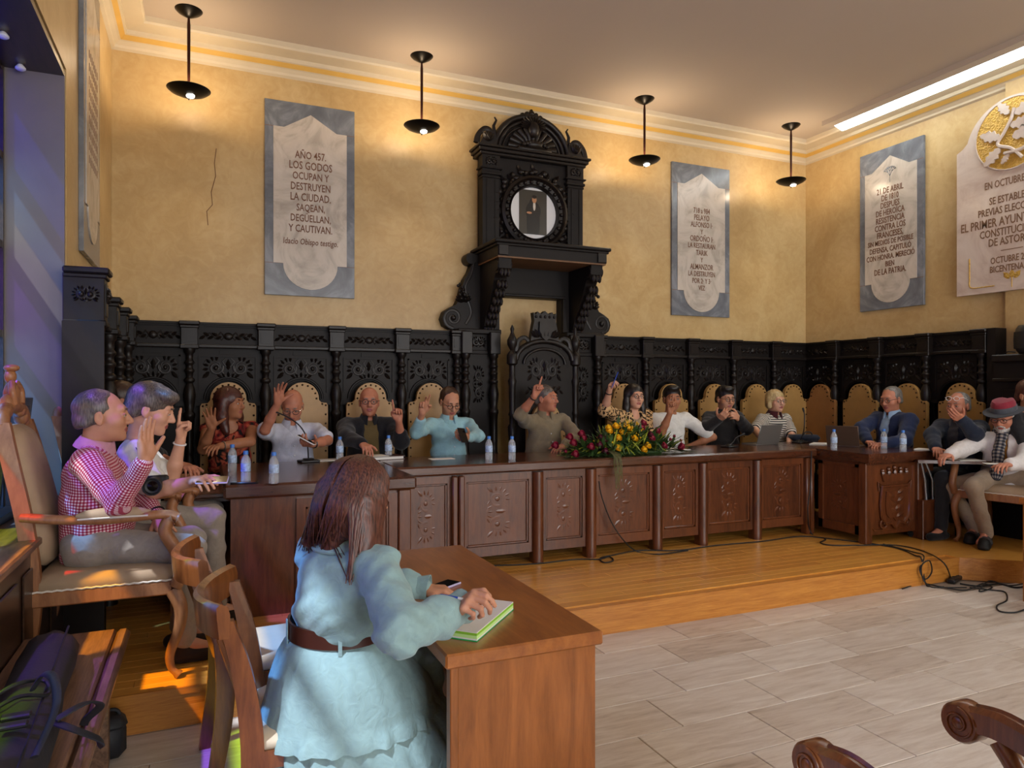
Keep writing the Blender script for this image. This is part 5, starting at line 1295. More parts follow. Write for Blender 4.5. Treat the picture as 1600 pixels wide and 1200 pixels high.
cloth_attr('redprint', _print)
def _scarf(t, b, v):
    sp = nd(t, 'ShaderNodeSeparateXYZ'); t.links.new(v, sp.inputs[0]); s1, s2 = _stripe(t, sp.outputs[0], .03, .5), _stripe(t, sp.outputs[1], .02, .5)
    ad = nd(t, 'ShaderNodeMath', operation='ADD'); t.links.new(s1, ad.inputs[0]); t.links.new(s2, ad.inputs[1]); hv = nd(t, 'ShaderNodeMath', operation='MULTIPLY'); hv.inputs[1].default_value = .5; t.links.new(ad.outputs[0], hv.inputs[0]); t.links.new(ramp(t, hv.outputs[0], [(0.0, hexc('8f8578')), (.5, hexc('4b4a52')), (1.0, hexc('17181d'))]), b.inputs['Base Color'])
cloth_attr('scarf', _scarf)
for n_, c_ in (('cl_white', 'cfcdc8'), ('cl_bluewhite', 'b9bccb'), ('cl_black', '15151a'), ('cl_olive', '5a4a2a'), ('cl_aqua', '8fb8c2'), ('cl_khaki', '7d705a'), ('cl_beige', '9a8768'), ('cl_suit', '1f1c1d'), ('cl_navy', '15203f'), ('cl_navy2', '161d2c'), ('cl_skyshirt', '8ba3bd'), ('cl_grey', '3c3b3e'), ('cl_offwhite', 'c9c3c0'), ('cl_mustard', '80551f'), ('cl_trouser', '8e7b66'), ('cl_chino', '8d8378'), ('cl_dark', '1c1b1d'), ('cl_maroon', '3c0f16'), ('cl_denim', '84a1a2'), ('cl_hat', '7c2230'), ('cl_hatband', '45474d'), ('cl_brim', '26282e'), ('cl_sock', '0e0e10'), ('cl_shoe', '2a1d17')): cloth(n_, hexc(c_))
def build_person(spec):
    """spec: joints in world space plus clothing; returns the root Empty"""
    S = spec; H = V3(S['head']); Rh = rotm(*S['look']); hs = S.get('hs', 1.0) * S.get('hk', 1.07)
    fw = np.array((math.cos(S['face']), math.sin(S['face']), 0)); rt = np.array((fw[1], -fw[0], 0)); up = np.array((0, 0, 1.0))
    N = V3(S['neck']) if 'neck' in S else H - up * .148 * hs - fw * .03
    sw = S.get('sw', .185)
    SR = V3(S['SR']) if 'SR' in S else N + rt * sw - up * .055; SL = V3(S['SL']) if 'SL' in S else N - rt * sw - up * .055
    P = V3(S['pelvis']) if 'pelvis' in S else N - up * .50 - fw * .03
    C = N - up * .15
    hipR, hipL = P + rt * .09, P - rt * .09
    kR = V3(S['KR']) if 'KR' in S else hipR + fw * .40 + up * .0; kL = V3(S['KL']) if 'KL' in S else hipL + fw * .40 + up * .0
    gz = S.get('ground', PZ)
    aR = V3(S['AR']) if 'AR' in S else np.array((kR[0] + fw[0] * .02, kR[1] + fw[1] * .02, gz + .09)); aL = V3(S['AL']) if 'AL' in S else np.array((kL[0] + fw[0] * .02, kL[1] + fw[1] * .02, gz + .09))
    arms = {}
    for sd, Sh in (('R', SR), ('L', SL)):
        a = S['arm' + sd]; ex = a['e']; El = solve(Sh, ex, a.get('l1', .285), a.get('en', True)) if len(ex) == 2 else V3(ex)
        wx = a['w']; Wr = solve(El, wx, a.get('l2', .25), a.get('wn', True)) if len(wx) == 2 else V3(wx)
        if 't' in a:
            tx = a['t']; tip = solve(Wr, tx, .17, a.get('tn', True)) if len(tx) == 2 else V3(tx); d = unit(tip - Wr)
        else: d = unit(Wr - El)
        arms[sd] = (Sh, El, Wr, d, V3(a.get('n', fw)), a.get('pose', 'relax'))
    root = thing('person', S['label'], 'person', (float(P[0]), float(P[1]), gz)); org = np.array((P[0], P[1], gz))
    fat = S.get('fat', 0.0); flat = (fw, 1.32 - fat)
    # --- skin: one continuous surface
    B0 = Field(); head(B0, H, Rh, hs, jaw=S.get('jaw', 1.0)); B0.cone(H + Rh @ np.array((0, -.028, -.055)) * hs, N - up * .02, .050 * hs, .056, k=.03)
    B0.cone(P, C, .12, .125, k=.03, flat=flat); B0.cone(SR, SL, .045, k=.05)
    for sd in 'RL':
        Sh, El, Wr, d, n, pose = arms[sd]; q = S.get('armr', 1.0); B0.cone(N - up * .02, Sh, .045, .045, k=.03); B0.cone(Sh, El, .050 * q, .039 * q, k=.02); B0.cone(El, El * .6 + Wr * .4, .040 * q, .039 * q, k=.015); B0.cone(El * .6 + Wr * .4, Wr, .039 * q, .026, k=.015)
        B0.cone(Wr, Wr + d * .02, .024, .024, k=.012); hand(B0, Wr, d, n, sd, pose, S.get('hand', 1.0))
    B0.cone(hipR, hipL, .10, k=.03)
    for h_, k_, a_ in ((hipR, kR, aR), (hipL, kL, aL)): B0.cone(h_, k_, .07, .05, k=.03); B0.cone(k_, a_, .05, .034, k=.02); B0.cone(a_, a_ + fw * .14 - up * .05, .034, .026, k=.02)
    fine = [(H - .14 * hs, H + .14 * hs)]
    for sd in 'RL':
        W_, d_ = arms[sd][2], arms[sd][3]
        if S.get('finehands', 'RL').find(sd) >= 0: m = W_ + d_ * .095; fine.append((m - .10, m + .10))
    v, q = B0.mesh(S.get('vox', .018), fine, S.get('vf', .006))
    lc = (v - H) @ Rh / hs; cq = lc[q].mean(1); lip = ((cq[:, 0] / .026) ** 2 + ((cq[:, 1] - .095) / .02) ** 2 + ((cq[:, 2] + .0635) / .0125) ** 2) < 1
    np_obj('body', (v, q), [S.get('skin', 'skin'), 'lip'], root, org, lip.astype(int))
    T = lambda x, y, z: H + Rh @ (np.array((x, y, z)) * hs)
    if S.get('facevis', True):
        for sx in (-1, 1):
            e = B().ball((0, 0, 0), .0118 * hs, 12, 8); e.m = 1
            fdir = unit(Rh @ np.array((0, 1, S.get('gaze', -.1)))); cx = T(sx * .032, .0835, .003)
            n0 = len(e.v); e.ball(tuple(fdir * .0058 * hs), .0072 * hs, 8, 6); e.xf(Matrix.Translation(cx - org)); e.obj('eye', ['eyewhite', 'iris'], root, 60)
            lid = B().tube([tuple(T(sx * (.032 + .016 * math.cos(a)), .0945 - .006 * abs(math.cos(a)), .0045 + .0055 * math.sin(a)) - org) for a in [PI * k / 6 for k in range(7)]], .0038 * hs, 6); lid.obj('eyelid', S.get('skin', 'skin'), root, 60)
            bw = B().tube([tuple(T(sx * x, y, z) - org) for x, y, z in ((.014, .0955, .026), (.030, .0945, .0305), (.046, .082, .027))], [.003 * hs, .0042 * hs, .002 * hs], 6); bw.obj('eyebrow', S.get('brow', S.get('hairm', 'hair_brown')), root, 60)
    # --- hair
    if S.get('hair'):
        hf = hair_field(H, Rh, hs, S['hair']); np_obj('hair', hf.mesh(.006, disp=hair_noise(H, .0016)), [S['hairm']], root, org)
    if S.get('beard'):
        bf = Field(); bf.ell(T(0, .034, -.075), np.array((.0555, .058, .047)) * hs, Rh, .02); bf.ell(T(0, .08, -.10), np.array((.026, .022, .022)) * hs, Rh, .02)
        for sx in (-1, 1): bf.cone(T(sx * .062, .01, -.02), T(sx * .048, .04, -.08), .014 * hs, .018 * hs, k=.02); bf.cone(T(0, .1, -.047), T(sx * .028, .088, -.06), .007 * hs, .006 * hs, k=.006)
        bf.ell(T(0, .10, -.064), np.array((.02, .02, .0075)) * hs, Rh, .006, -1); np_obj('beard', bf.mesh(.0055, disp=hair_noise(H, .0012)), [S['beard']], root, org)
    if S.get('glasses'):
        g = B(); gy = .108 - S.get('gup', 0) * .25; gz_ = S.get('gup', 0.0)
        for sx in (-1, 1):
            g.tube([tuple(T(sx * .033 + .0235 * math.cos(a), gy - .004 * abs(math.cos(a)), .002 + gz_ + .0185 * math.sin(a)) - org) for a in [2 * PI * k / 16 for k in range(16)]], .0024 * hs, 5, close=True)
            g.tube([tuple(T(sx * .056, gy - .006, .007 + gz_) - org), tuple(T(sx * .078, .06, .010 + gz_) - org), tuple(T(sx * .084, .0, .010 + gz_ * .6) - org)], .0022 * hs, 5)
        g.tube([tuple(T(-.010, gy, .006 + gz_) - org), tuple(T(0, gy + .004, .009 + gz_) - org), tuple(T(.010, gy, .006 + gz_) - org)], .0022 * hs, 5)
        go = g.obj('glasses', S['glasses'], root, 60)
    # --- garments
    def sleeve(Fd, sd, how, grow):
        Sh, El, Wr = arms[sd][:3]
        if how == 'short': e = Sh + (El - Sh) * S.get('slen', .78); Fd.cone(Sh, e, .066 + grow, .068 + grow, k=.03)
        elif how == 'long': Fd.cone(Sh, El, .064 + grow, .056 + grow, k=.03); Fd.cone(El, Wr - (Wr - El) * .04, .054 + grow, .038 + grow, k=.025)
        elif how == 'roll': Fd.cone(Sh, El, .064 + grow, .057 + grow, k=.03); Fd.cone(El, El + (Wr - El) * S.get('rlen', .4), .055 + grow, .046 + grow, k=.025)
    def torso(Fd, grow):
        Fd.cone(P - up * .02, P + (C - P) * .5, .160 + grow + fat * .16, .155 + grow + fat * .12, k=.03, flat=flat); Fd.cone(P + (C - P) * .5, C, .155 + grow + fat * .12, .158 + grow, k=.04, flat=flat)
        Fd.cone(SR, SL, .064 + grow, k=.05); Fd.cone(N - up * .035, SR, .045 + grow, .048 + grow, k=.03); Fd.cone(N - up * .035, SL, .045 + grow, .048 + grow, k=.03)
        if S.get('fem'):
            for q_ in (rt, -rt): Fd.ell(C - up * .06 + fw * .085 + q_ * .07, (.065, .06, .065), k=.03)
        if fat > .03: Fd.ell(P + up * .12 + fw * .07, (.155, .12, .14), np.stack([rt, fw, up], 1), k=.05)
    bones = [(P, C, .15, fw)] + [(arms[s][0], arms[s][1], .055, fw) for s in 'RL'] + [(arms[s][1], arms[s][2], .045, fw) for s in 'RL']
    for gi, G in enumerate(S['clothes']):
        Fd = Field(); nm = G['name']; grow = G.get('grow', 0.0); k = G['kind']
        if k == 'top':
            torso(Fd, grow)
            for sd in 'RL':
                h_ = G.get('sleeve' + sd, G.get('sleeve'))
                if h_: sleeve(Fd, sd, h_, grow)
            if G.get('open'):     # V opening at the front
                w_ = G['open']; Fd.cone(N + fw * .10 - up * .0, P + fw * (.24 + fat * .2) + up * .10, .055 * w_, .085 * w_, k=.012, op=-1, flat=(fw, .55))
            if G.get('vneck'): Fd.cone(N + fw * .11 + up * .02, N + fw * .13 - up * G['vneck'], .042, .012, k=.008, op=-1)
            if G.get('scoop'): Fd.ell(N + fw * .10 - up * .02, np.array((.075, .09, .075)) * G['scoop'], np.stack([rt, fw, up], 1), k=.01, op=-1)
            vq = Fd.mesh(G.get('vox', .011), disp=wrinkle(G.get('wr', .004), G.get('wf', 34), gi + S.get('seed', 0)))
            np_obj(nm, vq, [G['mat']], root, org, attr=bone_coords(vq[0], bones))
        elif k == 'legs':
            Fd.cone(hipR, hipL, .125, k=.04, flat=(fw, 1.0)); Fd.ell(P - up * .02, (.17, .13, .11), np.stack([rt, fw, up], 1), k=.04); Fd.cone(P, P + up * .09, .145, .14, k=.03, flat=flat)
            for h_, k_, a_ in ((hipR, kR, aR), (hipL, kL, aL)): Fd.cone(h_, k_, .092, .068, k=.03); Fd.cone(k_, a_ + up * .02, .066, .055, k=.03)
            vq = Fd.mesh(G.get('vox', .0115), disp=wrinkle(.005, 30, 2)); np_obj(nm, vq, [G['mat']], root, org, attr=bone_coords(vq[0], [(hipR, kR, .08, up), (hipL, kL, .08, up)]))
        elif k == 'shoes':
            for a_ in (aR, aL):
                f2 = Field(); b0 = np.array((a_[0], a_[1], gz + .035)); f2.cone(b0 - fw * .05, b0 + fw * .15 - up * .0, .036, .034, k=.02, flat=(up, 1.0)); f2.cone(a_ + up * .0, b0, .042, .038, k=.02); f2.ell(b0 + fw * .06, (.045, .13, .035), np.stack([rt, fw, up], 1), k=.02)
                np_obj('shoe', f2.mesh(.008, cut=[((0, 0, -1), (0, 0, gz + .002))]), [G['mat']], root, org)
        elif k == 'collar':
            b = B(); rs = []
            axd = unit(H - N); c0 = N + axd * .018; uf = unit(fw - axd * (fw @ axd)); ur = np.cross(uf, axd)
            for i in range(25):
                a = math.radians(16 + 328 * i / 24); d_ = uf * math.cos(a) + ur * math.sin(a); e = 1 + .25 * max(0, math.cos(a)) ** 2; dr = -.02 * max(0, math.cos(a)) ** 3
                rs.append([tuple(c0 + d_ * r * e + axd * (h + (dr if h < .01 else 0)) - org) for r, h in ((.060, -.02), (.060, .028), (.066, .034), (.082, .0), (.088, -.022), (.080, -.024))])
            b.rings(rs); b.obj('collar', G['mat'], root, 50)
        elif k == 'lapels':
            for q_, sx in ((rt, 1), (-rt, -1)):
                f2 = Field(); f2.cone(N + q_ * .055 - fw * .0 - up * .0, N + q_ * .075 + fw * .095 - up * .12, .022, .034, k=.02, flat=(fw, 2.0)); f2.cone(N + q_ * .075 + fw * .095 - up * .12, C + q_ * .03 + fw * .15 - up * .18, .034, .012, k=.02, flat=(fw, 2.0))
                np_obj('lapel', f2.mesh(.0075), [G['mat']], root, org)
        elif k == 'buttons':
            for i in range(G.get('n', 4)):
                p = N + fw * (.10 + .03 * min(i, 2) + fat * .1) - up * (.09 + .075 * i); 
                bb = B().ball(tuple(p - org), .006, 8, 5); bb.obj('button', 'white', root, 60)
        elif k == 'watch':
            Sh, El, Wr, d, n, pose = arms[G['side']]; ax_ = unit(Wr - El); c0 = Wr - ax_ * .02; u = unit(np.cross(ax_, (0.3, .2, 1))); w = np.cross(ax_, u)
            b = B().tube([tuple(c0 + (u * math.cos(a) + w * math.sin(a)) * (.030 + G.get('grow', 0)) - org) for a in [2 * PI * i / 14 for i in range(14)]], .008, 6, close=True, flat=.5); b.obj(nm, G['mat'], root, 60)
    S['_arms'] = arms; S['_root'] = root; S['_org'] = org; S['_N'] = N; S['_P'] = P; S['_T'] = T; S['_fw'] = fw; S['_rt'] = rt
    print('PERSON', S['label'][:38], 'headz %.2f' % H[2], ' '.join('%s ua %.2f fa %.2f' % (k, np.linalg.norm(a[1] - a[0]), np.linalg.norm(a[2] - a[1])) for k, a in arms.items()))
    return root
# ================================================================== PEOPLE
YP = 6.12
def bk(px_, py_, dy=0.0): return atY(px_, py_, YP + dy)
CAMV = lambda p: (-p[0], -p[1], 0)
def back_row(label, hp, look, armR, armL, clothes, dy=0.0, **kw):
    S = dict(label=label, head=bk(hp[0], hp[1], dy), look=look, face=kw.pop('face', -PI / 2), armR=armR, armL=armL, clothes=clothes); S.update(kw); build_person(S); return S
LEGS = dict(kind='legs', name='trousers', mat='cl_dark', vox=.022)
def top(mat, sl, name='shirt', **k): return dict(kind='top', name=name, mat=mat, sleeve=sl, **k)
COL_ = lambda m: dict(kind='collar', name='collar', mat=m)
fc = (0, -1, .1)
P = {}
P['reddress'] = back_row('woman with dark red hair in a red and black sleeveless dress raising an open hand', (360, 631), (-PI / 2 + .95, .02), dict(e=(317, 702), w=(331, 668), t=(326, 637), n=(-.1, -1, 0), pose='open', l2=.235), dict(e=(391, 690), w=(345, 697), t=(327, 699), n=(0, .3, -1), pose='relax', l2=.24),
    [top('redprint', None, 'dress', scoop=.9, vox=.0095), dict(kind='legs', name='skirt', mat='cl_maroon', vox=.018), dict(kind='watch', name='wristwatch', side='L', mat='silver')], hair='fringe', hairm='hair_red', skin='skin_tan', fem=True, sw=.165, hs=.97, hand=.95, seed=1)
P['bald_pale'] = back_row('bald man in a pale shirt with raised open hand, looking down at a phone', (457, 634), (-PI / 2 - .2, -.5), dict(e=(414, 672), w=(434, 630), t=(437, 600), n=(.3, -1, 0), pose='open'), dict(e=(512, 688), w=(488, 694), t=(470, 694), n=(-.3, .2, 1), pose='grip'),
    [top('cl_bluewhite', 'short', slen=.85, wr=.005), COL_('cl_bluewhite'), LEGS, dict(kind='watch', name='wristwatch', side='L', mat='plasticblack'), dict(kind='buttons', name='button', n=3)], hair='bald', hairm='hair_white', skin='skin_red', glasses='steel', fat=.12, dy=-.05, sw=.195, seed=2, brow='hair_grey')
P['bald_black'] = back_row('bald man with glasses in a black jacket over an olive shirt, one finger raised', (577, 628), (-PI / 2 - .18, .0), dict(e=(541, 684), w=(566, 693), t=(578, 704), n=(0, .2, -1), pose='relax'), dict(e=(627, 690), w=(623, 657), t=(619, 626), n=(-.25, -1, 0), pose='point', l2=.235),
    [top('cl_olive', None, 'tee_shirt', vox=.011), top('cl_black', 'long', 'jacket', grow=.012, open=.95, sleeveL='roll'), LEGS, dict(kind='watch', name='wristwatch', side='R', mat='plasticblack'), COL_('cl_black')], hair='bald', hairm='hair_grey', skin='skin_red', glasses='plasticblack', fat=.06, sw=.19, rlen=.35, seed=3)
P['aqua'] = back_row('dark-haired man in a light blue shirt raising a fist and holding a phone', (703, 628), (-PI / 2 + .05, -.42), dict(e=(651, 676), w=(660, 645), t=(665, 616), n=(-.2, -1, 0), pose='point2', l2=.235), dict(e=(747, 681), w=(730, 684), t=(714, 684), n=(-.4, .5, .8), pose='grip'),
    [top('cl_aqua', 'long', wr=.006, sleeveR='roll', vneck=.09), COL_('cl_aqua'), LEGS, dict(kind='buttons', name='button', n=4)], hair='thin', hairm='hair_brown', glasses='plasticblack', skin='skin', sw=.18, rlen=.62, seed=4)
P['khaki'] = back_row('grey-haired man in a khaki shirt under the canopy pointing upward', (853, 623), (-PI / 2 + .62, .02), dict(e=(813, 648), w=(835, 619), t=(843, 588), n=(.5, -1, 0), pose='point'), dict(e=(900, 680), w=(880, 697), t=(866, 703), n=(0, .3, -1), pose='relax'),
    [top('cl_khaki', 'long', sleeveR='roll', wr=.005), COL_('cl_khaki'), LEGS, dict(kind='watch', name='wristwatch', side='R', mat='plasticblack'), dict(kind='buttons', name='button', n=5)], hair='short', hairm='hair_ash', skin='skin_red', fat=.12, dy=-.12, sw=.195, rlen=.3, seed=5)
P['leopard'] = back_row('woman with long dark hair and glasses in a leopard jacket holding up a pen', (991, 620), (-PI / 2 - .05, .0), dict(e=(945, 641), w=(952, 611), t=(957, 588), n=(.4, -1, 0), pose='pen', l2=.235), dict(e=(1015, 680), w=(1005, 700), t=(995, 706), n=(0, .3, -1), pose='relax'),
    [top('cl_beige', None, 'blouse', scoop=.8, vox=.011), top('leopard', 'long', 'jacket', grow=.012, open=.85, sleeveR='roll'), LEGS, dict(kind='watch', name='bracelet', side='R', mat='plasticblack')], hair='long', hairm='hair_black', skin='skin_pale', glasses='plasticblack', fem=True, sw=.165, hs=.97, hand=.93, rlen=.12, seed=6)
P['whitetee'] = back_row('dark-haired man in a white t-shirt holding a raised finger before his face', (1050, 623), (-PI / 2 - .35, -.05), dict(e=(1034, 676), w=(1047, 645), t=(1048, 615), n=(.2, -1, 0), pose='point', l2=.23), dict(e=(1114, 683), w=(1078, 697), t=(1062, 703), n=(0, .3, -1), pose='relax'),
    [top('cl_white', 'short', 'tee_shirt', slen=.7, wr=.005), LEGS], hair='quiff', hairm='hair_black', skin='skin_tan', sw=.19, dy=-.05, beard=None, seed=7)
P['suit'] = back_row('man with black hair and glasses in a black suit, both hands at his collar', (1133, 623), (-PI / 2 - .12, -.12), dict(e=(1104, 668), w=(1124, 655), t=(1136, 645), n=(.3, .8, -.2), pose='grip', l2=.22), dict(e=(1167, 670), w=(1155, 654), t=(1144, 646), n=(-.3, .8, -.2), pose='grip', l2=.22),
    [top('cl_suit', 'long', 'jacket', grow=.01, vneck=.06), top('cl_dark', None, 'shirt', vox=.012), LEGS, COL_('cl_suit')], hair='quiff', hairm='hair_black', skin='skin', glasses='plasticblack', fat=.06, sw=.185, seed=8)
P['blonde'] = back_row('blonde woman in a black and white striped t-shirt', (1212, 627), (-PI / 2 - .1, .0), dict(e=(1180, 672), w=(1196, 689), t=(1206, 696), n=(0, .3, -1), pose='relax'), dict(e=(1237, 680), w=(1232, 694), t=(1222, 699), n=(0, .3, -1), pose='relax'),
    [top('breton', 'short', 'tee_shirt', slen=.8), LEGS, dict(kind='collar', name='collar', mat='cl_maroon')], hair='bob', hairm='hair_blonde', skin='skin_pale', glasses='steel', fem=True, sw=.165, hs=.97, hand=.93, seed=9)
# right wing, facing the middle of the room
P['navy'] = dict(label='grey-haired man with glasses in a navy blazer and light blue shirt', head=atX(1392, 624, 6.42), look=(-3.05, -.16), face=PI - .05, armL=dict(e=(1414, 688), w=(1380, 694), t=(1366, 694), n=(0, 0, -1), pose='relax', en=True), armR=dict(e=(1345, 670), w=(1356, 690), t=(1366, 693), n=(0, 0, -1), pose='relax'),
    clothes=[top('cl_skyshirt', None, 'shirt', vox=.011), top('cl_navy', 'long', 'blazer', grow=.014, open=.85), LEGS, dict(kind='shoes', name='shoe', mat='cl_sock'), COL_('cl_skyshirt'), dict(kind='lapels', name='lapel', mat='cl_navy')], hair='thin', hairm='hair_grey', skin='skin_red', glasses='plasticblack', fat=.06, sw=.19, seed=10)
P['chin'] = dict(label='grey-haired man in a dark navy jacket resting his chin on his hand', head=atX(1497, 634, 6.52), look=(-3.0, -.05), face=PI, armL=dict(e=(1523, 678), w=(1502, 655), t=(1488, 648), n=(.2, .6, .6), pose='relax', l2=.2), armR=dict(e=(1456, 680), w=(1462, 700), t=(1467, 706), n=(0, 0, -1), pose='relax'),
    clothes=[top('cl_grey', None, 'shirt', vox=.011), top('cl_navy2', 'long', 'jacket', grow=.014, open=.8), LEGS, dict(kind='shoes', name='shoe', mat='cl_sock'), COL_('cl_grey'), dict(kind='lapels', name='lapel', mat='cl_navy2')], hair='receding', hairm='hair_grey', skin='skin_red', glasses='white', gup=.066, fat=.04, sw=.18, seed=11)
P['hat'] = dict(label='bearded man in a red and grey hat, white jacket and checked scarf', head=atX(1569, 652, 6.45), look=(-2.95, -.28), face=-2.95, armL=dict(e=(1602, 722), w=(1578, 726), t=(1560, 726), n=(0, 0, -1), pose='relax', l2=.22), armR=dict(e=(1502, 703), w=(1484, 710), t=(1465, 716), n=(0, 0, -1), pose='relax', l2=.23),
    clothes=[top('cl_mustard', None, 'shirt', vox=.011), top('cl_offwhite', 'long', 'jacket', grow=.014, open=.8), dict(kind='legs', name='trousers', mat='cl_trouser')], hair='sides', hairm='hair_white', beard='hair_white', skin='skin_red', glasses='plasticblack', sw=.18, seed=12)
_h = P['hat']; _fw = Vector((math.cos(-2.95), math.sin(-2.95), 0)); _rt = Vector((_fw.y, -_fw.x, 0)); _N = Vector(_h['head']) - Vector((0, 0, .165)) - _fw * .03
_h['pelvis'] = Vector((_N.x + .03, _N.y, .80)); _p = _h['pelvis']
_h['KR'] = V3(solve(_p + _rt * .09, (1521, 760), .43)); _h['KL'] = V3(solve(_p - _rt * .09, (1482, 758), .47))
_h['AR'] = V3(atZ(1541, 836, PZ + .10)); _h['AL'] = V3(atZ(1522, 828, PZ + .10))
# left side
cloth('cl_pink', hexc('b58390'))
P['checked'] = dict(label='man in a red checked shirt raising a flat hand, seated in the tall armchair', head=atD(161, 650, 3.43), look=(.0, .02), face=.0, neck=atD(146, 700, 3.43), pelvis=(-.50, 4.0, .80), armR=dict(e=(184, 786), w=(226, 722), t=(228, 660), n=(.75, -.65, 0), pose='flat', l1=.30, l2=.26), armL=dict(e=(215, 775), w=(248, 805), t=(262, 838), n=(.2, .6, -.3), pose='relax', en=False),
    clothes=[top('gingham', 'long', wr=.006, wf=30, vox=.0065), COL_('cl_pink'), dict(kind='legs', name='trousers', mat='cl_chino', vox=.008), dict(kind='shoes', name='shoe', mat='cl_shoe'), dict(kind='watch', name='wristwatch', side='L', mat='plasticblack', grow=.006)], hair='thin', hairm='hair_ash', skin='skin', fat=.10, sw=.20, vf=.0045, vox=.014, seed=13)
_h = P['checked']; _h['KR'] = solve(Vector((-.50, 3.91, .80)), (297, 858), .45); _h['AR'] = V3(atZ(287, 1003, PZ + .10)); _h['KL'] = np.array((_h['KR'][0] + .0, _h['KR'][1] + .22, _h['KR'][2])); _h['AL'] = _h['AR'] + np.array((-.02, .24, 0))
P['tee_left'] = dict(label='short-haired woman in a white t-shirt with a raised finger and a phone', head=atD(236, 640, 3.92), look=(-.12, -.28), face=.05, neck=atD(212, 690, 3.95), pelvis=(-.36, 4.58, .80), armR=dict(e=(240, 768), w=(301, 752), t=(325, 744), n=(.2, .3, -1), pose='relax', l2=.24), armL=dict(e=(268, 752), w=(282, 688), t=(286, 640), n=(1, -.6, 0), pose='point', en=True),
    clothes=[top('cl_white', 'short', 'tee_shirt', slen=.7, vox=.0075, wr=.005), dict(kind='legs', name='trousers', mat='cl_chino', vox=.010), dict(kind='shoes', name='shoe', mat='cl_shoe'), dict(kind='watch', name='bracelet', side='L', mat='white')], hair='crop', hairm='hair_ash', skin='skin_pale', fem=True, sw=.17, hs=1.04, vf=.005, seed=14)
P['hidden'] = dict(label='brown-haired man mostly hidden behind the woman in the white t-shirt', head=atD(194, 627, 4.72), look=(.0, -.05), face=.0, armR=dict(e=(255, 720), w=(285, 728), t=(305, 733), n=(0, 0, -1), pose='relax', en=True), armL=dict(e=(262, 725), w=(292, 729), t=(310, 733), n=(0, 0, -1), pose='relax', en=False),
    clothes=[top('cl_dark', 'short', 'tee_shirt'), LEGS], hair='short', hairm='hair_brown', skin='skin_red', sw=.18, seed=15)
P['edge'] = dict(label='person with reddish brown hair behind the man in the hat, cut by the picture edge', head=atX(1611, 618, 6.66), look=(-1.9, -.1), face=-1.75, armR=dict(e=np.array((6.42, 3.72, .98)), w=np.array((6.45, 3.50, .95))), armL=dict(e=np.array((6.85, 3.62, .98)), w=np.array((6.80, 3.40, .95))),
    clothes=[top('cl_dark', 'long', 'jacket'), LEGS], hair='crop', hairm='hair_auburn', skin='skin', sw=.17, seed=16)
for k_ in ('edge', 'navy', 'chin', 'hat', 'checked', 'tee_left', 'hidden'): build_person(P[k_])
# hat, scarf and sandals of the man at the right
def hat_extras():
    S = P['hat']; T, org, root = S['_T'], S['_org'], S['_root']
    prof = [(0, .145), (.05, .150), (.078, .145), (.090, .12), (.094, .075), (.096, .052)]
    rs = [[tuple(T(r * .93 * math.cos(2 * PI * i / 28), -.012 + r * 1.16 * math.sin(2 * PI * i / 28), z - (.012 * math.exp(-(r * math.cos(2 * PI * i / 28)) ** 2 / .0006) if z > .14 else 0)) - org) for i in range(28)] for r, z in prof[1:]]
    B().rings(rs).obj('hat', 'cl_hat', root, 50)
    rs = [[tuple(T(r * .93 * math.cos(2 * PI * i / 28), -.012 + r * 1.16 * math.sin(2 * PI * i / 28), z) - org) for i in range(28)] for r, z in ((.097, .055), (.0985, .06), (.098, .095), (.095, .098))]
    B().rings(rs, cap=False).obj('hat_band', 'cl_hatband', root, 50)
    rs = [[tuple(T(r * .95 * math.cos(2 * PI * i / 28), -.005 + r * 1.12 * math.sin(2 * PI * i / 28), z + .012 * abs(math.cos(2 * PI * i / 28)) * (r > .12)) - org) for i in range(28)] for r, z in ((.09, .058), (.12, .054), (.15, .046), (.15, .041), (.12, .047), (.09, .05))]
    B().rings(rs).obj('hat_brim', 'cl_brim', root, 50)
    N, fw, rt = S['_N'], S['_fw'], S['_rt']; up = np.array((0, 0, 1))
    f = Field(); f.cone(N + rt * .07 + up * .03, N + fw * .07 + up * .0, .03, .032, k=.02); f.cone(N - rt * .07 + up * .03, N + fw * .07, .03, .032, k=.02); f.cone(N + rt * .07 + up * .03, N - rt * .07 + up * .03, .03, k=.02)
    f.cone(N + fw * .08, N + fw * .15 - up * .16, .038, .045, k=.02, flat=(fw, 1.4)); f.cone(N + fw * .15 - up * .16, N + fw * .19 - up * .34, .045, .05, k=.02, flat=(fw, 1.5))
    vq = f.mesh(.008, disp=wrinkle(.004, 50)); np_obj('scarf', vq, ['scarf'], root, org, attr=bone_coords(vq[0], [(N, N + fw * .15 - up * .3, .05, rt)]))
    for k in ('AR', 'AL'):
        a = V3(S[k]); b0 = np.array((a[0], a[1], PZ + .02)); d = unit(np.array((fw[0], fw[1], 0)) + (np.array((-.1, -.35, 0)) if k == 'AR' else np.array((0, -.2, 0))))
        f = Field(); f.cone(b0 - d * .07, b0 + d * .17, .042, .048, k=.02, flat=(up, 1.6)); f.ell(b0 + d * .12 + up * .03, (.05, .075, .045), np.stack([np.cross(d, up), d, up], 1), k=.02); f.ell(b0 - d * .05 + up * .04, (.04, .045, .05), np.stack([np.cross(d, up), d, up], 1), k=.02)
        sh = np_obj('sandal', f.mesh(.007, cut=[((0, 0, -1), (0, 0, PZ + .002))]), ['rubber'], root, org)
        s = B()
        for q in (.05, .09, .13): s.tube([tuple(b0 + d * q + np.cross(d, up) * (.05 * math.cos(t)) + up * (.022 + .058 * math.sin(t)) - org) for t in [PI * i / 8 for i in range(9)]], .004, 5)
        s.obj('sandal_straps', 'cl_grey', root, 60)
hat_extras()
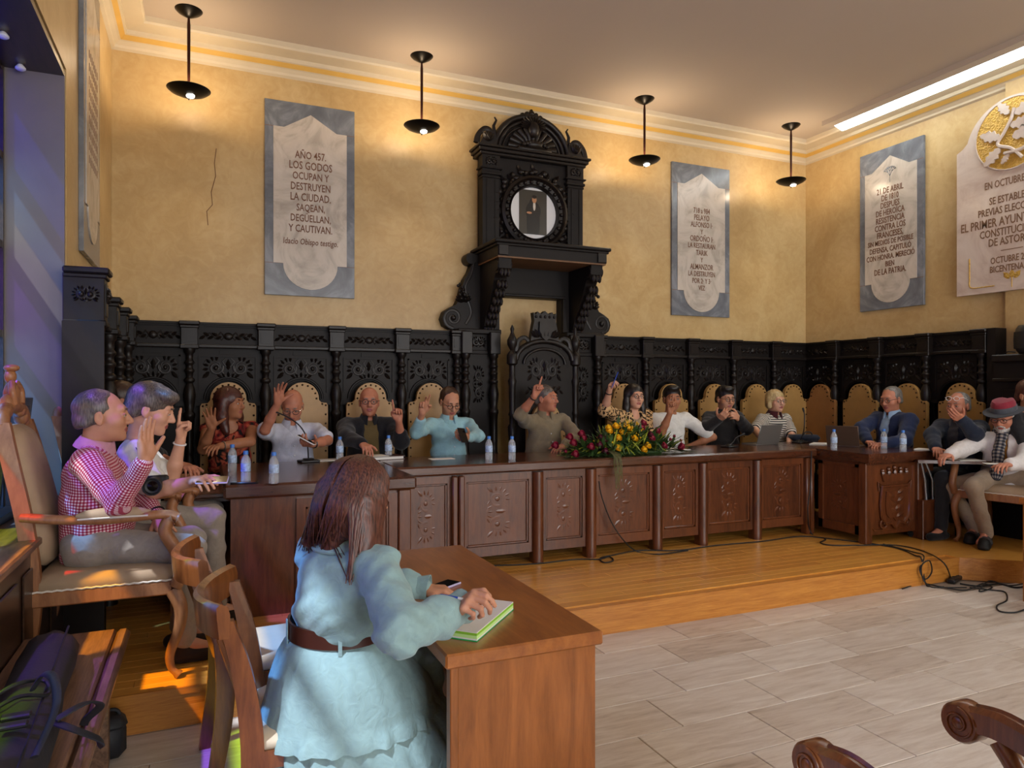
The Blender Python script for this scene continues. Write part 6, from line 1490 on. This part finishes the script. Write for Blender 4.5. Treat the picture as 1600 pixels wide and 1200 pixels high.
# ---- the woman writing at the desk
def writer():
    face = .42; fw = np.array((math.cos(face), math.sin(face), 0)); rt = np.array((fw[1], -fw[0], 0)); up = np.array((0, 0, 1.0))
    H = V3(atD(560, 782, 2.36)); N = V3(atD(540, 850, 2.36)); Pv = np.array((.41, 2.43, .60))
    S = dict(label='woman with long auburn hair in a pale blue belted dress writing at the desk', head=H, look=(.62, -.42), face=face, neck=N, pelvis=Pv, ground=0.0, sw=.175, hs=1.0, vox=.014, vf=.0042, facevis=True, hk=1.03, skin='skin', fem=True,
             armR=dict(e=(627, 985), w=(712, 952), t=(752, 925), n=(.25, .5, -.75), pose='pen', l1=.29, l2=.25, en=True, wn=False), armL=dict(e=np.array((.58, 2.72, .80)), w=np.array((.76, 2.62, .785)), t=np.array((.90, 2.56, .78)), n=(0, 0, -1), pose='relax'),
             clothes=[], hair=None, hairm='hair_auburn', KR=np.array((.72, 2.52, .58)), KL=np.array((.70, 2.70, .58)), AR=np.array((.76, 2.55, .1)), AL=np.array((.74, 2.74, .1)), finehands='RL')
    build_person(S); root, org = S['_root'], S['_org']; A = S['_arms']
    W_ = Pv + up * .155; C = N - up * .16 - fw * .01
    # bodice with full sleeves
    f = Field(); f.cone(W_ + up * .02, W_ * .5 + C * .5, .130, .158, k=.03, flat=(fw, 1.22)); f.cone(W_ * .5 + C * .5, C, .160, .158, k=.04, flat=(fw, 1.25)); Sh = {s: A[s][0] for s in 'RL'}
    f.cone(Sh['R'], Sh['L'], .068, k=.05); f.ell(C - fw * .03, (.15, .10, .15), np.stack([rt, fw, up], 1), k=.05)
    for s in 'RL':
        q = A[s]; f.cone(N - up * .03, q[0], .055, .062, k=.03); f.cone(q[0], q[1], .070, .066, k=.03); f.cone(q[1], q[1] * .35 + q[2] * .65, .066, .062, k=.03); f.cone(q[1] * .35 + q[2] * .65, q[2], .058, .044, k=.02)
    for sx in (1, -1): f.ell(C - up * .05 + fw * .1 + rt * .07 * sx, (.07, .065, .07), k=.03)
    a = A['R']
    def dsp(x, y, z):
        b = wrinkle(.009, 19, 1.0)(x, y, z) + wrinkle(.004, 47, 2.2)(x, y, z)
        e = np.exp(-(((x - a[1][0]) ** 2 + (y - a[1][1]) ** 2 + (z - a[1][2]) ** 2) / .012)); return b + .003 * e * np.sin(120 * (x * .6 + z) + 40 * y)
    vq = f.mesh(.0062, disp=dsp); np_obj('bodice', vq, ['cl_denim'], root, org)
    # cuffs
    for s in 'RL':
        q = A[s]; ax_ = unit(q[2] - q[1]); u = unit(np.cross(ax_, up)); w = np.cross(ax_, u); rs = []
        for t_, r in ((-.055, .045), (.0, .048), (.03, .055), (.03, .050), (-.04, .040)): rs.append([tuple(q[2] + ax_ * t_ + (u * math.cos(2 * PI * i / 20) + w * math.sin(2 * PI * i / 20)) * r * (1 + .06 * math.sin(3 * 2 * PI * i / 20)) - org) for i in range(20)])
        B().rings(rs).obj('cuff', 'cl_denim', root, 50)
    # belt
    rs = []
    for z, r in ((-.028, .172), (-.028, .181), (.028, .179), (.028, .170)):
        rs.append([tuple(W_ + up * (z - .0) + rt * r * math.cos(2 * PI * i / 40) + fw * r * .86 * math.sin(2 * PI * i / 40) - org) for i in range(40)])
    B().rings(rs, close=True).obj('belt', 'brownleather', root, 40)
    bl_ = B()
    for a_ in (-1.9, -.6):
        c = W_ + rt * .184 * math.cos(a_) + fw * .158 * math.sin(a_) - org; t_ = unit(-rt * math.sin(a_) + fw * math.cos(a_)); n_ = unit(rt * math.cos(a_) + fw * math.sin(a_))
        bl_.add([tuple(c + t_ * sx * .006 + up * z + n_ * .004 * y) for z in (-.045, .04) for sx, y in ((-1, 0), (1, 0), (1, 1), (-1, 1))], [(0, 1, 2, 3), (4, 5, 6, 7), (0, 1, 5, 4), (1, 2, 6, 5), (2, 3, 7, 6), (3, 0, 4, 7)])
    bl_.obj('belt_loops', 'cl_denim', root)
    # peplum + gathered lower tier draped over the chair and thighs
    kn = (S['KR'] + S['KL']) / 2
    def skirt(nm, tiers):
        rs = []; n = 120
        for t_, (cen, rx, ry, ruf) in enumerate(tiers):
            ring = []
            for i in range(n):
                th_ = 2 * PI * i / n; g = ruf * (math.sin(23 * th_ + .4 * math.sin(3 * th_)) * .6 + math.sin(37 * th_ + t_ * .3) * .4); r = 1 + g
                ring.append(tuple(np.asarray(cen) + rt * rx * r * math.cos(th_) + fw * ry * r * math.sin(th_) + up * (-.010 * g * 8) - org))
            rs.append(ring)
        return B().rings(rs, cap=False).obj(nm, 'cl_denim', root, 80)
    w0 = W_ - up * .02
    skirt('peplum', [(w0, .158, .136, .004), (w0 - up * .025, .185, .165, .022), (w0 - up * .07 + fw * .01, .218, .20, .016), (w0 - up * .13 + fw * .03, .240, .245, .009), (w0 - up * .19 + fw * .05, .256, .28, .006), (w0 - up * .235 + fw * .055, .266, .30, .008), (w0 - up * .25 + fw * .055, .268, .302, .003), (w0 - up * .262 + fw * .055, .276, .31, .022), (w0 - up * .30 + fw * .055, .286, .318, .034)])
    skirt('skirt_tier', [(w0 - up * .20 + fw * .06, .235, .27, .004), (w0 - up * .27 + fw * .07, .262, .30, .02), (w0 - up * .33 + fw * .09 + rt * .01, .285, .33, .026), (w0 - up * .42 + fw * .12 + rt * .02, .300, .36, .026), (w0 - up * .53 + fw * .14 + rt * .03, .310, .37, .03), (w0 - up * .68 + fw * .15 + rt * .03, .318, .375, .035)])
    # thigh cover
    f = Field(); hp = Pv
    for k in ('KR', 'KL'): f.cone(hp + (rt if k == 'KR' else -rt) * .09, S[k], .11, .085, k=.05); f.cone(S[k], S[k] - up * .38, .085, .11, k=.04)
    f.ell(hp - up * .02, (.16, .15, .10), np.stack([rt, fw, up], 1), k=.05)
    np_obj('skirt_lap', f.mesh(.009, disp=wrinkle(.006, 40, 3)), ['cl_denim'], root, org)
    # collar
    rs = []; axd = unit(H - N)
    for i in range(21):
        a_ = math.radians(25 + 310 * i / 20); d_ = fw * math.cos(a_) + rt * math.sin(a_); rs.append([tuple(N + up * .0 + d_ * r + axd * h - org) for r, h in ((.066, -.01), (.068, .035), (.076, .04), (.11, -.005), (.105, -.012))])
    B().rings(rs).obj('collar', 'cl_denim', root, 50)
    fl = B(); c = N + fw * .16 - up * .05 - rt * .05
    for k in range(3): fl.ball(tuple(c + np.array((0, 0, -.03 * k)) - org), (.03, .03, .025), 8, 5)
    # long hair: mass + locks
    Rh = rotm(*S['look']); T = S['_T']; M_ = Field()
    M_.ell(T(0, -.020, .045), (.095, .112, .098), Rh); M_.ell(T(0, -.045, -.03), (.093, .085, .10), Rh, k=.03)
    crown = T(0, -.02, .12)
    ends = [V3(atD(478, 855, 2.40)), V3(atD(520, 866, 2.30)), V3(atD(560, 850, 2.26)), V3(atD(608, 868, 2.24))]
    back = T(0, -.09, -.06); M_.cone(T(-.03, -.07, .0), ends[0] * .75 + back * .25, .070, .038, k=.04); M_.cone(T(0, -.08, -.02), ends[1] * .8 + back * .2, .06, .035, k=.04); M_.cone(T(.06, -.04, -.02), T(.09, -.005, -.17), .05, .03, k=.04); M_.cone(T(.07, .0, .0), T(.088, .045, -.20), .04, .022, k=.03)
    M_.cone(T(-.07, .0, .0), T(-.09, .03, -.2), .04, .025, k=.03)
    M_.ell(T(0, .125, -.06), (.055, .08, .11), Rh, .015, -1)
    np_obj('hair', M_.mesh(.0055, disp=hair_noise(H, .002)), ['hair_auburn'], root, org)
    lk = B(); rg = random.Random(11)
    for i in range(260):
        az = rg.uniform(-2.9, .25) if i < 200 else rg.uniform(-.1, .5)      # angle round the head, from the back
        az = rg.uniform(PI * .98, PI * 2.12)
        dx, dy = math.cos(az), math.sin(az); e = 1.015 + rg.uniform(-.01, .03)
        p0 = T(.02 * dx + rg.uniform(-.01, .01), -.02 + .03 * dy, .138); p1 = T(.080 * dx * e, -.02 + .096 * dy * e, .095); p2 = T(.097 * dx * e, -.024 + .116 * dy * e, .02)
        back_ness = max(0, -dy)
        side = (dx + 1) / 2
        p3 = T(.101 * dx * e, -.03 + .120 * dy * e, -.06)
        L = rg.uniform(.9, 1.05)
        e0 = ends[0] * (1 - side) + ends[1] * side
        if dy < -.25 and dx < .75: tip = e0 + np.array((rg.uniform(-.03, .045), rg.uniform(-.03, .03), rg.uniform(-.015, .03))); p4 = p3 * .5 + tip * .5 + np.array((-.008, -.012, -.012))
        else: tip = T(.098 + rg.uniform(-.015, .01), (.06 if dy > -.1 else .0) + rg.uniform(-.05, .04), -.225 + rg.uniform(-.04, .02)); p4 = p3 * .5 + tip * .5
        pts = crom([tuple(x - org) for x in (p0, p1, p2, p3, p4, tip)], 4); m = len(pts); r = rg.uniform(.0035, .0065)
        lk.tube(pts, [r * (1 - .75 * (k / m) ** 3) for k in range(m)], 5, flat=.6)
    lo = lk.obj('hair_locks', 'hair_auburn', root, 70); lo['kind'] = 'stuff'
    P['writer'] = S
writer()
# ================================================================== THINGS ON THE TABLES
def bottle_proto():
    t = thing('water_bottle', 'x', 'bottle')
    B().lathe([(0, 0), (.026, 0), (.029, .006), (.029, .05), (.027, .055), (.029, .06), (.029, .118), (.026, .135), (.018, .152), (.0125, .160), (.0125, .17), (0, .17)], n=16).obj('bottle_body', 'bottle', t, 40)
    B().lathe([(.0297, .062), (.0297, .112), (.0292, .112), (.0292, .062)], n=16).obj('paper_label', 'waterlabel', t, 40)
    B().lathe([(0, .165), (.0145, .165), (.0145, .184), (.013, .187), (0, .187)], n=14).obj('cap', 'bluecap', t, 40)
    return t
bp = bottle_proto()
spots = [((363, 737), 'small water bottle behind the two at the left desk corner'), ((384, 752), 'left of two blue-capped water bottles at the front of the left desk'), ((428, 755), 'right of two blue-capped water bottles at the front of the left desk'), ((531, 719), 'water bottle right of the gooseneck microphone'), ((607, 716), 'water bottle in front of the bald man in the black jacket'),
         ((764, 718), 'left of the two water bottles on the bare middle of the long table'), ((800, 718), 'right of the two water bottles, nearest the flowers'), ((978, 706), 'water bottle behind the flowers before the man in the white t-shirt'),
         ((1303, 702), 'water bottle at the inner edge of the right desk'), ((1329, 698), 'water bottle behind the laptop of the man in the navy blazer'), ((1381, 701), 'water bottle by the hands of the man in the navy blazer'), ((1411, 704), 'water bottle at the front of the right desk')]
for i, (p, lab) in enumerate(spots):
    o = bp if i == 0 else dup(bp)
    q = atZ(p[0], p[1], ZT); o.location = q; o['label'] = lab; o['group'] = 'water bottles on the council table'
def mic(label, base, neck, d):
    q = atZ(base[0], base[1], ZT); t = thing('gooseneck_microphone', label, 'microphone', q, .2)
    B().box((-.075, -.055, 0), (.075, .055, .018), .006).box((-.04, -.03, .016), (.04, .03, .03), .008).obj('base', 'plasticblack', t, 40)
    pts = [Vector((0, 0, .02))]; 
    for (x, y) in neck: w = atD(x, y, d) - q; w.rotate(Matrix.Rotation(-.2, 3, 'Z')); pts.append(w)
    c = crom(pts, 5); B().tube(c, .0055, 8).obj('gooseneck', 'plasticblack', t, 60)
    e = c[-1] - c[-3]; e.normalize(); B().tube([c[-1] - e * .01, c[-1] + e * .012, c[-1] + e * .035, c[-1] + e * .04], [.006, .0105, .0105, .005], 10).obj('capsule', 'rubber', t, 60)
    return t
qd = ray(482, 722); 
mic('black gooseneck microphone in front of the bald man in the pale shirt', (482, 722), [(481, 700), (479, 683), (468, 665), (450, 652), (432, 644)], 5.45)
mic('black gooseneck microphone in front of the blonde woman', (1250, 692), [(1256, 672), (1257, 650), (1256, 643)], 7.2)
mic('black gooseneck microphone beside the man in the suit', (1140, 699), [(1146, 690), (1150, 684), (1158, 680)], 6.9)
def sheet(name, label, cat, px_, w, l, h, rz, mat, z=ZT):
    q = atZ(px_[0], px_[1], z); b = B().box((-w / 2, -l / 2, 0), (w / 2, l / 2, h), min(.002, h * .3)).obj(name, mat, None, loc=(q.x, q.y, z)); b.rotation_euler = (0, 0, rz); tag(b, label, cat); return b
sheet('paper_sheet', 'white paper sheet beside the left microphone', 'paper', (508, 719), .21, .15, .004, .1, 'paper')
nb = thing('document_folder', 'thick brown document folder in front of the bald man in the black jacket', 'folder', atZ(598, 717, ZT), .15)
B().box((-.15, -.10, 0), (.15, .10, .004)).obj('back_cover', 'brownleather', nb); B().box((-.145, -.095, .004), (.14, .095, .024)).obj('pages', 'paper', nb); B().box((-.15, -.10, .024), (.15, .10, .028)).obj('front_cover', 'brownleather', nb); B().box((-.13, -.09, .028), (.02, .08, .031)).obj('loose_sheet', 'paper', nb)
sheet('paper_sheet', 'loose white paper in front of the man in the light blue shirt', 'paper', (690, 717), .20, .10, .003, .0, 'paper')
sheet('paper_sheet', 'white papers right of the flowers', 'paper', (1050, 703), .30, .20, .006, .25, 'paper')
sheet('paper_sheet', 'open white papers at the inner corner of the right desk', 'paper', (1284, 694), .26, .20, .008, .6, 'paper')
sheet('newspaper', 'folded newspaper in front of the man resting his chin', 'newspaper', (1450, 703), .16, .20, .010, .4, 'paper')
sheet('paper_sheet', 'papers on the writing board of the man in the hat', 'paper', (1512, 719), .22, .18, .005, -.5, 'paper', .915)
sheet('paper_sheet', 'second papers on the writing board under his right hand', 'paper', (1555, 725), .16, .12, .004, -.7, 'paper', .915)
def phone(label, loc, rot, case='plasticblack', scr=True):
    t = thing('mobile_phone', label, 'phone', loc); t.rotation_euler = rot
    B().box((-.036, -.075, 0), (.036, .075, .009), .003).obj('case', case, t, 40); B().box((-.033, -.072, .009), (.033, .072, .0095)).obj('screen', 'screen', t); return t
phone('black mobile phone lying flat at the left desk corner', atZ(382, 755, ZT), (0, 0, 1.3))
def held(label, S, sd, off, rot, case='plasticblack'):
    a = S['_arms'][sd]; p = a[2] + a[3] * .10 + V3(off); phone(label, p, rot, case)
held('pale phone held low by the bald man in the pale shirt', P['bald_pale'], 'L', (.0, -.03, .03), (.5, 0, 1.2), 'white')
held('black phone in the hand of the man in the light blue shirt', P['aqua'], 'L', (0, -.035, .02), (.9, .1, .2))
held('bluish phone in the hand of the woman in the white t-shirt', P['tee_left'], 'R', (.05, -.01, -.015), (0, -.35, 1.4), 'pearlcase')
def pen(label, a, b, mat, tipmat='steel'):
    a, b = Vector(a), Vector(b); t = thing('pen', label, 'pen', a); d = b - a
    B().tube([d * 0, d * .02, d * .62], [.002, .0048, .0048], 8).obj('barrel', tipmat, t, 50); B().tube([d * .62, d * .98, d], [.005, .005, .003], 8).obj('cap', mat, t, 50)
S_ = P['leopard']; a_ = S_['_arms']['R']; p_ = a_[2] + a_[3] * .10 + np.array((0, -.045, 0)); pen('blue pen held up by the woman in the leopard jacket', p_ - np.array((.02, 0, .05)), p_ + np.array((.05, 0, .10)), 'bluepen', 'bluepen')
def laptop(label, px_, rz, open_, mat):
    q = atZ(px_[0], px_[1], ZT); t = thing('laptop', label, 'laptop', q, rz)
    B().box((-.15, -.105, 0), (.15, .105, .014), .004).obj('base', mat, t, 40); B().box((-.13, -.02, .014), (.13, .085, .0152)).obj('keyboard', 'plasticblack', t)
    l = B().box((-.15, -.004, 0), (.15, .004, .205), .003).obj('lid', mat, t, 40, loc=(0, -.105, .012), rot=(open_, 0, 0)); B().box((-.14, .0042, .012), (.14, .005, .195)).obj('screen', 'screen', l)
laptop('silver open laptop left of the blonde woman, lid towards the room', (1187, 694), .05, .30, 'silver')
M['bronze_shell'] = plain('bronze_shell', hexc('5e4a3c'), .4, .5)
laptop('brown-grey open laptop before the man in the navy blazer', (1322, 697), -1.1, .30, 'bronze_shell')
q = atZ(1266, 690, ZT); cs = thing('document_case', 'dark blue soft document case beside the blonde woman', 'case', (q.x, q.y + .1, ZT), -.3)
B().box((-.16, -.10, 0), (.16, .10, .07), .03).obj('body', 'cl_navy2', cs, 50); B().tube(crom([(-.05, -.1, .07), (-.03, -.1, .10), (.03, -.1, .10), (.05, -.1, .07)], 4), .007, 6).obj('handle', 'rubber', cs, 60)
# things on the foreground desk
DZ = .76
def notepad():
    a, b, c = atZ(745, 1003, DZ), atZ(802, 953, DZ), atZ(684, 994, DZ); u = b - a; v = c - a; d = a + u + v
    cen = (a + d) / 2; t = thing('notepad', 'thick pad of white and green paper under the writing hand', 'notepad', cen)
    def lay(z0, z1, k, nm, mat): B().prism([tuple((p - cen) * k)[:2] for p in (a, b, d, c)], z0, z1).obj(nm, mat, t)
    lay(0, .003, 1.02, 'card_back', 'emerald'); lay(.003, .008, 1.0, 'white_sheets', 'paper'); lay(.008, .018, 1.0, 'green_sheets', 'lightgreen'); lay(.018, .026, 1.0, 'green_sheets', 'greenpaper'); lay(.026, .029, 1.0, 'top_sheet', 'paper')
notepad()
def desk_phone():
    q = atZ(692, 917, DZ); ph = phone('black phone in a lilac case on the foreground desk', q, (0, 0, -1.0), 'pearlcase')
    b = thing('pearl_strap', 'strap of small lilac pearls beside the phone on the desk', 'strap', atZ(650, 926, DZ)); me = B().ball((0, 0, .005), .0055, 8, 5).mesh('pearl', 'pearl', 60)
    for k in range(22):
        a = 2 * PI * k / 22; inst('pearl', me, b, (.05 * math.cos(a) + .005 * math.sin(5 * a), .022 * math.sin(a) + .006 * math.sin(3 * a), 0))
desk_phone()
a_ = P['writer']['_arms']['R']; hp_ = Vector(a_[2] + a_[3] * .105 + np.array((0, 0, -.012)))
pa_, pb_ = atZ(765, 918, DZ + .05), atZ(690, 921, DZ + .03); pen('blue and white pen in the hand of the writing woman', hp_ + Vector((.055, .005, -.01)), hp_ + Vector((-.075, .075, .012)), 'bluepen', 'white')
# camera resting on the armchair arm
cm = thing('photo_camera', 'black camera with round lens hanging on a strap before the woman in the white t-shirt', 'camera', atD(242, 757, 3.64))
cm.rotation_euler = (0, 0, -.1)
B().box((-.06, 0, -.045), (.06, .05, .045), .01).obj('camera_body', 'plasticblack', cm, 40); B().lathe([(0, -.02), (.036, -.02), (.042, .0), (.044, .06), (.046, .09), (.040, .09), (.036, .07), (0, .065)], (0, 0, 0), 28, 'y').obj('lens_barrel', 'plasticblack', cm, 40); B().lathe([(0, .064), (.034, .064), (.034, .068), (0, .07)], (0, 0, 0), 24, 'y').obj('lens_glass', 'screen', cm, 40)
_o = atD(242, 757, 3.64); _q = [Vector(p) - _o for p in (_o + Vector((-.05, .03, .04)), atD(228, 730, 3.66), atD(216, 705, 3.72), atD(205, 690, 3.84))]
for p in _q: p.rotate(Matrix.Rotation(.1, 3, 'Z'))
B().tube(crom(_q, 5), .006, 6, flat=.4).obj('neck_strap', 'rubber', cm, 60)
# ================================================================== FLOWERS
def flowers():
    rg = random.Random(4); base = Vector((3.36, 5.24, ZT)); t = thing('flower_arrangement', 'long arrangement of crimson and yellow roses with trailing grass', 'flowers', base)
    B().box((-.34, -.06, 0), (.34, .06, .035), .012).obj('foam_tray', 'foliage', t)
    def blade(b, p, d, L, W, droop):
        d = d.normalized(); s = d.cross(Vector((0, 0, 1)));
        if s.length < .1: s = Vector((1, 0, 0))
        s.normalize(); pts = []
        for k in range(4):
            u = k / 3; c = p + d * L * u - Vector((0, 0, droop * u * u)); c.z = max(c.z, .006 if c.y > -.30 else c.z); w = W * (math.sin(PI * (u * .85 + .12)))
            pts += [c - s * w, c + s * w + Vector((0, 0, .002))]
        b.add(pts, [(0, 1, 3, 2), (2, 3, 5, 4), (4, 5, 7, 6)])
    for mat, n, L0, W0 in (('foliage', 620, .14, .015), ('foliage_b', 330, .13, .010)):
        b = B()
        for i in range(n):
            x = rg.gauss(-.03, .25); x = max(-.5, min(.5, x)); h = .07 + .20 * math.exp(-(x / .28) ** 2) * rg.random(); p = Vector((x, rg.uniform(-.10, .09), rg.uniform(.02, h)))
            d = Vector((x * 2.0 + rg.uniform(-.5, .5), rg.uniform(-1, .5), rg.uniform(-.35, 1.0))); blade(b, p, d, L0 * rg.uniform(.6, 1.4), W0 * rg.uniform(.7, 1.4), rg.uniform(0, .05))
        o = b.obj('foliage', mat, t); o['kind'] = 'stuff'
    b = B()
    for i in range(26):
        s = rg.choice((-1, 1)); p = Vector((s * .36, rg.uniform(-.08, .05), .03)); blade(b, p, Vector((s, rg.uniform(-.35, .3), rg.uniform(0, .25))), rg.uniform(.18, .34), .006, .05)
    o = b.obj('long_leaves', 'foliage', t); o['kind'] = 'stuff'
    g = B()
    for i in range(26):
        x = -.26 + rg.uniform(-.04, .03); L = rg.uniform(.12, .26); g.tube(crom([(x, -.12, .05), (x + rg.uniform(-.01, .01), -.25, .03), (x + rg.uniform(-.015, .02), -.285, -.05), (x + rg.uniform(-.02, .03), -.285, -L)], 3), .0018, 4)
    o = g.obj('trailing_grass', 'grass', t); o['kind'] = 'stuff'
    # golden sprays
    sp = B()
    for i in range(120):
        x = rg.gauss(-.05, .13); z = .12 + .13 * math.exp(-(x / .2) ** 2) + rg.uniform(-.09, .05); sp.ball((x, rg.uniform(-.14, .05), z), rg.uniform(.004, .009), 6, 4)
    o = sp.obj('golden_spray', 'rose_yellow', t, 60); o['kind'] = 'stuff'
    # roses: layered petals
    def rose():
        b = B()
        for k, (r, z0, z1, n) in enumerate(((.010, .012, .034, 6), (.018, .006, .032, 8), (.025, .0, .026, 10))):
            rs = []
            for u in (0, .35, .7, 1.0):
                rs.append([((r * (.5 + .6 * u) * (1 + .13 * math.cos(3 * a + k * 1.3))) * math.cos(a), (r * (.5 + .6 * u) * (1 + .13 * math.cos(3 * a + k * 1.3))) * math.sin(a), z0 + (z1 - z0) * u + .003 * math.sin(3 * a + k) * u) for a in [2 * PI * i / (n * 2) for i in range(n * 2)]])
            b.rings(rs, cap=(k == 0))
        b.ball((0, 0, .012), (.018, .018, .016), 10, 6); return b
    me = {m: rose().mesh('rose', m, 60) for m in ('rose_red', 'rose_yellow', 'rose_dark')}
    def at_px(x, y, mat, sc=1.0):
        p = atY(x, y, base.y - .13 + .10 * max(0, (700 - y) / 45)) - base; d = Vector((p.x * .8, -1.0, .5 + p.z)).normalized(); inst('rose', me[mat], t, p, d.to_track_quat('Z', 'Y').to_euler(), (sc, sc, sc))
    for x, y in ((890, 685), (896, 694), (908, 680), (911, 686), (923, 700), (868, 698), (899, 711), (1003, 663), (1000, 670), (1024, 675), (1016, 686), (1035, 698), (1060, 700), (1062, 698)): at_px(x, y, 'rose_red', 1.15)
    for x, y in ((938, 686), (944, 688), (945, 707), (936, 697), (1014, 681)): at_px(x, y, 'rose_dark', 1.1)
    for x, y in ((950, 671), (951, 675), (965, 686), (964, 702), (971, 677), (990, 687), (980, 671), (1010, 698), (1004, 704), (961, 668)): at_px(x, y, 'rose_yellow', 1.1)
    for x, y in ((1046, 687), (1052, 682), (1062, 689), (884, 706), (1028, 672)): at_px(x, y, 'rose_red', .55)
flowers()
# ================================================================== CABLES, POWER STRIP, LOUDSPEAKER
def cable(label, pts, r=.0055):
    w = [Vector(p) if len(p) == 3 else Vector(p[:3]) for p in pts]; o = B().tube(crom(w, 5), r, 6).obj('cable', 'rubber', None, 60); tag(o, label, 'cable', 'black cables on the platform'); return o
Zp = lambda x, y: tuple(atZ(x, y, PZ + .006)); Zf = lambda x, y: tuple(atZ(x, y, .007))
cable('long black cable running along the foot of the council table', [Zp(*p) for p in ((762, 884), (835, 881), (900, 874), (935, 874), (952, 870), (958, 876), (944, 879), (938, 872), (960, 867), (1000, 860), (1060, 860), (1120, 852), (1190, 846), (1250, 838), (1300, 842), (1350, 848), (1400, 856), (1430, 868), (1440, 874))] + [Zf(1448, 915), Zf(1475, 917)])
cable('black cable dropping from the flowers down the table front', [tuple(atY(936, 752, 4.98)), tuple(atY(940, 775, 4.985)), tuple(atY(955, 815, 4.99)), tuple(atY(975, 845, 4.98)), Zp(996, 862), Zp(1030, 866), Zp(1075, 860)])
cable('black cable running down the corner post of the right desk', [tuple(atY(1268, 705, 4.96)), tuple(atY(1266, 760, 4.97)), tuple(atY(1262, 800, 4.96)), Zp(1268, 834), Zp(1290, 842), Zp(1282, 848), Zp(1300, 852), Zp(1345, 852), Zp(1400, 852), Zp(1445, 862), Zp(1475, 880)] + [Zf(1486, 905)])
cable('looped black cable hanging over the platform edge', [Zp(1380, 850), Zp(1425, 862), tuple(Vector(Zp(1440, 872)) + Vector((0, -.02, .02)))] + [tuple(atY(1437, 890, 3.81)), tuple(atY(1446, 905, 3.80)), tuple(atY(1456, 893, 3.80)), tuple(atY(1452, 876, 3.80)), tuple(atY(1440, 884, 3.80)), tuple(atY(1442, 904, 3.80))] + [Zf(1455, 917), Zf(1480, 918), Zf(1510, 918)])
cable('tangle of black cable on the stone floor at the right', [Zf(*p) for p in ((1410, 920), (1440, 912), (1475, 918), (1510, 922), (1535, 912), (1550, 918), (1530, 924), (1545, 908), (1575, 915), (1598, 912))])
cable('black cable looping towards the right edge of the floor', [Zf(*p) for p in ((1515, 918), (1550, 922), (1570, 925), (1573, 938), (1558, 946), (1562, 955), (1585, 957), (1602, 952))])
cable('flat pair of black cables leading to the right edge', [Zf(*p) for p in ((1500, 912), (1530, 916), (1560, 912), (1585, 918), (1604, 916))], .007)
ps = thing('power_strip', 'black power strip on the floor by the platform step', 'power strip', atZ(1492, 908, 0), .35); B().box((-.11, -.03, 0), (.11, .03, .035), .008).obj('housing', 'plasticblack', ps, 40)
for k in range(3): B().lathe([(0, 0), (.017, 0), (.017, .004), (0, .004)], (-.06 + .06 * k, 0, .034), 14).obj('socket', 'rubber', ps)
sp = thing('loudspeaker', 'black rounded loudspeaker on the low panelling at the right edge', 'loudspeaker', (6.87, 4.0, 1.87)); B().lathe([(0, 0), (.09, 0), (.115, .03), (.132, .10), (.134, .16), (.12, .23), (.10, .26), (0, .27)], n=28).obj('cabinet', 'plasticblack', sp, 40); B().tube(crom([(-.02, .13, .02), (.0, .2, .03), (.02, .24, .02), (.02, .27, .003)], 4), .005, 6).obj('lead', 'rubber', sp, 60)
B().lathe([(.1345, .05), (.1365, .12), (.1345, .2)], n=28).obj('grille', 'rubber', sp, 40)
